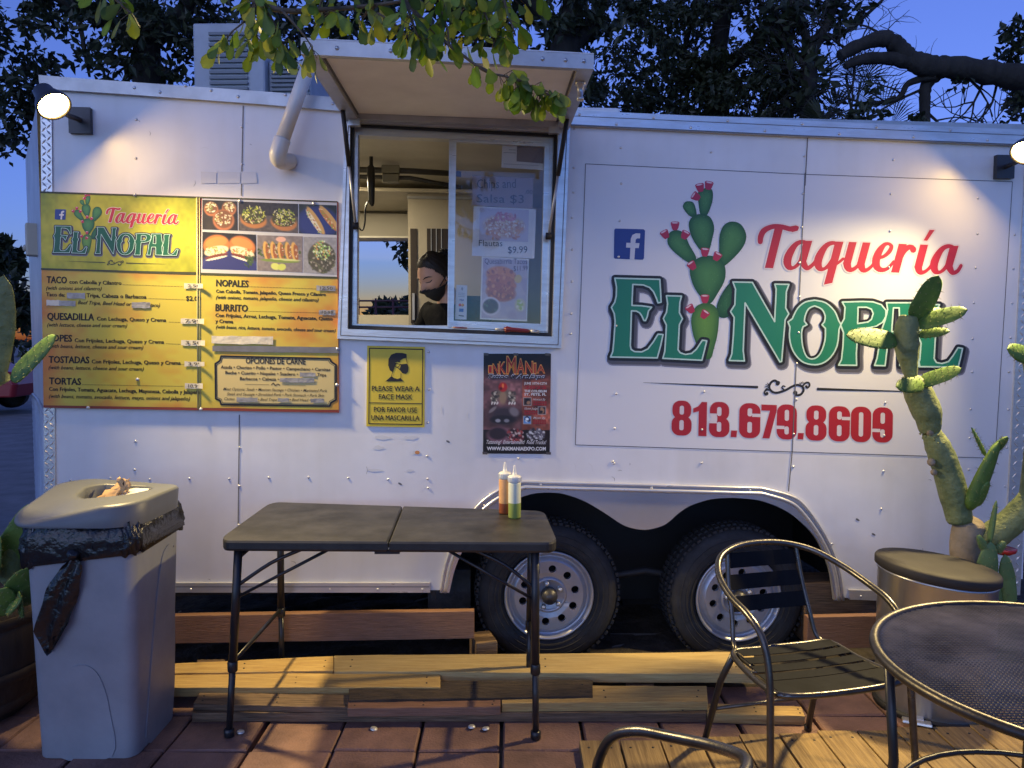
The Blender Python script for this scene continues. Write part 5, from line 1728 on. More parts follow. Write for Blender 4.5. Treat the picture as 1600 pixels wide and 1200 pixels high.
# ------------------------------------------------------------------ folding table
ZT = .765
FLp, FRp, BRp, BLp = atZ(339, 845, ZT), atZ(872, 848, ZT), atZ(850, 798, ZT), atZ(424, 784, ZT)
o_ = (FLp + FRp + BRp + BLp) / 4
ftab = thing('folding_table', 'black folding table with two halves standing before the serving window', 'folding table', (o_.x, o_.y, 0), 0)
def tq(u, v, z):
    p = (FLp * (1 - u) + FRp * u) * (1 - v) + (BLp * (1 - u) + BRp * u) * v
    return V((p.x, p.y, z))
seam_f, seam_b = .505, .495
def half(u0, u1, left):
    b = MB()
    r = .07
    pts = []
    corners = [(0, 0), (1, 0), (1, 1), (0, 1)]
    def P(a, v):
        sm = seam_f * (1 - v) + seam_b * v
        return (a * (sm - .0015), v) if left else (sm + .0015 + a * (1 - sm - .0015), v)
    out = []
    for (a, v) in corners:
        rounded = (left and a == 0) or (not left and a == 1)
        if rounded:
            ca = r if a == 0 else 1 - r; cv = .13 if v == 0 else .87
            for k in range(7):
                base = {(0, 0): math.pi, (1, 0): 1.5 * math.pi, (1, 1): 0, (0, 1): .5 * math.pi}[(a, v)]
                th = base + k / 6 * math.pi / 2
                out.append(P(ca + r * math.cos(th), cv + .13 * math.sin(th)))
        else:
            out.append(P(a, v))
    n = len(out)
    layers = [(0, 0, .0), (0, 0, -.006), (0, 0, -.034), (0, 0, -.040)]
    def ins(q, d):
        cx = sum(p[0] for p in q) / n; cy = sum(p[1] for p in q) / n
        return [(cx + (p[0] - cx) * (1 - d), cy + (p[1] - cy) * (1 - d)) for p in q]
    L = [(ins(out, .012), .0), (out, -.007), (out, -.030), (ins(out, .015), -.038)]
    vs = []
    for q, dz in L: vs += [tq(u, v, ZT + dz) for u, v in q]
    fs = [tuple(range(n)), tuple(range(3 * n, 4 * n))[::-1]]
    for k in range(3):
        for i in range(n):
            j = (i + 1) % n
            fs.append((k * n + i, k * n + j, (k + 1) * n + j, (k + 1) * n + i))
    b.add(vs, fs)
    b.build('table_top', M['tabletop'], ftab)
half(0, .5, True); half(.5, 1, False)
def legf(top, bot, r=.0155):
    b = MB()
    mid = top.lerp(bot, .62)
    b.tube([top, mid], r, 12); b.tube([mid, bot], r * .8, 12)
    b.lathe([(r * .82, 0), (r * 1.25, .004), (r * 1.25, .03), (r * .82, .034)], bot, (0, 0, 1), 12)
    b.lathe([(r * 1.02, -.02), (r * 1.2, -.016), (r * 1.2, .016), (r * 1.02, .02)], mid, (0, 0, 1), 12)
    b.build('leg', M['dark_metal'], ftab)
zl = ZT - .035
TLg = [(tq(.052, .06, zl), atZ(358, 1151)), (tq(.935, .06, zl), atZ(837, 1155)), (tq(.045, .93, zl), None), (tq(.955, .93, zl), None)]
for k, (a, c) in enumerate(TLg):
    if c is None:
        c = atZ(434, 1040) if k == 2 else atZ(822, 1046)
        c = V((a.x - .012, a.y + .02, 0))
    c.z = .0
    legf(a, c)
    TLg[k] = (a, c)
def brace(path, r):
    b = MB(); b.tube(path, r, 8); b.build('brace', M['dark_metal'], ftab)
for s in (0, 1):
    f, r_ = TLg[s], TLg[s + 2]
    brace([f[0].lerp(f[1], .05), r_[0].lerp(r_[1], .05)], .010)
    brace([f[0].lerp(f[1], .60), r_[0].lerp(r_[1], .60)], .008)
    sg = 1 if s == 0 else -1
    inn = tq(.24 if s == 0 else .76, .1, zl - .01)
    inn2 = tq(.24 if s == 0 else .76, .9, zl - .01)
    brace(vcat([f[0].lerp(f[1], .20), f[0].lerp(inn, .5) + V((0, 0, -.055)), inn], 4), .007)
    brace([f[0].lerp(f[1], .26), inn + V((sg * .1, 0, .0))], .006)
    brace(vcat([r_[0].lerp(r_[1], .20), r_[0].lerp(inn2, .5) + V((0, 0, -.055)), inn2], 4), .007)
for v in (.03, .97):
    b = MB(); b.box(tq(.5, v, zl - .006), (.09, .02, .012))
    b.build('hinge', M['dark_metal'], ftab)
# salsa bottles
def bottle(px, py, label, lower, upper, fill, h):
    p = atZ(px, py, ZT + .001)
    t = thing('squeeze_bottle', label, 'bottle', p, 0, 'salsa bottles on the folding table')
    r = .0255
    b = MB()
    b.lathe([(.0, .0), (r * .92, .0), (r, .006), (r, h * fill)], p, (0, 0, 1), 24, 1)
    b.lathe([(r, h * fill), (r, h * .93), (r * .92, h), (r * .6, h + .002)], p, (0, 0, 1), 24, 0)
    b.build('bottle_body', [upper, lower], t)
    b = MB()
    b.lathe([(r * .98, h - .004), (r * 1.05, h - .002), (r * 1.05, h + .018), (r * .9, h + .023), (.009, h + .026), (.0065, h + .040), (.004, h + .060), (.0035, h + .064), (.0, .064 + h)], p, (0, 0, 1), 20)
    for k in range(20):
        a = k * .314
        b.box(p + V((math.cos(a) * r * 1.05, math.sin(a) * r * 1.05, h + .009)), (.003, .003, .018))
    b.build('nozzle_cap', M['cap'], t)
    return t
t = bottle(789, 802, 'squeeze bottle of red salsa, left of two on the folding table', M['orange_sauce'], M['bottle_o'], .30, .150)
b = MB()
p = atZ(789, 802, ZT)
for k in range(16):
    a = -1.57 + random.uniform(-1, 1); z = random.uniform(.07, .11)
    b.lathe([(.003 + random.random() * .003, 0), (.002, .0012), (.0, .0014)], p + V((math.cos(a) * .0255, math.sin(a) * .0255, z)), (math.cos(a), math.sin(a), 0), 7)
b.build('salsa_splash', M['orange_sauce'], t)
bottle(804, 809, 'squeeze bottle of green salsa, right of two on the folding table', M['green_sauce'], M['bottle_g'], .42, .150)

# ------------------------------------------------------------------ slatted metal armchairs
def make_chair(label, loc, rz):
    t = thing('armchair', label, 'chair', loc, rz, 'black slatted metal armchairs')
    A = TM[t]
    def W(p): return A @ (V(p) * .93)
    half_ = [(-.285, -.25, .0), (-.275, -.225, .30), (-.270, -.205, .50), (-.275, -.165, .615), (-.283, -.09, .665), (-.285, .02, .692), (-.262, .14, .728), (-.205, .235, .765), (-.11, .285, .788)]
    full = half_ + [(0, .297, .795)] + [(-x, y, z) for x, y, z in half_[::-1]]
    b = MB(); b.tube([W(p) for p in vcat(full, 5)], .0115, 12)
    b.build('arm_loop', M['chair_tube'], t)
    for s in (-1, 1):
        b = MB()
        b.tube([W((s * .20, .13, .435)), W((s * .215, .20, .30)), W((s * .235, .29, .0))], .0115, 10)
        b.lathe([(.012, 0), (.0145, .002), (.0145, .02), (.012, .022)], W((s * .2345, .288, .002)), (0, 0, 1), 10)
        b.build('leg', M['dark_metal'], t)
        b = MB()
        b.lathe([(.012, 0), (.0145, .002), (.0145, .02), (.012, .022)], W((s * .285, -.25, .0)), (0, 0, 1), 10)
        b.build('foot', M['dark_metal'], t)
        b = MB()
        b.tube([W(p) for p in vcat([(s * .19, .02, .425), (s * .19, .12, .428), (s * .178, .175, .455), (s * .168, .205, .54), (s * .160, .25, .66), (s * .150, .278, .784)], 5)], .0085, 10)
        b.build('back_support', M['chair_tube'], t)
    b = MB()
    fr = [(-.205, .13, .435), (-.23, .0, .425), (-.245, -.16, .432), (-.225, -.225, .438), (-.1, -.245, .436), (.1, -.245, .436), (.225, -.225, .438), (.245, -.16, .432), (.23, .0, .425), (.205, .13, .435), (.1, .145, .433), (-.1, .145, .433)]
    b.tube([W(p) for p in vcat(fr, 4, True)], .0105, 10, True)
    b.tube([W((-.27, -.19, .44)), W((-.235, -.19, .435))], .008, 8); b.tube([W((.27, -.19, .44)), W((.235, -.19, .435))], .008, 8)
    b.tube([W((-.222, .0, .415)), W((.222, .0, .415))], .008, 8)
    b.tube([W((-.224, .24, .17)), W((.224, .24, .17))], .007, 8)
    b.build('seat_frame', M['chair_tube'], t)
    def slat(y0, y1, z0, z1, w0, w1, name, sag, nrm):
        b = MB()
        n = 10
        th = .0022
        rows = []
        for k in range(n + 1):
            u = k / n * 2 - 1
            s_ = sag * (1 - u * u)
            rows.append((V((u * w0, y0, z0)) + V(nrm) * s_, V((u * w1, y1, z1)) + V(nrm) * s_))
        tn = V(nrm) * th
        vs = []
        for a, c in rows: vs += [W(a), W(c), W(a + tn), W(c + tn)]
        fs = []
        for k in range(n):
            i, j = 4 * k, 4 * k + 4
            fs += [(i, j, j + 1, i + 1), (i + 2, i + 3, j + 3, j + 2), (i, i + 2, j + 2, j), (i + 1, j + 1, j + 3, i + 3)]
        fs += [(0, 1, 3, 2), (4 * n, 4 * n + 2, 4 * n + 3, 4 * n + 1)]
        b.add(vs, fs, 0, None, False)
        b.build(name, M['slat'], t)
    ys = np.linspace(-.235, .13, 7)
    for k in range(6):
        y0, y1 = ys[k], ys[k] + .052
        z = .446 - .010 * math.sin(min(1, (k + .5) / 5) * math.pi)
        w = .235 - .035 * (k / 5)
        slat(y0, y1, z, z + (.003 if k == 5 else 0), w, w, 'seat_slat', -.006, (0, 0, 1))
    for z in (.555, .632, .709):
        y = .205 + (z - .54) * .36
        slat(y, y + .018, z, z + .055, .166 - (z - .555) * .05, .163 - (z - .555) * .05, 'back_slat', .018, (0, 1, -.3))
    return t
CH = atZ(1212, 1168)
chair1 = make_chair('black slatted armchair behind the mesh table facing the street', (.98, 2.50, 0), R(14))
CHAIR_PLACES = [((.125, 1.34, .03), R(-138), 'black armchair in the near foreground, only one arm in view at the bottom edge'),
                ((-4.45, 5.8, .0), R(150), 'black armchair far left behind the trash can beside the trailer nose')]
for loc, rz, l in CHAIR_PLACES:
    dup(chair1, loc, rz, l)

# ------------------------------------------------------------------ round mesh table
RC = V((1.34, 1.735, 0)); RR = .445; RZ = .72
rt = thing('round_table', 'round black metal table with a mesh top at the right edge', 'table', RC, 0)
b = MB()
ringp = [RC + V((math.cos(a) * RR, math.sin(a) * RR, RZ - .008)) for a in [i * 6.2832 / 72 for i in range(72)]]
b.tube(ringp, .0125, 12, True)
b.build('rim', mat('worn table rim', (.06, .055, .05), .38, .8, .4, 10, .1, 60), rt)
b = MB()
N = 84
stp = 2 * RR / N
wv, hf = stp * .46, .0013
def bar(mb, x0, y0, x1, y1, z):
    d = V((x1 - x0, y1 - y0, 0)).normalized(); n_ = V((-d.y, d.x, 0)) * wv * .5
    a, c = RC + V((x0, y0, z)), RC + V((x1, y1, z))
    q = V((0, 0, hf))
    mb.add([a - n_ - q, a + n_ - q, a + q, c - n_ - q, c + n_ - q, c + q], [(0, 3, 5, 2), (1, 2, 5, 4), (0, 1, 4, 3)])
for k in range(1, N):
    u = -RR + stp * k
    hh = math.sqrt(max(0, RR * RR - u * u))
    w_ = .004 * math.sin(k * .13)
    bar(b, u, -hh, u, hh, RZ - .006)
    bar(b, -hh, u, hh, u, RZ - .0042)
b.build('mesh_top', mat('grey mesh', (.20, .168, .12), .42, .3, .5, 6), rt)
for k in range(4):
    a = k * math.pi / 2 + R(160)
    q = V((math.cos(a), math.sin(a), 0))
    b = MB()
    b.tube([RC + q * (RR - .03) + V((0, 0, RZ - .02)), RC + q * (RR - .05) + V((0, 0, RZ - .3)), RC + q * (RR - .02) + V((0, 0, .03))], .012, 10)
    b.build('leg', M['dark_metal'], rt)
b = MB()
b.tube([RC + V((math.cos(a) * (RR - .055), math.sin(a) * (RR - .055), .30)) for a in [i * 6.2832 / 40 for i in range(40)]], .008, 8, True)
for a in (R(70), R(160)):
    q = V((math.cos(a), math.sin(a), 0))
    b.tube([RC + q * (RR - .04) + V((0, 0, RZ - .024)), RC - q * (RR - .04) + V((0, 0, RZ - .024))], .009, 8)
b.build('under_frame', M['dark_metal'], rt)

# ------------------------------------------------------------------ tall grey trash can
tc = thing('trash_can', 'tall pale grey plastic trash can with black bag knotted below its lid', 'trash can', (-1.49, 2.8, 0), 0)
def rrect(cx, cy, w, d, r, n=5):
    return [(cx + x, cy + y) for x, y in rr(-w / 2, -d / 2, w / 2, d / 2, r, n)]
def loft(mb, rings, mat=0, smooth=True, cap0=True, cap1=True):
    n = len(rings[0]); vs = [p for r_ in rings for p in r_]
    fs = []
    for k in range(len(rings) - 1):
        for i in range(n):
            j = (i + 1) % n
            fs.append((k * n + i, k * n + j, (k + 1) * n + j, (k + 1) * n + i))
    if cap0: fs.append(tuple(range(n))[::-1])
    if cap1: fs.append(tuple(range((len(rings) - 1) * n, len(rings) * n)))
    mb.add(vs, fs, mat, None, smooth)
b = MB()
rings = []
for z in (0, .004, .05, .2, .4, .6, .745, .845):
    t = z / .8
    x0 = -1.685 - .022 * t; x1 = -1.337 + .018 * t; y0 = 2.615 - .01 * t; y1 = 2.945 + .045 * t
    k = .008 if z == 0 else 0
    rings.append([V((x, y, z)) for x, y in rrect((x0 + x1) / 2, (y0 + y1) / 2, x1 - x0 - k, y1 - y0 - k, .042)])
loft(b, rings, 0, True)
# moulded arch recess on the front and side drawn as a raised panel
arch = [(-.11, .012), (.085, .012), (.082, .18), (.06, .28), (.03, .33), (-.01, .345), (-.05, .33), (-.085, .27), (-.105, .17)]
fr = region([[p for p in cat(arch, 4, True)]])
def frontp(x, z): return V((-1.502 + x, 2.615 - .01 * z / .8 - .004, z))
b.reg(fr, frontp, 0, thick=V((0, -.004, 0)))
arch2 = [(-.10, .012), (.10, .012), (.10, .62), (.09, .68), (.05, .70), (-.0, .63), (-.06, .34), (-.09, .16)]
def sidep(y, z): return V((-1.337 + .018 * z / .8 + .0035, 2.805 + y * (1 + .25 * z / .8), z))
b.reg(region([cat(arch2, 4, True)]), sidep, 0, thick=V((.004, 0, 0)))
b.build('can_body', M['bin'], tc, bevel=.003)
# lid: a swooping top with an oval hole
LX0, LX1, LY0, LY1 = -1.765, -1.292, 2.575, 3.01
def lidz(u, v):      # u 0..1 left-right, v 0..1 front-back
    return .918 + .018 * v - .066 * math.exp(-((u - .12) / .36) ** 2 - (v / .42) ** 2) - .022 * math.exp(-((u - .8) / .4) ** 2 - ((v - 1) / .4) ** 2)
b = MB()
n = 44
out = rrect((LX0 + LX1) / 2, (LY0 + LY1) / 2, LX1 - LX0, LY1 - LY0, .12, 12)
def hole(a): return (-1.50 + .125 * math.cos(a), 2.85 + .115 * math.sin(a))
m = len(out)
cx, cy = -1.50, 2.85
R_ = 14
vs, fs = [], []
for k in range(R_ + 1):
    t = k / R_
    for i, p in enumerate(out):
        a = math.atan2(p[1] - cy, p[0] - cx)
        hx, hy = hole(a)
        x, y = hx + (p[0] - hx) * t, hy + (p[1] - hy) * t
        z = lidz((x - LX0) / (LX1 - LX0), (y - LY0) / (LY1 - LY0))
        e = max(0, (t - .93) / .07); z -= .010 * e * e
        e2 = max(0, (.08 - t) / .08); z -= .006 * e2
        vs.append((x, y, z))
for k in range(R_):
    for i in range(m):
        j = (i + 1) % m
        fs.append((k * m + i, k * m + j, (k + 1) * m + j, (k + 1) * m + i))
# inner wall of the hole and the outer skirt
base = len(vs)
for i, p in enumerate(out):
    x, y, z = vs[i]; vs.append((x, y, z - .07))
for i in range(m):
    j = (i + 1) % m; fs.append((i, base + i, base + j, j))
base2 = len(vs)
for i, p in enumerate(out):
    x, y, z = vs[R_ * m + i]; vs.append((x + (-.004 if x > -1.5 else .004), y + (.004 if y < 2.8 else -.004), .838))
for i in range(m):
    j = (i + 1) % m; fs.append((R_ * m + i, R_ * m + j, base2 + j, base2 + i))
b.add(vs, fs, 0, None, True)
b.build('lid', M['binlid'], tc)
b = MB()
rings = []
rs = random.Random(5)
for z in (.715, .725, .75, .77, .80, .83, .845):
    t = z / .8
    base_ = rrect(-1.5125, 2.8, .385 + .020 + .02 * math.sin((z - .715) * 28), .375 + .025 +   .02 * math.sin((z - .715) * 28), .05, 16)
    ring_ = []
    for i, p in enumerate(base_):
        wv_ = .005 * math.sin(i * 1.9 + z * 60) + .004 * math.sin(i * .7 - z * 90) + rs.uniform(-.003, .003)
        d = V((p[0] + 1.4925, p[1] - 2.8, 0)).normalized()
        dz = .022 * (p[0] + 1.4925) / .18 * (1 if z < .75 else .3) + .006 * math.sin(i * .9)
        ring_.append(V((p[0], p[1], z + dz)) + d * wv_)
    rings.append(ring_)
loft(b, rings, 0, True, False, False)
# knotted tail hanging at the front left
kx = -1.518
tail = [(kx, 2.594, .735), (kx - .012, 2.585, .70), (kx - .035, 2.58, .64), (kx - .06, 2.583, .56), (kx - .085, 2.59, .47), (kx - .092, 2.598, .40)]
tp = vcat(tail, 4)
k_ = len(tp)
vs, fs = [], []
for i, p in enumerate(tp):
    t = i / (k_ - 1)
    w_ = .015 + .048 * math.sin(min(1, t * 1.5) * math.pi * .62) if t < .75 else .050 * (1 - t) / .25 + .01
    for j in range(9):
        u = j / 8 * 2 - 1
        vs.append(p + V((u * w_, -.010 * math.cos(u * 6 + t * 7) - .006 * math.sin(j * 2.3 + i), .014 * u)))
for i in range(k_ - 1):
    for j in range(8):
        fs.append((i * 9 + j, i * 9 + j + 1, (i + 1) * 9 + j + 1, (i + 1) * 9 + j))
b.add(vs, fs, 0, None, True)
b.lathe([(.0, -.02), (.018, -.014), (.022, .0), (.016, .014), (.0, .02)], (kx, 2.588, .745), (0.2, -1, .2), 12)
b.build('bag', M['bag'], tc)
b = MB()
b.lathe([(.125, 0), (.12, -.12), (.0, -.13)], (-1.475, 2.86, .85), (0, 0, 1), 24)
b.build('liner', M['bag'], tc)
def litter(name, label, pts, m, quad):
    b = MB()
    n = 7
    vs = []
    rs = random.Random(len(label))
    for j in range(n):
        for i in range(n):
            u, v = i / (n - 1), j / (n - 1)
            p = (quad[0] * (1 - u) + quad[1] * u) * (1 - v) + (quad[3] * (1 - u) + quad[2] * u) * v
            vs.append(p + V((rs.uniform(-.006, .006), rs.uniform(-.006, .006), rs.uniform(-.008, .008))))
    b.add(vs, [(j * n + i, j * n + i + 1, (j + 1) * n + i + 1, (j + 1) * n + i) for j in range(n - 1) for i in range(n - 1)], 0, None, True)
    return tag(b.build(name, m, solid=.0015), label, 'litter', 'litter in the trash can')
litter('paper_scrap', 'white paper scrap lying in the lid hole of the trash can', None, M['paper'], [V((-1.52, 2.86, .872)), V((-1.405, 2.865, .875)), V((-1.40, 2.91, .918)), V((-1.51, 2.92, .905))])
litter('paper_scrap', 'brown paper wrapper sticking up out of the trash can', None, M['kraft'], [V((-1.60, 2.87, .868)), V((-1.52, 2.86, .872)), V((-1.475, 2.90, .945)), V((-1.53, 2.92, .94))])
litter('paper_scrap', 'curled tan strip highest on the trash can heap', None, M['kraft'], [V((-1.49, 2.87, .90)), V((-1.465, 2.87, .90)), V((-1.46, 2.88, .955)), V((-1.51, 2.88, .962))])
litter('paper_scrap', 'white napkin between the trash can lid and the trailer', None, M['paper'], [V((-1.72, 2.98, .845)), V((-1.62, 3.0, .845)), V((-1.60, 3.02, .885)), V((-1.71, 3.02, .905))])

# ------------------------------------------------------------------ steel pedal bin
BC = V((1.715, 3.02, 0)); BR = .215; BH = .60
sb = thing('pedal_bin', 'round stainless steel pedal bin with dusty flat lid under the cactus', 'pedal bin', BC, 0)
def tilt(h, r): # the top slopes down to the right and front
    return 0
b = MB()
def rim_ring(r, z, sl=.0):
    return [BC + V((math.cos(a) * r, math.sin(a) * r, z + sl * (-math.cos(a)) * r)) for a in [i * 6.2832 / 56 for i in range(56)]]
loft(b, [rim_ring(BR - .004, .02), rim_ring(BR, .03), rim_ring(BR, .53, .10), rim_ring(BR + .003, .535, .10), rim_ring(BR + .003, .545, .10)], 0, True)
b.build('bin_body', M['ss'], sb)
b = MB()
loft(b, [rim_ring(BR + .004, .546, .10), rim_ring(BR + .012, .552, .10), rim_ring(BR + .012, .578, .10), rim_ring(BR + .006, .586, .10), rim_ring(BR * .8, .589, .10), rim_ring(BR * .3, .590, .10)], 0, True)
b.build('lid', M['binrim'], sb)
b = MB()
loft(b, [rim_ring(BR + .008, 0), rim_ring(BR + .008, .028)], 0, True)
b.build('base_ring', M['black'], sb)
b = MB()
pd = BC + V((-.17, -.20, .03))
b.box(pd, (.10, .07, .012), Matrix.Rotation(R(-25), 3, 'Z') @ Matrix.Rotation(R(-14), 3, 'X'))
b.box(pd + V((.035, .05, .0)), (.03, .09, .01), Matrix.Rotation(R(-25), 3, 'Z'))
b.build('pedal', M['alu'], sb, bevel=.003)

# ------------------------------------------------------------------ cacti
def pad_geo(mb, base, tip, w, th, face, mat_=0, bend=0.0, spots=True, amat=1, neck=.35):
    """a flattened pad from base to tip; face = direction its flat side looks to"""
    base, tip = V(base), V(tip)
    ax = tip - base; L = ax.length; ax.normalize()
    fc = V(face); fc = (fc - ax * fc.dot(ax)).normalized()
    sd = ax.cross(fc)
    nu, nv = 14, 20
    vs = []
    rs = random.Random(int(abs(base.x * 991 + tip.z * 773) * 100))
    for i in range(nu + 1):
        t = i / nu
        a = max(0, 1 - abs(2 * t ** .72 - 1) ** 2.3) ** .5
        wd = w / 2 * max(a, .0)
        if t < .5: wd = max(wd, w / 2 * neck * (1 - t * 2) ** .3 * (1 if t > 0 else .8))
        td = th / 2 * (max(a, 0) ** .7 if t > 0 else .5) * (1.25 - .5 * t)
        c = base + ax * (L * t) + fc * (bend * L * t * t)
        for j in range(nv):
            q = 2 * math.pi * j / nv
            r_ = 1 + .03 * math.sin(t * 9 + q * 2 + base.x * 40) + rs.uniform(-.012, .012)
            vs.append(c + sd * (math.cos(q) * wd * r_) + fc * (math.sin(q) * max(td, .003)))
    fs = []
    for i in range(nu):
        for j in range(nv):
            j2 = (j + 1) % nv
            fs.append((i * nv + j, i * nv + j2, (i + 1) * nv + j2, (i + 1) * nv + j))
    fs.append(tuple(range(nv))[::-1])
    mb.add(vs, fs, mat_, None, True)
    if spots:
        for i in range(2, nu, 2):
            for j in range(0, nv, 2):
                if rs.random() < .85:
                    p = vs[i * nv + (j + (i // 2) % 2) % nv]
                    c = base + ax * (L * i / nu)
                    nn_ = (p - c).normalized()
                    s = w * .015 + .0012
                    nd = (fc * (1 if (p - c).dot(fc) > 0 else -1) + nn_).normalized()
                    mb.lathe([(s, -.001), (s * .6, .0012), (.0, .002)], p, nd, 5, amat)
                    for q_ in range(4):
                        d_ = (nd + V((rs.uniform(-.8, .8), rs.uniform(-.8, .8), rs.uniform(-.8, .8)))).normalized()
                        e_ = d_.cross(V((.3, .5, .8))).normalized() * .0007
                        mb.add([p + e_, p - e_, p + d_ * rs.uniform(.008, .020)], [(0, 1, 2)], amat)
def P(px, py, Y): return atY(px, py, Y)
cac = thing('prickly_pear', 'tall prickly pear cactus with a bare trunk standing before the right end of the trailer', 'cactus', (1.98, 3.3, 0), 0)
YC = 3.28
b = MB()
b.tube(vcat([V((P(1512, 900, YC).x, YC, 0)), P(1514, 980, YC), P(1512, 900, YC), P(1510, 850, YC), P(1514, 818, YC)], 4), [.088] * 3 + [.085] * 3 + [.080] * 4 + [.074] * 3 + [.07] * 2 + [.066, .062][:2] if False else [.084, .080, .077, .074, .072, .070, .069, .068, .067, .067, .066, .066, .066, .065, .064, .062, .058], 16)
b.lathe([(.062, -.01), (.066, .0), (.05, .015), (.02, .012), (.0, .02)], P(1516, 816, YC), (.2, -.3, 1), 14)
b.build('trunk', M['nopal_bark'], cac)
def stem_(pts, rad, m):
    b = MB()
    q = vcat(pts, 5)
    n = len(q)
    rs = random.Random(n)
    b.tube(q, [rad[0] + (rad[1] - rad[0]) * (i / (n - 1)) + (rad[2] if len(rad) > 2 else 0) * math.sin(math.pi * i / (n - 1)) + rs.uniform(-.002, .002) for i in range(n)], 16)
    for k in range(40):
        i = rs.randrange(1, n - 1); a = rs.uniform(0, 6.28)
        d = V((math.cos(a), math.sin(a), 0))
        pp_ = q[i] + d * (rad[0] * .92)
        b.lathe([(.006, -.003), (.003, .004), (.0, .005)], pp_, d, 5, 1)
        for q_ in range(3):
            d_ = (d + V((rs.uniform(-.8, .8), rs.uniform(-.8, .8), rs.uniform(-.8, .8)))).normalized(); e_ = d_.cross(V((.3, .5, .8))).normalized() * .0008
            b.add([pp_ + e_, pp_ - e_, pp_ + d_ * rs.uniform(.008, .02)], [(0, 1, 2)], 1)
    b.build('stem', [m, M['areole']], cac)
stem_([P(1500, 815, YC), P(1492, 780, YC), P(1478, 730, YC), P(1462, 690, YC), P(1453, 674, YC)], (.050, .033, .016), M['nopal_old'])
stem_([P(1518, 868, YC), P(1545, 842, YC - .02), P(1580, 815, YC - .05), P(1614, 778, YC - .08)], (.060, .050, .004), M['nopal_old'])
stem_([P(1453, 676, YC), P(1450, 650, YC), P(1440, 625, YC), P(1427, 598, YC), P(1424, 588, YC)], (.038, .024, .030), M['nopal_old'])
stem_([P(1424, 592, YC), P(1419, 560, YC), P(1416, 530, YC), P(1418, 505, YC), P(1420, 494, YC)], (.020, .030, .026), M['nopal_old'])
for (x, y, r) in ((1459, 738, .013), (1455, 722, .016), (1453, 676, .014), (1428, 595, .012), (1498, 814, .014)):
    b = MB(); b.lathe([(r, -.01), (r * 1.1, .0), (r * .7, .012), (.0, .016)], P(x, y, YC - .03), (-.6, -.7, .2), 9)
    b.build('scar', M['nopal_bark'], cac)
CM = (0, -1, 0)
for (x0, y0, x1, y1, w, th, dy, face, dyt) in (
    (1430, 500, 1466, 430, .128, .014, 0, (.35, -.9, .2), -.06),
    (1432, 506, 1512, 484, .098, .014, .0, (.1, -.75, .6), -.12),
    (1436, 521, 1484, 518, .066, .020, -.01, (.1, -.75, .5), -.10),
    (1428, 502, 1470, 482, .050, .018, .02, (.1, -.8, .5), .06),
    (1402, 532, 1322, 524, .096, .014, .0, (.0, -.9, .45), -.06),
    (1436, 598, 1503, 576, .082, .014, -.02, (.2, -.7, .6), -.10),
    (1442, 600, 1400, 604, .070, .020, -.04, (-.2, -.9, .25), -.10)):
    b = MB()
    pad_geo(b, P(x0, y0, YC + dy), P(x1, y1, YC + dy + dyt), w, th, face)
    b.build('pad', [M['nopal'], M['areole']], cac)
# the second shoot at the right
for (x0, y0, x1, y1, w, th, face, m) in ((1514, 795, 1560, 690, .095, .05, (.5, -.8, .1), 'nopal'), (1552, 705, 1574, 682, .06, .03, (.4, -.8, .1), 'nopal'), (1540, 712, 1518, 668, .03, .014, (.8, -.5, .0), 'nopal'), (1524, 790, 1544, 752, .06, .03, (.3, -.8, .2), 'nopal'),
                                          (1616, 560, 1574, 545, .085, .03, (.2, -.8, .3), 'nopal')):
    b = MB()
    pad_geo(b, P(x0, y0, YC - .05), P(x1, y1, YC - .10), w, th, face)
    b.build('pad', [M[m], M['areole']], cac)
b = MB()
b.tube(vcat([P(1612, 790, YC - .08), P(1622, 700, YC - .1), P(1626, 620, YC - .1), P(1618, 556, YC - .06)], 5), .05, 12)
b.build('stem', M['nopal_old'], cac)
sc = thing('small_prickly_pear', 'small dark prickly pear growing beside the steel bin at the trunk foot', 'cactus', (1.98, 3.12, 0), 0)
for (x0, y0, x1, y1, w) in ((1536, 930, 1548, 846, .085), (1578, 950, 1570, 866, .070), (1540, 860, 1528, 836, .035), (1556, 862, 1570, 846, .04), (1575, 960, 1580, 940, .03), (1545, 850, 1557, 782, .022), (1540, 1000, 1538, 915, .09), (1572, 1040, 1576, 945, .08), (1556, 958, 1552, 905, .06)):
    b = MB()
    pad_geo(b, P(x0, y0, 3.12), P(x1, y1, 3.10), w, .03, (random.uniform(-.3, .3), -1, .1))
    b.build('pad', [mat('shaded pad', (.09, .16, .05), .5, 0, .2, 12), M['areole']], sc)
b = MB()
b.tube([V((1.98, 3.12, 0)), P(1545, 990, 3.12)], .03, 10)
b.build('stem', M['nopal_old'], sc)
rb = thing('hanging_feeder', 'small red bowl shaped feeder between the cactus and the trailer corner', 'feeder', P(1568, 868, 3.22), 0)
b = MB()
p = P(1568, 866, 3.22)
b.lathe([(.0, .0), (.026, .0), (.046, .012), (.050, .026), (.047, .028), (.03, .022), (.0, .020)], p, (0, 0, 1), 24)
b.build('bowl', M['red'], rb)
b = MB()
b.tube([p + V((0, 0, .02)), p + V((0, 0, .055))], .004, 8); b.lathe([(.0, .05), (.014, .05), (.012, .06), (.0, .062)], p, (0, 0, 1), 12)
b.build('stalk', M['cap'], rb)

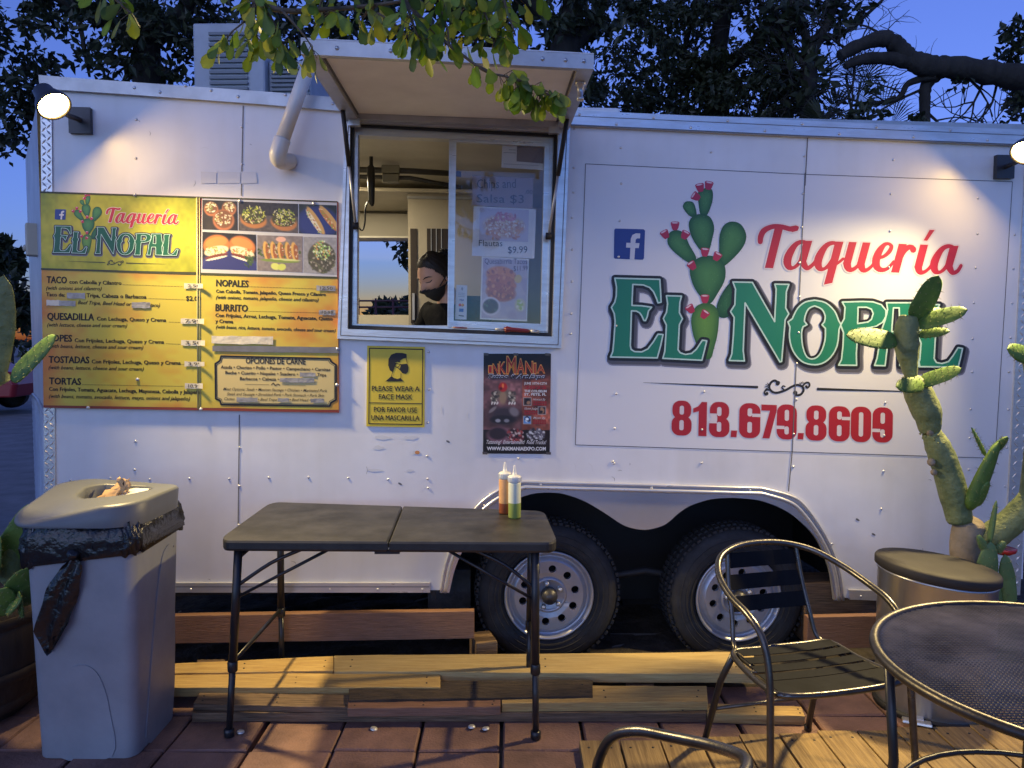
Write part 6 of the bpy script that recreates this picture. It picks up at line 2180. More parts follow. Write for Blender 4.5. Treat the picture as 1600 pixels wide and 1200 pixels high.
# barrel planter with cactus at the left
BP = V((-2.22, 2.98, 0))
bp = thing('barrel_planter', 'dark wooden half barrel planter at the left edge behind the trash can', 'planter', BP, 0)
b = MB()
b.lathe([(.24, .0), (.30, .10), (.335, .25), (.335, .36), (.30, .50), (.28, .50), (.27, .44), (.0, .43)], BP, (0, 0, 1), 40)
b.build('barrel', M['barrel'], bp)
b = MB()
for z, r in ((.06, .283), (.19, .331), (.40, .329)):
    b.lathe([(r, -.022), (r + .004, -.02), (r + .004, .02), (r, .022)], BP + V((0, 0, z)), (0, 0, 1), 40)
b.build('hoop', mat('rusty hoop', (.05, .04, .035), .6, .6, .4, 10), bp)
b = MB()
b.lathe([(.27, .0), (.2, .02), (.1, .03), (.0, .035)], BP + V((0, 0, .44)), (0, 0, 1), 24)
b.build('soil_fill', M['soil'], bp)
lc = thing('prickly_pear', 'prickly pear cactus in the barrel planter with pads reaching before the menu board', 'cactus', BP + V((0, 0, .44)), 0)
YL = 2.86
for (x0, y0, x1, y1, w, th, dy, face, old) in (
    (-22, 610, 6, 430, .135, .030, .0, (.25, -.9, .1), 1),
    (18, 592, 88, 524, .105, .018, -.05, (-.3, -.8, .5), 0),
    (6, 880, 58, 786, .105, .022, -.06, (.5, -.7, .5), 0),
    (14, 915, 22, 818, .080, .05, -.04, (.1, -1, .0), 1),
    (24, 950, 46, 886, .12, .016, -.12, (.7, -.6, .3), 0),
    (-16, 905, -4, 830, .11, .02, -.1, (-.4, -.8, .2), 0),
    (-4, 962, 10, 918, .09, .018, -.16, (.6, -.7, .5), 0),
    (34, 962, 30, 925, .07, .016, -.16, (-.6, -.7, .4), 0),
    (12, 955, 34, 936, .06, .016, -.18, (.2, -.6, .8), 0)):
    b = MB()
    pad_geo(b, P(x0, y0, YL + dy), P(x1, y1, YL + dy - .03), w, th, face)
    b.build('pad', [M['nopal_old' if old else 'nopal'], M['areole']], lc)
b = MB()
b.tube(vcat([V((-2.1, 2.9, .44)), P(-26, 850, YL), P(-40, 720, YL), P(-30, 620, YL), P(8, 588, YL - .04)], 5), [.045 - .0012 * i for i in range(21)], 12)
b.build('stem', M['nopal_old'], lc)
# ------------------------------------------------------------------ the person at the window
def skin_geo(verts, edges, radii, root, sub=2):
    me = bpy.data.meshes.new('sk')
    me.from_pydata([tuple(v) for v in verts], edges, [])
    ob = bpy.data.objects.new('sk', me); COL.objects.link(ob)
    ob.modifiers.new('s', 'SKIN').use_smooth_shade = True
    sv = me.skin_vertices[0].data
    for i, r_ in enumerate(radii):
        rr_ = r_ if hasattr(r_, '__len__') else (r_, r_)
        sv[i].radius = rr_; sv[i].use_root = (i == root)
    md = ob.modifiers.new('u', 'SUBSURF'); md.levels = sub; md.render_levels = sub
    dg = bpy.context.evaluated_depsgraph_get()
    ev = ob.evaluated_get(dg)
    m2 = ev.to_mesh()
    vs = [v.co.copy() for v in m2.vertices]; fs = [tuple(p.vertices) for p in m2.polygons]
    ev.to_mesh_clear()
    bpy.data.objects.remove(ob); bpy.data.meshes.remove(me)
    return vs, fs
HC = atY(680, 432, 3.86)              # middle of the head
FZ = Z_BOT + .13                      # trailer floor
per = thing('person', 'person with dark tied up hair, black mask and black shirt inside the serving window', 'person', (HC.x + .10, HC.y + .1, FZ), 0)
fwd = V((-.66, -.75, 0)).normalized()
pit = R(30)
hf_ = (fwd * math.cos(pit) + V((0, 0, -math.sin(pit)))).normalized()
hs_ = V((-fwd.y, fwd.x, 0)).normalized() * -1
hs_ = hf_.cross(V((0, 0, 1))).normalized()      # the person's right
hu_ = hs_.cross(hf_).normalized()
def H(x, y, z): return HC + hs_ * x + hf_ * y + hu_ * z
def g(x, s): return math.exp(-(x / s) ** 2)
def head_pt(th, ph, off=0.0):
    """th: 0 at the face, +-pi at the back; ph: -pi/2 chin .. pi/2 crown"""
    x = math.sin(th) * math.cos(ph); y = math.cos(th) * math.cos(ph); z = math.sin(ph)
    X = x * .074; Y_ = y * .094; Z = z * .112
    if Z < 0:                             # jaw narrows to the chin
        k = min(1, -Z / .112)
        X *= 1 - .36 * k * (1 if y > -.2 else .6); Y_ *= 1 - (.10 * k if y > 0 else .40 * k)
        if y > 0: Y_ += .012 * k
    if y > 0:
        Y_ += .026 * g(X, .011) * g(Z + .020, .018) + .012 * g(X, .009) * g(Z - .004, .022)   # nose
        Y_ -= .011 * (g(X - .031, .017) + g(X + .031, .017)) * g(Z - .010, .013)               # eye sockets
        Y_ += .005 * g(Z - .030, .010) * g(X, .05)                                             # brow
        Y_ += .006 * g(X, .022) * g(Z + .056, .009)                                            # lips
        Y_ += .004 * (g(X - .042, .02) + g(X + .042, .02)) * g(Z + .02, .02)                   # cheeks
    v = V((X, Y_, Z))
    if off: v += v.normalized() * off
    return v
def head_mesh(off=0.0, keep=None, nth=56, nph=40, ripple=None):
    vs = []
    for j in range(nph + 1):
        ph = -math.pi / 2 + math.pi * j / nph
        for i in range(nth):
            th = -math.pi + 2 * math.pi * i / nth
            o = off(th, ph) if callable(off) else off
            p = head_pt(th, ph, o)
            vs.append(H(*p))
    fs = []
    for j in range(nph):
        for i in range(nth):
            if keep:
                ph = -math.pi / 2 + math.pi * (j + .5) / nph; th = -math.pi + 2 * math.pi * (i + .5) / nth
                if not keep(th, ph): continue
            i2 = (i + 1) % nth
            fs.append((j * nth + i, j * nth + i2, (j + 1) * nth + i2, (j + 1) * nth + i))
    return vs, fs
b = MB()
neck0 = H(0, -.035, -.06)
chest = V((HC.x + .09, HC.y + .08, HC.z - .265)); belly = V((HC.x + .16, HC.y + .17, HC.z - .58)); pelvis = V((HC.x + .17, HC.y + .19, FZ + .80))
ncb = V((HC.x + .065, HC.y + .055, HC.z - .145))
sd_ = V((hs_.x, hs_.y, 0)).normalized(); fw_ = V((fwd.x, fwd.y, 0))
shR, shL = chest + sd_ * .165 + V((0, 0, .085)), chest - sd_ * .165 + V((0, 0, .085))
elR, elL = shR + V((0, 0, -.26)) + fw_ * .10 + sd_ * .03, shL + V((0, 0, -.26)) + fw_ * .09 - sd_ * .03
wrR, wrL = elR + fw_ * .21 - sd_ * .05 + V((0, 0, -.04)), elL + fw_ * .21 + sd_ * .05 + V((0, 0, -.04))
vv = [pelvis, belly, chest, ncb, neck0, shR, elR, wrR, shL, elL, wrL]
ee = [(0, 1), (1, 2), (2, 3), (3, 4), (2, 5), (5, 6), (6, 7), (2, 8), (8, 9), (9, 10)]
ra = [(.15, .11), (.13, .10), (.15, .105), (.060, .058), .052, .058, .042, .028, .058, .042, .028]
for s in (1, -1):
    hip = pelvis + sd_ * (.09 * s) + V((0, 0, -.06)); kn = V((hip.x, hip.y, FZ + .46)) + fw_ * .02; an = V((hip.x, hip.y, FZ + .08)); toe = an + fw_ * .17 + V((0, 0, -.045))
    i = len(vv)
    vv += [hip, kn, an, toe]; ee += [(0, i), (i, i + 1), (i + 1, i + 2), (i + 2, i + 3)]; ra += [.085, .055, .04, .035]
for w_, e_, s in ((7, 6, 1), (10, 9, -1)):
    d = (vv[w_] - vv[e_]).normalized(); side = d.cross(V((0, 0, 1))).normalized()
    palm = vv[w_] + d * .06
    i0 = len(vv); vv.append(palm); ee.append((w_, i0)); ra.append((.034, .016))
    for f_, (o_s, ln) in enumerate(((-.027, .062), (-.009, .072), (.009, .068), (.026, .052))):
        k1 = palm + side * o_s + d * .035; k2 = k1 + d * ln * .5 + V((0, 0, -.012)); k3 = k2 + d * ln * .4 + V((0, 0, -.022))
        i = len(vv); vv += [k1, k2, k3]; ee += [(i0, i), (i, i + 1), (i + 1, i + 2)]; ra += [.009, .0085, .007]
    t1 = palm - side * (.036 * s) + d * .0; t2 = t1 - side * (.018 * s) + d * .03
    i = len(vv); vv += [t1, t2]; ee += [(i0, i), (i, i + 1)]; ra += [.010, .008]
sv_, sf_ = skin_geo(vv, ee, ra, 0)
b.add(sv_, sf_, 0, None, True)
hv, hfaces = head_mesh()
b.add(hv, hfaces, 0, None, True)
for s in (1, -1):     # ears
    b.lathe([(.0, -.006), (.014, -.005), (.019, .0), (.016, .006), (.008, .004), (.0, .003)], H(s * .074, -.008, -.012), hs_ * s - hf_ * .2, 14)
b.build('person', M['skin'], per)
# hair pulled back, with a bun
HLN = [(0, .081), (.5, .077), (.95, .060), (1.25, .028), (1.5, -.020), (1.9, -.050), (2.4, -.062), (3.2, -.066)]
def hairline(th):
    return np.interp(abs(th), [q[0] for q in HLN], [q[1] for q in HLN])
def hair_keep(th, ph):
    return head_pt(th, ph).z > hairline(th)
def hair_off(th, ph):
    k = max(0, min(1, (head_pt(th, ph).z - hairline(th)) / .022))
    return .002 + .009 * k + .0016 * k * math.sin(th * 46) + .0010 * math.sin(th * 90 + ph * 9) + .006 * k * max(0, -math.cos(th))
hv, hfaces = head_mesh(hair_off, hair_keep, 110, 60)
b = MB()
b.add(hv, hfaces, 0, None, True)
bunc = H(.0, -.105, .062)
b.lathe([(.0, -.034), (.018, -.030), (.030, -.016), (.034, .0), (.028, .018), (.014, .028), (.0, .030)], bunc, -hf_ + hu_ * .4, 20)
rs = random.Random(4)
for k in range(46):
    a, c = rs.uniform(0, 6.28), rs.uniform(-.8, .8)
    e1 = V((math.cos(a), math.sin(a), c)).normalized(); e2 = e1.cross(V((rs.uniform(-1, 1), rs.uniform(-1, 1), rs.uniform(-1, 1)))).normalized()
    b.tube([bunc + (e1 * math.cos(q) + e2 * math.sin(q)) * (.036 + rs.uniform(-.003, .006)) for q in np.linspace(0, 2.0, 7)], .0022, 4)
b.build('hair', M['hair'], per)
b = MB()
def mask_keep(th, ph):
    p = head_pt(th, ph)
    return p.y > .018 and -.118 < p.z < -.016 - .55 * abs(p.x) * .6
hv, hfaces = head_mesh(lambda th, ph: .007 + .006 * g(th, .35), mask_keep, 84, 60)
b.add(hv, hfaces, 0, None, True)
for s in (1, -1):
    for z0, z1 in ((-.03, .004), (-.075, -.03)):
        pts = []
        for q in np.linspace(0, 1, 6):
            p = head_pt(s * (1.10 + .55 * q), math.asin(max(-1, min(1, (z0 + (z1 - z0) * q) / .112))), .005)
            pts.append(H(*p))
        b.tube(pts, .0022, 5)
b.build('face_mask', M['mask'], per, solid=.0015)
b = MB()
for s in (1, -1):
    pts = [H(*(head_pt(0, 0) * 0 + V((s * x, 0, z)))) for x, z in ((0, 0),)]
    brow, lash, lash2 = [], [], []
    for x, z in ((.014, .027), (.026, .033), (.040, .033), (.052, .026)):
        th = math.atan2(s * x / .074, math.sqrt(max(.01, 1 - (x / .074) ** 2))); ph = math.asin(z / .112)
        th = math.asin(max(-1, min(1, s * x / .074 / max(.2, math.cos(ph)))))
        brow.append(H(*head_pt(th, ph, .0015)))
    for x, z in ((.016, .008), (.025, .005), (.034, .0045), (.043, .009), (.048, .013)):
        ph = math.asin(z / .112); th = math.asin(max(-1, min(1, s * x / .074 / max(.2, math.cos(ph)))))
        lash.append(H(*head_pt(th, ph, .001)))
    b.tube(brow, [.0014, .0032, .0028, .0010], 6)
    b.tube(lash, [.0010, .0020, .0024, .0022, .0010], 6)
b.build('brows_and_lashes', M['hair'], per)
# shirt
b = MB()
v2 = [belly + V((0, 0, -.22)), belly, chest + V((0, 0, .0)), V((ncb.x, ncb.y, ncb.z - .02)), shR, shR.lerp(elR, .62), shL, shL.lerp(elL, .62)]
sv_, sf_ = skin_geo(v2, [(0, 1), (1, 2), (2, 3), (2, 4), (4, 5), (2, 6), (6, 7)], [(.175, .14), (.16, .13), (.185, .135), (.085, .08), .086, .074, .086, .074], 0)
rs = random.Random(9)
sv2 = []
for p in sv_:
    f_ = .006 * math.sin(p.z * 55 + p.x * 40) + .004 * math.sin(p.x * 90 + p.z * 30)
    d = (p - chest); d.z = 0
    sv2.append(p + d.normalized() * f_)
b.add(sv2, sf_, 0, None, True)
b.build('shirt', M['cloth'], per)
b = MB()
v3 = [pelvis + V((0, 0, .05)), pelvis]
e3 = [(0, 1)]; r3 = [(.155, .12), (.165, .125)]
for s in (1, -1):
    hip = pelvis + sd_ * (.09 * s) + V((0, 0, -.06)); kn = V((hip.x, hip.y, FZ + .46)) + fw_ * .02; an = V((hip.x, hip.y, FZ + .10))
    i = len(v3); v3 += [hip, kn, an]; e3 += [(1, i), (i, i + 1), (i + 1, i + 2)]; r3 += [.10, .068, .055]
sv_, sf_ = skin_geo(v3, e3, r3, 1)
b.add(sv_, sf_, 0, None, True)
b.build('trousers', M['jeans'], per)

# ------------------------------------------------------------------ trees behind the trailer
def leafcloud(mb, blobs, n, size, seed, droop=.3, aspect=.5, mat_=0, hollow=.45, clump=0):
    r_ = np.random.RandomState(seed)
    if clump:
        nb = []
        for c, rx, ry, rz in blobs:
            for q in range(clump):
                d = r_.randn(3); d /= np.linalg.norm(d); w_ = .25 + .75 * r_.rand() ** .5
                k_ = r_.uniform(.14, .34)
                nb.append((tuple(np.array(c) + d * w_ * np.array([rx, ry, rz])), max(rx, .3) * k_, max(ry, .3) * k_, max(rz, .3) * k_ * .8))
        blobs = nb
    vol = np.array([b[1] * b[2] * b[3] for b in blobs]) ** .75
    pick = r_.choice(len(blobs), n, p=vol / vol.sum())
    vs, fs = [], []
    for k in range(n):
        c, rx, ry, rz = blobs[pick[k]]
        d = r_.randn(3); d /= np.linalg.norm(d)
        q = hollow + (1 - hollow) * r_.rand() ** .6
        p = np.array(c) + d * np.array([rx, ry, rz]) * q
        a = r_.randn(3); a[2] -= droop; a /= np.linalg.norm(a)
        e = np.cross(a, r_.randn(3)); e /= np.linalg.norm(e)
        L = size * r_.uniform(.6, 1.3); w = L * aspect * .5
        nn_ = np.cross(a, e) * L * .08
        i = len(vs)
        vs += [tuple(p), tuple(p + a * L * .45 + e * w + nn_), tuple(p + a * L), tuple(p + a * L * .45 - e * w + nn_)]
        fs.append((i, i + 1, i + 2, i + 3))
    mb.add(vs, fs, mat_)
def limb(mb, px, Y, rad, n=6):
    pts = vcat([atY(x, y, Y + d) for x, y, d in px], n)
    k = len(pts)
    rr_ = [rad[0] + (rad[1] - rad[0]) * i / (k - 1) for i in range(k)]
    rs = random.Random(int(px[0][0]))
    mb.tube(pts, [q * (1 + rs.uniform(-.12, .12)) for q in rr_], 9)
    return pts
def blobpx(x, y, Y, rx, ry, depth=.8):
    c = atY(x, y, Y); k = Y / FPX
    return (tuple(c), rx * k, depth, ry * k)
def tree(label, Y, base_x, limbs, blobs, n, size, seed, **kw):
    bx = atY(base_x, 534, Y).x
    t = thing('tree', label, 'tree', (bx, Y, 0), 0, 'dark trees behind the trailer')
    b = MB()
    b.tube(vcat([V((bx, Y, -.1)), V((bx + .05, Y, 1.2)), atY(base_x, 150, Y), atY(*limbs[0][0][0][:2], Y)], 5), [.20 - .004 * i for i in range(16)], 10)
    for px, rad in limbs: limb(b, px, Y, rad)
    b.build('trunk', M['bark'], t)
    b = MB()
    leafcloud(b, blobs, n, size, seed, **kw)
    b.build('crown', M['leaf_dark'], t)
    return t
YT = 9.0
tree('dark dense tree behind the left half of the trailer roof', YT, 230, [([(230, 60, 0), (180, -60, .2)], (.13, .08)), ([(230, 80, 0), (330, -30, .2), (420, -80, .3)], (.09, .05)), ([(225, 60, 0), (100, 0, 0), (30, -40, 0)], (.08, .05)), ([(120, 10, 0), (140, 120, 0)], (.03, .015))],
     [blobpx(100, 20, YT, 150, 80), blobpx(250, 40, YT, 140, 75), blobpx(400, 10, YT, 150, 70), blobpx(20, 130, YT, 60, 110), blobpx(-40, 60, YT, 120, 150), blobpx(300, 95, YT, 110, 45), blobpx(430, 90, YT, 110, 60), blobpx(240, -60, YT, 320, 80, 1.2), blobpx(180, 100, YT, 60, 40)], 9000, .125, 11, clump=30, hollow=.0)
tree('dark tree behind the serving hatch with drooping leafy twigs', 8.0, 880, [([(885, 60, 0), (892, 20, 0), (905, -60, 0)], (.13, .11)), ([(885, 80, 0), (930, 30, 0), (960, -40, 0)], (.08, .05)), ([(880, 50, 0), (800, -20, 0), (720, -60, .2)], (.07, .04)), ([(860, -20, 0), (700, -40, 0), (560, -20, 0)], (.06, .03))],
     [blobpx(640, 10, 8, 110, 60), blobpx(560, 60, 8, 80, 55), blobpx(820, 20, 8, 110, 60), blobpx(930, 70, 8, 50, 70, .5), blobpx(900, 10, 8, 70, 60), blobpx(500, 150, 8, 30, 40, .4), blobpx(690, -50, 8, 280, 60), blobpx(920, 140, 8, 26, 40, .4)], 4200, .12, 12, clump=26, hollow=.0)
tree('largest dark tree behind the trailer roof right of the hatch', 10.0, 1120, [([(1120, 90, 0), (1130, 0, 0), (1120, -80, 0)], (.14, .09)), ([(1120, 120, 0), (1010, 40, 0), (960, -40, 0)], (.09, .05)), ([(1140, 100, 0), (1230, 30, 0), (1290, -40, .3)], (.09, .05)), ([(1060, 140, 0), (1080, 40, 0), (1120, 0, 0)], (.035, .02))],
     [blobpx(1030, 60, 10, 105, 105), blobpx(1130, 60, 10, 110, 110), blobpx(1160, 150, 10, 90, 70), blobpx(1080, 150, 10, 130, 60), blobpx(1210, 110, 10, 60, 60), blobpx(990, 140, 10, 70, 50), blobpx(1100, -40, 10, 200, 70), blobpx(1240, 190, 10, 80, 40)], 17000, .092, 13, hollow=.0, clump=60)
tree('thin leaved tree at the right edge behind the trailer end', 9.5, 1640, [([(1640, 120, 0), (1640, 40, 0), (1660, -40, 0)], (.10, .06)), ([(1640, 100, 0), (1590, 60, 0)], (.04, .02))],
     [blobpx(1620, 110, 9.5, 50, 70, .5), blobpx(1590, 60, 9.5, 26, 30, .4), blobpx(1600, 190, 9.5, 40, 50, .4), blobpx(1620, 560, 6.4, 34, 260, .4)], 1500, .12, 14, hollow=.0, clump=24)
# the thick bare limb and its dead twigs
YB = 7.6
bt = thing('bare_limb_tree', 'thick bare crooked limb with dead twigs reaching in from the right above the roof', 'tree', (atY(1760, 534, YB).x, YB, 0), 0)
b = MB()
b.tube([V((atY(1760, 534, YB).x, YB, -.1)), V((atY(1755, 534, YB).x, YB, 1.5)), atY(1750, 130, YB)], [.24, .21, .17], 12)
limb(b, [(1752, 134, 0), (1680, 128, 0), (1590, 120, 0), (1500, 106, 0), (1450, 103, 0), (1420, 90, 0), (1400, 70, 0), (1378, 60, 0), (1340, 72, 0), (1312, 88, 0)], YB, (.135, .055))
limb(b, [(1460, 104, 0), (1400, 92, 0), (1350, 92, 0), (1320, 104, 0)], YB, (.09, .035))
limb(b, [(1480, 106, 0), (1450, 128, .1), (1445, 160, .1), (1448, 220, .1)], YB, (.075, .035))
limb(b, [(1462, 118, 0), (1420, 130, .1), (1400, 155, .1), (1330, 165, .2)], YB, (.04, .015))
b.build('limb', M['bark'], bt)
b = MB()
rs = random.Random(21)
def twig(mb, x, y, a, L, r, Y, dep):
    pts = [(x, y)]
    for k in range(4):
        a += rs.uniform(-.35, .35)
        x += math.cos(a) * L / 4; y += math.sin(a) * L / 4
        pts.append((x, y))
    P3 = [atY(px, py, Y + rs.uniform(-.05, .05)) for px, py in pts]
    mb.tube(P3, [r * (1 - .16 * k) for k in range(5)], 5)
    if dep > 0:
        for k in range(rs.randint(2, 3)):
            q = pts[rs.randint(1, 4)]
            twig(mb, q[0], q[1], a + rs.choice((-1, 1)) * rs.uniform(.3, 1.0), L * rs.uniform(.5, .8), r * .6, Y, dep - 1)
for (x, y, a, L) in ((1450, 160, 2.4, 90), (1448, 175, .8, 80), (1440, 140, 2.8, 110), (1400, 150, 2.5, 80), (1335, 100, 1.9, 70), (1500, 110, .9, 90), (1560, 120, 1.5, 80), (1540, 118, 2.0, 90), (1448, 200, .3, 90), (1380, 60, 4.2, 60), (1330, 80, 3.6, 90)):
    twig(b, x, y, a, L, .016, YB + .1, 2)
b.build('dead_twigs', M['bark'], bt)
for k, (x, y, rx, ry, n_) in enumerate(((1365, 132, 12, 10, 24), (1358, 176, 26, 18, 56), (1500, 130, 12, 8, 20), (1340, 180, 16, 12, 30), (1440, 190, 22, 12, 34))):
    b = MB()
    leafcloud(b, [blobpx(x, y, YB, rx, ry, .15)], n_, .10, 31 + k)
    b.build('leaf_tuft', M['leaf_dark'], bt)
# bare twiggy tree between the dense tree and the limb
wt = thing('bare_tree', 'bare twiggy tree standing in front of the sky between dense tree and thick limb', 'tree', (atY(1262, 534, 9.2).x, 9.2, 0), 0)
b = MB()
b.tube([V((atY(1262, 534, 9.2).x, 9.2, -.1)), atY(1262, 190, 9.2), atY(1268, 60, 9.2)], [.14, .10, .07], 9)
limb(b, [(1265, 90, 0), (1300, 20, 0), (1330, -60, 0)], 9.2, (.06, .03)); limb(b, [(1265, 70, 0), (1240, 10, 0), (1225, -60, 0)], 9.2, (.05, .03))
limb(b, [(1262, 110, 0), (1220, 60, 0), (1195, 40, 0)], 9.2, (.04, .02)); limb(b, [(1268, 60, 0), (1320, 50, 0), (1390, -10, 0)], 9.2, (.04, .015))
for k in range(34):
    twig(b, 1262 + rs.uniform(-30, 60), rs.uniform(-20, 170), rs.uniform(2.6, 6.6), rs.uniform(60, 120), .012, 9.2, 2)
b.build('trunk', M['bark'], wt)
b = MB()
leafcloud(b, [blobpx(1280, 30, 9.2, 60, 40, .5), blobpx(1250, 120, 9.2, 40, 60, .5), blobpx(1320, 10, 9.2, 40, 20, .4), blobpx(1210, 30, 9.2, 40, 40, .4)], 520, .15, 33)
b.build('crown', M['leaf_dark'], wt)
# palm
pt = thing('palm_tree', 'small palm with spiky fan leaves behind the trailer roof below the bare limb', 'palm', (atY(1335, 534, 8.6).x, 8.6, 0), 0)
b = MB()
b.tube([V((atY(1335, 534, 8.6).x, 8.6, -.1)), atY(1335, 300, 8.6), atY(1333, 190, 8.6)], [.16, .15, .13], 10)
b.build('trunk', M['bark'], pt)
for k, (ax, ay, L) in enumerate(((1345, 128, 66), (1378, 178, 80), (1305, 172, 66), (1285, 190, 60), (1362, 150, 76), (1392, 196, 66), (1322, 118, 60), (1340, 160, 60))):
    b = MB()
    c = atY(1333, 190, 8.6)
    hub_ = atY(ax, ay, 8.5 + .1 * (k % 3))
    b.tube([c, hub_], .014, 5)
    d0 = (hub_ - c).normalized()
    sdir_ = V((d0.z, .2, -d0.x)).normalized()
    for q in range(22):
        a = -1.5 + 3.0 * q / 21
        d = d0 * math.cos(a) + sdir_ * math.sin(a)
        ln = L / FPX * 8.6 * (1 - .25 * abs(a) / 1.5)
        mid = hub_ + d * ln * .6; end = hub_ + d * ln + V((0, 0, -.10 * ln))
        w = V((0, .012, 0)) + sdir_.cross(V((0, 1, 0))) * .012
        b.add([hub_, mid + w, end, mid - w], [(0, 1, 2, 3)])
    b.build('frond', M['leaf_dark'], pt)
# bushes and the far side seen through the window, and at the left edge
def bush(label, x, y, Y, rx, ry, n, size, seed, cat_='bush'):
    c = atY(x, y, Y)
    t = thing('bush', label, cat_, (c.x, Y, 0), 0, 'far bushes')
    b = MB()
    k = Y / FPX
    b.tube([V((c.x, Y, -.1)), V((c.x, Y, c.z))], .1, 8)
    b.build('stem', M['bark'], t)
    b = MB()
    leafcloud(b, [blobpx(x, y, Y, rx, ry, 1.0), blobpx(x - rx * .5, y + ry * .3, Y, rx * .6, ry * .7, .8), blobpx(x + rx * .5, y + ry * .3, Y, rx * .6, ry * .7, .8)], n, size, seed, hollow=.2)
    b.build('crown', M['leaf_dark'], t)
bush('round dark bush seen low through the trailer window', 608, 490, 22, 26, 20, 900, .35, 41)
bush('taller dark bush seen through the trailer window beside the cabinet', 648, 482, 24, 22, 24, 700, .35, 42)
bush('far dark tree clump at the left edge below the sky', 0, 400, 40, 26, 34, 700, .7, 43)
bush('low dark bush behind the trailer nose at the left edge', 14, 470, 30, 26, 44, 700, .5, 44)
tw = thing('hanging_twig', 'dark leafy twig hanging outside the far hatch of the trailer', 'twig', atY(640, 300, 6.2), 0)
b = MB()
b.tube(vcat([atY(646, 300, 6.2), atY(640, 370, 6.2), atY(632, 400, 6.2), atY(640, 420, 6.2)], 4), .010, 5)
b.build('stem', M['bark'], tw)
b = MB()
leafcloud(b, [blobpx(628, 388, 6.2, 10, 14, .06), blobpx(634, 412, 6.2, 8, 14, .06), blobpx(638, 378, 6.2, 8, 8, .06), blobpx(600, 374, 6.2, 18, 3, .06)], 70, .085, 51)
b.build('leaves', M['leaf_dark'], tw)
fe = thing('railing', 'thin metal railing seen low through the trailer window', 'railing', atY(590, 534, 15), 0)
b = MB()
for y in (470, 480):
    b.tube([atY(545, y, 15), atY(660, y, 15)], .018, 6)
for x in (560, 587, 614, 641):
    p = atY(x, 466, 15); b.tube([V((p.x, 15, 0)), p], .022, 6)
b.build('rail', mat('dark red rail', (.10, .03, .03), .5), fe)
# overhead wires at the upper right
for k, (a, c, l) in enumerate((((1425, 180), (1640, 30), 'upper of the thin overhead wires behind the bare limb'), ((1395, 200), (1640, 60), 'lower of the thin overhead wires behind the bare limb'))):
    b = MB()
    b.tube([atY(*a, 16), atY((a[0] + c[0]) / 2, (a[1] + c[1]) / 2 + 4, 16), atY(*c, 16)], .010, 5)
    tag(b.build('overhead_wire', M['cable']), l, 'wire', 'overhead wires')

# ------------------------------------------------------------------ leafy oak branch hanging over the hatch
ob_ = thing('oak_branch', 'leafy green oak branch hanging over the hatch in the light of the lamps', 'branch', atY(600, -40, 2.1), 0)
YF = 2.15
tb, lb = MB(), MB()
rs = random.Random(77)
def oak_leaf(mb, p, d, nrm, L, col):
    d = d.normalized(); nrm = (nrm - d * nrm.dot(d)).normalized(); s = d.cross(nrm)
    prof = [(0, .03), (.18, .10), (.42, .20), (.68, .27), (.88, .20), (1.0, .03)]
    vs = []
    cup = rs.uniform(-.10, .22); curl = rs.uniform(-.25, .15)
    for t, w in prof:
        c = p + d * (L * t) + nrm * (curl * L * t * t)
        for q in (-1, 0, 1):
            vs.append(c + s * (q * w * L) + nrm * (abs(q) * w * L * cup))
    fs = []
    for k in range(5):
        i = 3 * k
        fs += [(i, i + 1, i + 4, i + 3), (i + 1, i + 2, i + 5, i + 4)]
    cols = []
    for t, w in prof:
        for q in (-1, 0, 1):
            k = (.9 if q else 1.18) * rs.uniform(.9, 1.1)
            cols.append(tuple(x * k for x in col))
    mb.add(vs, fs, 0, cols, True)
GREENS = [(.19, .28, .02), (.26, .33, .025), (.13, .22, .025), (.32, .34, .03), (.08, .14, .03), (.18, .24, .05), (.15, .26, .02)]
def leafy(px, Y, r0, n, Lr=(.045, .07), spread=26, hang=.7, start=0.0):
    pts = vcat([atY(x, y, Y + d) for x, y, d in px], 8)
    k = len(pts)
    tb.tube(pts, [r0 * (1 - .7 * i / (k - 1)) for i in range(k)], 6)
    for q in range(n):
        t = start + (1 - start) * rs.random() ** .8
        p = pts[min(k - 1, int(t * (k - 1)))]
        o = V((rs.uniform(-1, 1), rs.uniform(-1, 1), rs.uniform(-1, .6))) * (spread / FPX * Y)
        d = (o * 8 + V((rs.uniform(-.5, .5), rs.uniform(-.6, .4), -hang)))
        tip = p + o * .7
        tb.tube([p, tip], .0011, 4)
        nrm = V((rs.uniform(-.8, .8), rs.uniform(-1, -.1), rs.uniform(-.5, .9)))
        oak_leaf(lb, tip, d, nrm, rs.uniform(*Lr), rs.choice(GREENS))
leafy([(140, -60, 0), (165, -20, 0), (190, 8, 0), (205, 20, 0)], 2.05, .006, 15, spread=24)
leafy([(350, -60, .05), (385, -8, 0), (440, 16, 0), (520, 14, 0), (600, 6, 0), (700, -10, 0)], 2.2, .011, 24, spread=30)
leafy([(400, 0, 0), (385, 30, 0), (360, 52, 0), (352, 70, 0)], 2.2, .004, 18, spread=22)
leafy([(440, 16, 0), (462, 40, 0), (480, 62, 0), (492, 84, 0)], 2.15, .004, 6, spread=14, start=.6)
leafy([(410, 8, 0), (430, 40, 0), (440, 68, 0), (448, 86, 0)], 2.2, .004, 24, spread=24)
leafy([(390, 10, 0), (400, 50, 0), (405, 76, 0)], 2.25, .004, 16, spread=20)
leafy([(560, -30, 0), (580, 10, 0), (560, 30, 0)], 2.2, .004, 12, spread=24)
leafy([(520, -30, 0), (500, 10, 0), (520, 24, 0)], 2.2, .004, 9, spread=22)
leafy([(590, -40, 0), (640, 10, 0), (690, 60, 0), (720, 84, 0), (760, 112, 0), (800, 122, 0), (840, 140, 0), (868, 152, 0)], 2.1, .006, 40, spread=22, start=.62)
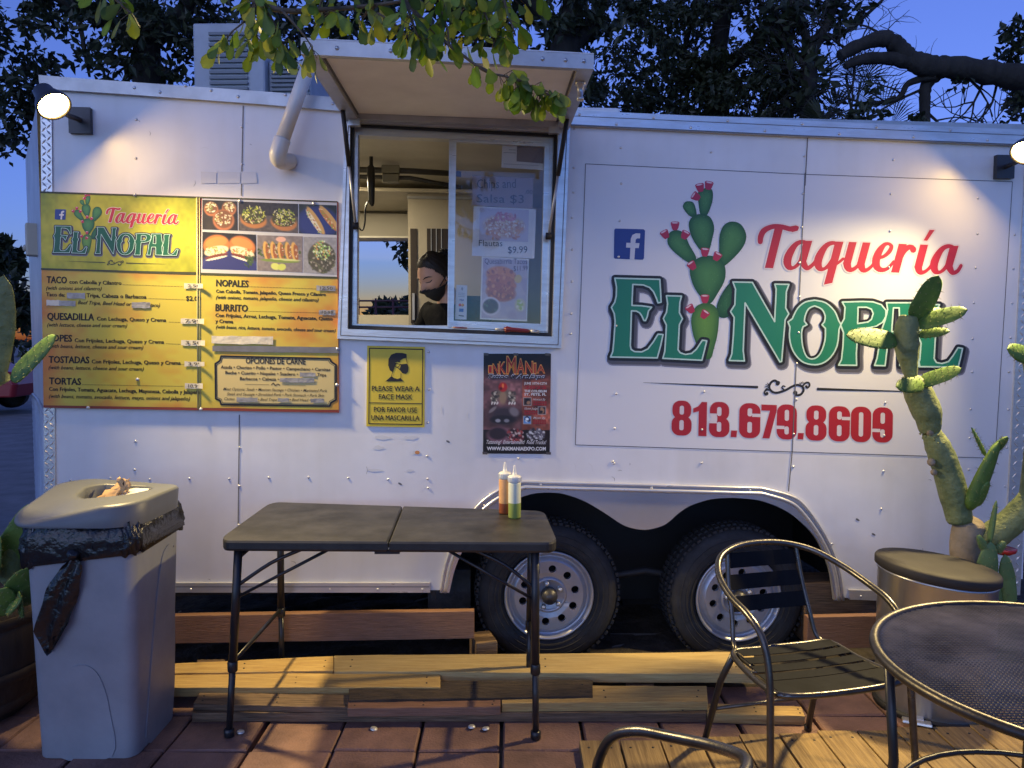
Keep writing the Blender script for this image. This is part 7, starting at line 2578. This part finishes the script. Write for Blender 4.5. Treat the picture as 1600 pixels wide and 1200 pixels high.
leafy([(620, -40, 0), (640, 20, 0), (650, 50, 0), (660, 62, 0)], 2.05, .005, 30, spread=26)
leafy([(700, -40, 0), (690, 10, 0), (700, 50, 0), (700, 72, 0)], 2.1, .005, 34, spread=26)
leafy([(740, -50, 0), (750, 0, 0), (765, 40, 0), (772, 70, 0)], 2.15, .005, 36, spread=26)
leafy([(720, -30, 0), (740, 20, 0), (730, 60, 0)], 2.2, .005, 24, spread=30)
leafy([(780, -40, 0), (790, 10, 0), (800, 40, 0), (806, 56, 0)], 2.15, .005, 18, spread=22)
leafy([(790, 120, 0), (815, 126, 0), (822, 140, 0)], 2.08, .003, 11, spread=20)
leafy([(740, 100, 0), (762, 110, 0), (764, 122, 0)], 2.08, .003, 5, spread=8)
leafy([(840, 136, 0), (862, 146, 0), (872, 152, 0)], 2.1, .003, 9, spread=13)
leafy([(660, -40, 0), (720, -20, 0), (790, -14, 0), (840, -30, 0)], 2.25, .007, 34, spread=34)
leafy([(590, 20, 0), (620, 40, 0), (640, 60, 0)], 2.1, .003, 10, spread=18)
tb.build('twigs', M['twig'], ob_)
lb.build('leaves', M['leaf_near'], ob_)

# a red car parked far behind the trailer nose at the left edge
cc = atY(-118, 534, 16)
car = thing('parked_car', 'small red car parked far away beyond the trailer nose at the left edge', 'car', (cc.x, 16, 0), R(8))
A = TM[car]
def CW(p): return A @ V(p)
side = [(-2.1, .35), (-2.15, .62), (-1.95, .82), (-1.25, .92), (-.65, 1.36), (.75, 1.40), (1.35, .98), (2.05, .86), (2.15, .60), (2.1, .34)]
b = MB()
n = len(side)
rows = [[CW((x * (1 if abs(y) < .8 else .97), y * (.86 if z > 1.1 else 1), z)) for x, z in side] for y in (-.85, -.78, .78, .85)]
loft(b, rows, 0, False)
b.build('body', mat('red car paint', (.30, .02, .025), .3), car, bevel=.03)
for s_ in (-1, 1):
    b = MB()
    b.add([CW((x, s_ * .862 * (.90 if z > 1.1 else 1), z)) for x, z in ((-1.1, .95), (-.58, 1.30), (.68, 1.33), (1.15, .98))], [(0, 1, 2, 3)])
    b.build('window', M['black'], car, solid=.01)
    for x in (-1.3, 1.3):
        b = MB()
        b.lathe([(.0, -.02), (.22, -.02), (.32, -.01), (.33, .05), (.33, .18)], CW((x, s_ * .88, .33)), A.to_3x3() @ V((0, -s_, 0)), 20)
        b.build('wheel', M['rubber'], car)

b = MB()
rt_ = np.random.RandomState(61)
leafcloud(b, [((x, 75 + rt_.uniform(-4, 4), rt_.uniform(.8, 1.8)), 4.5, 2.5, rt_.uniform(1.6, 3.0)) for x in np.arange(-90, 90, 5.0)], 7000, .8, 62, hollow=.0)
tag(b.build('far_treeline', M['leaf_dark']), 'dark far treeline along the horizon beyond the street', 'treeline', kind='stuff')
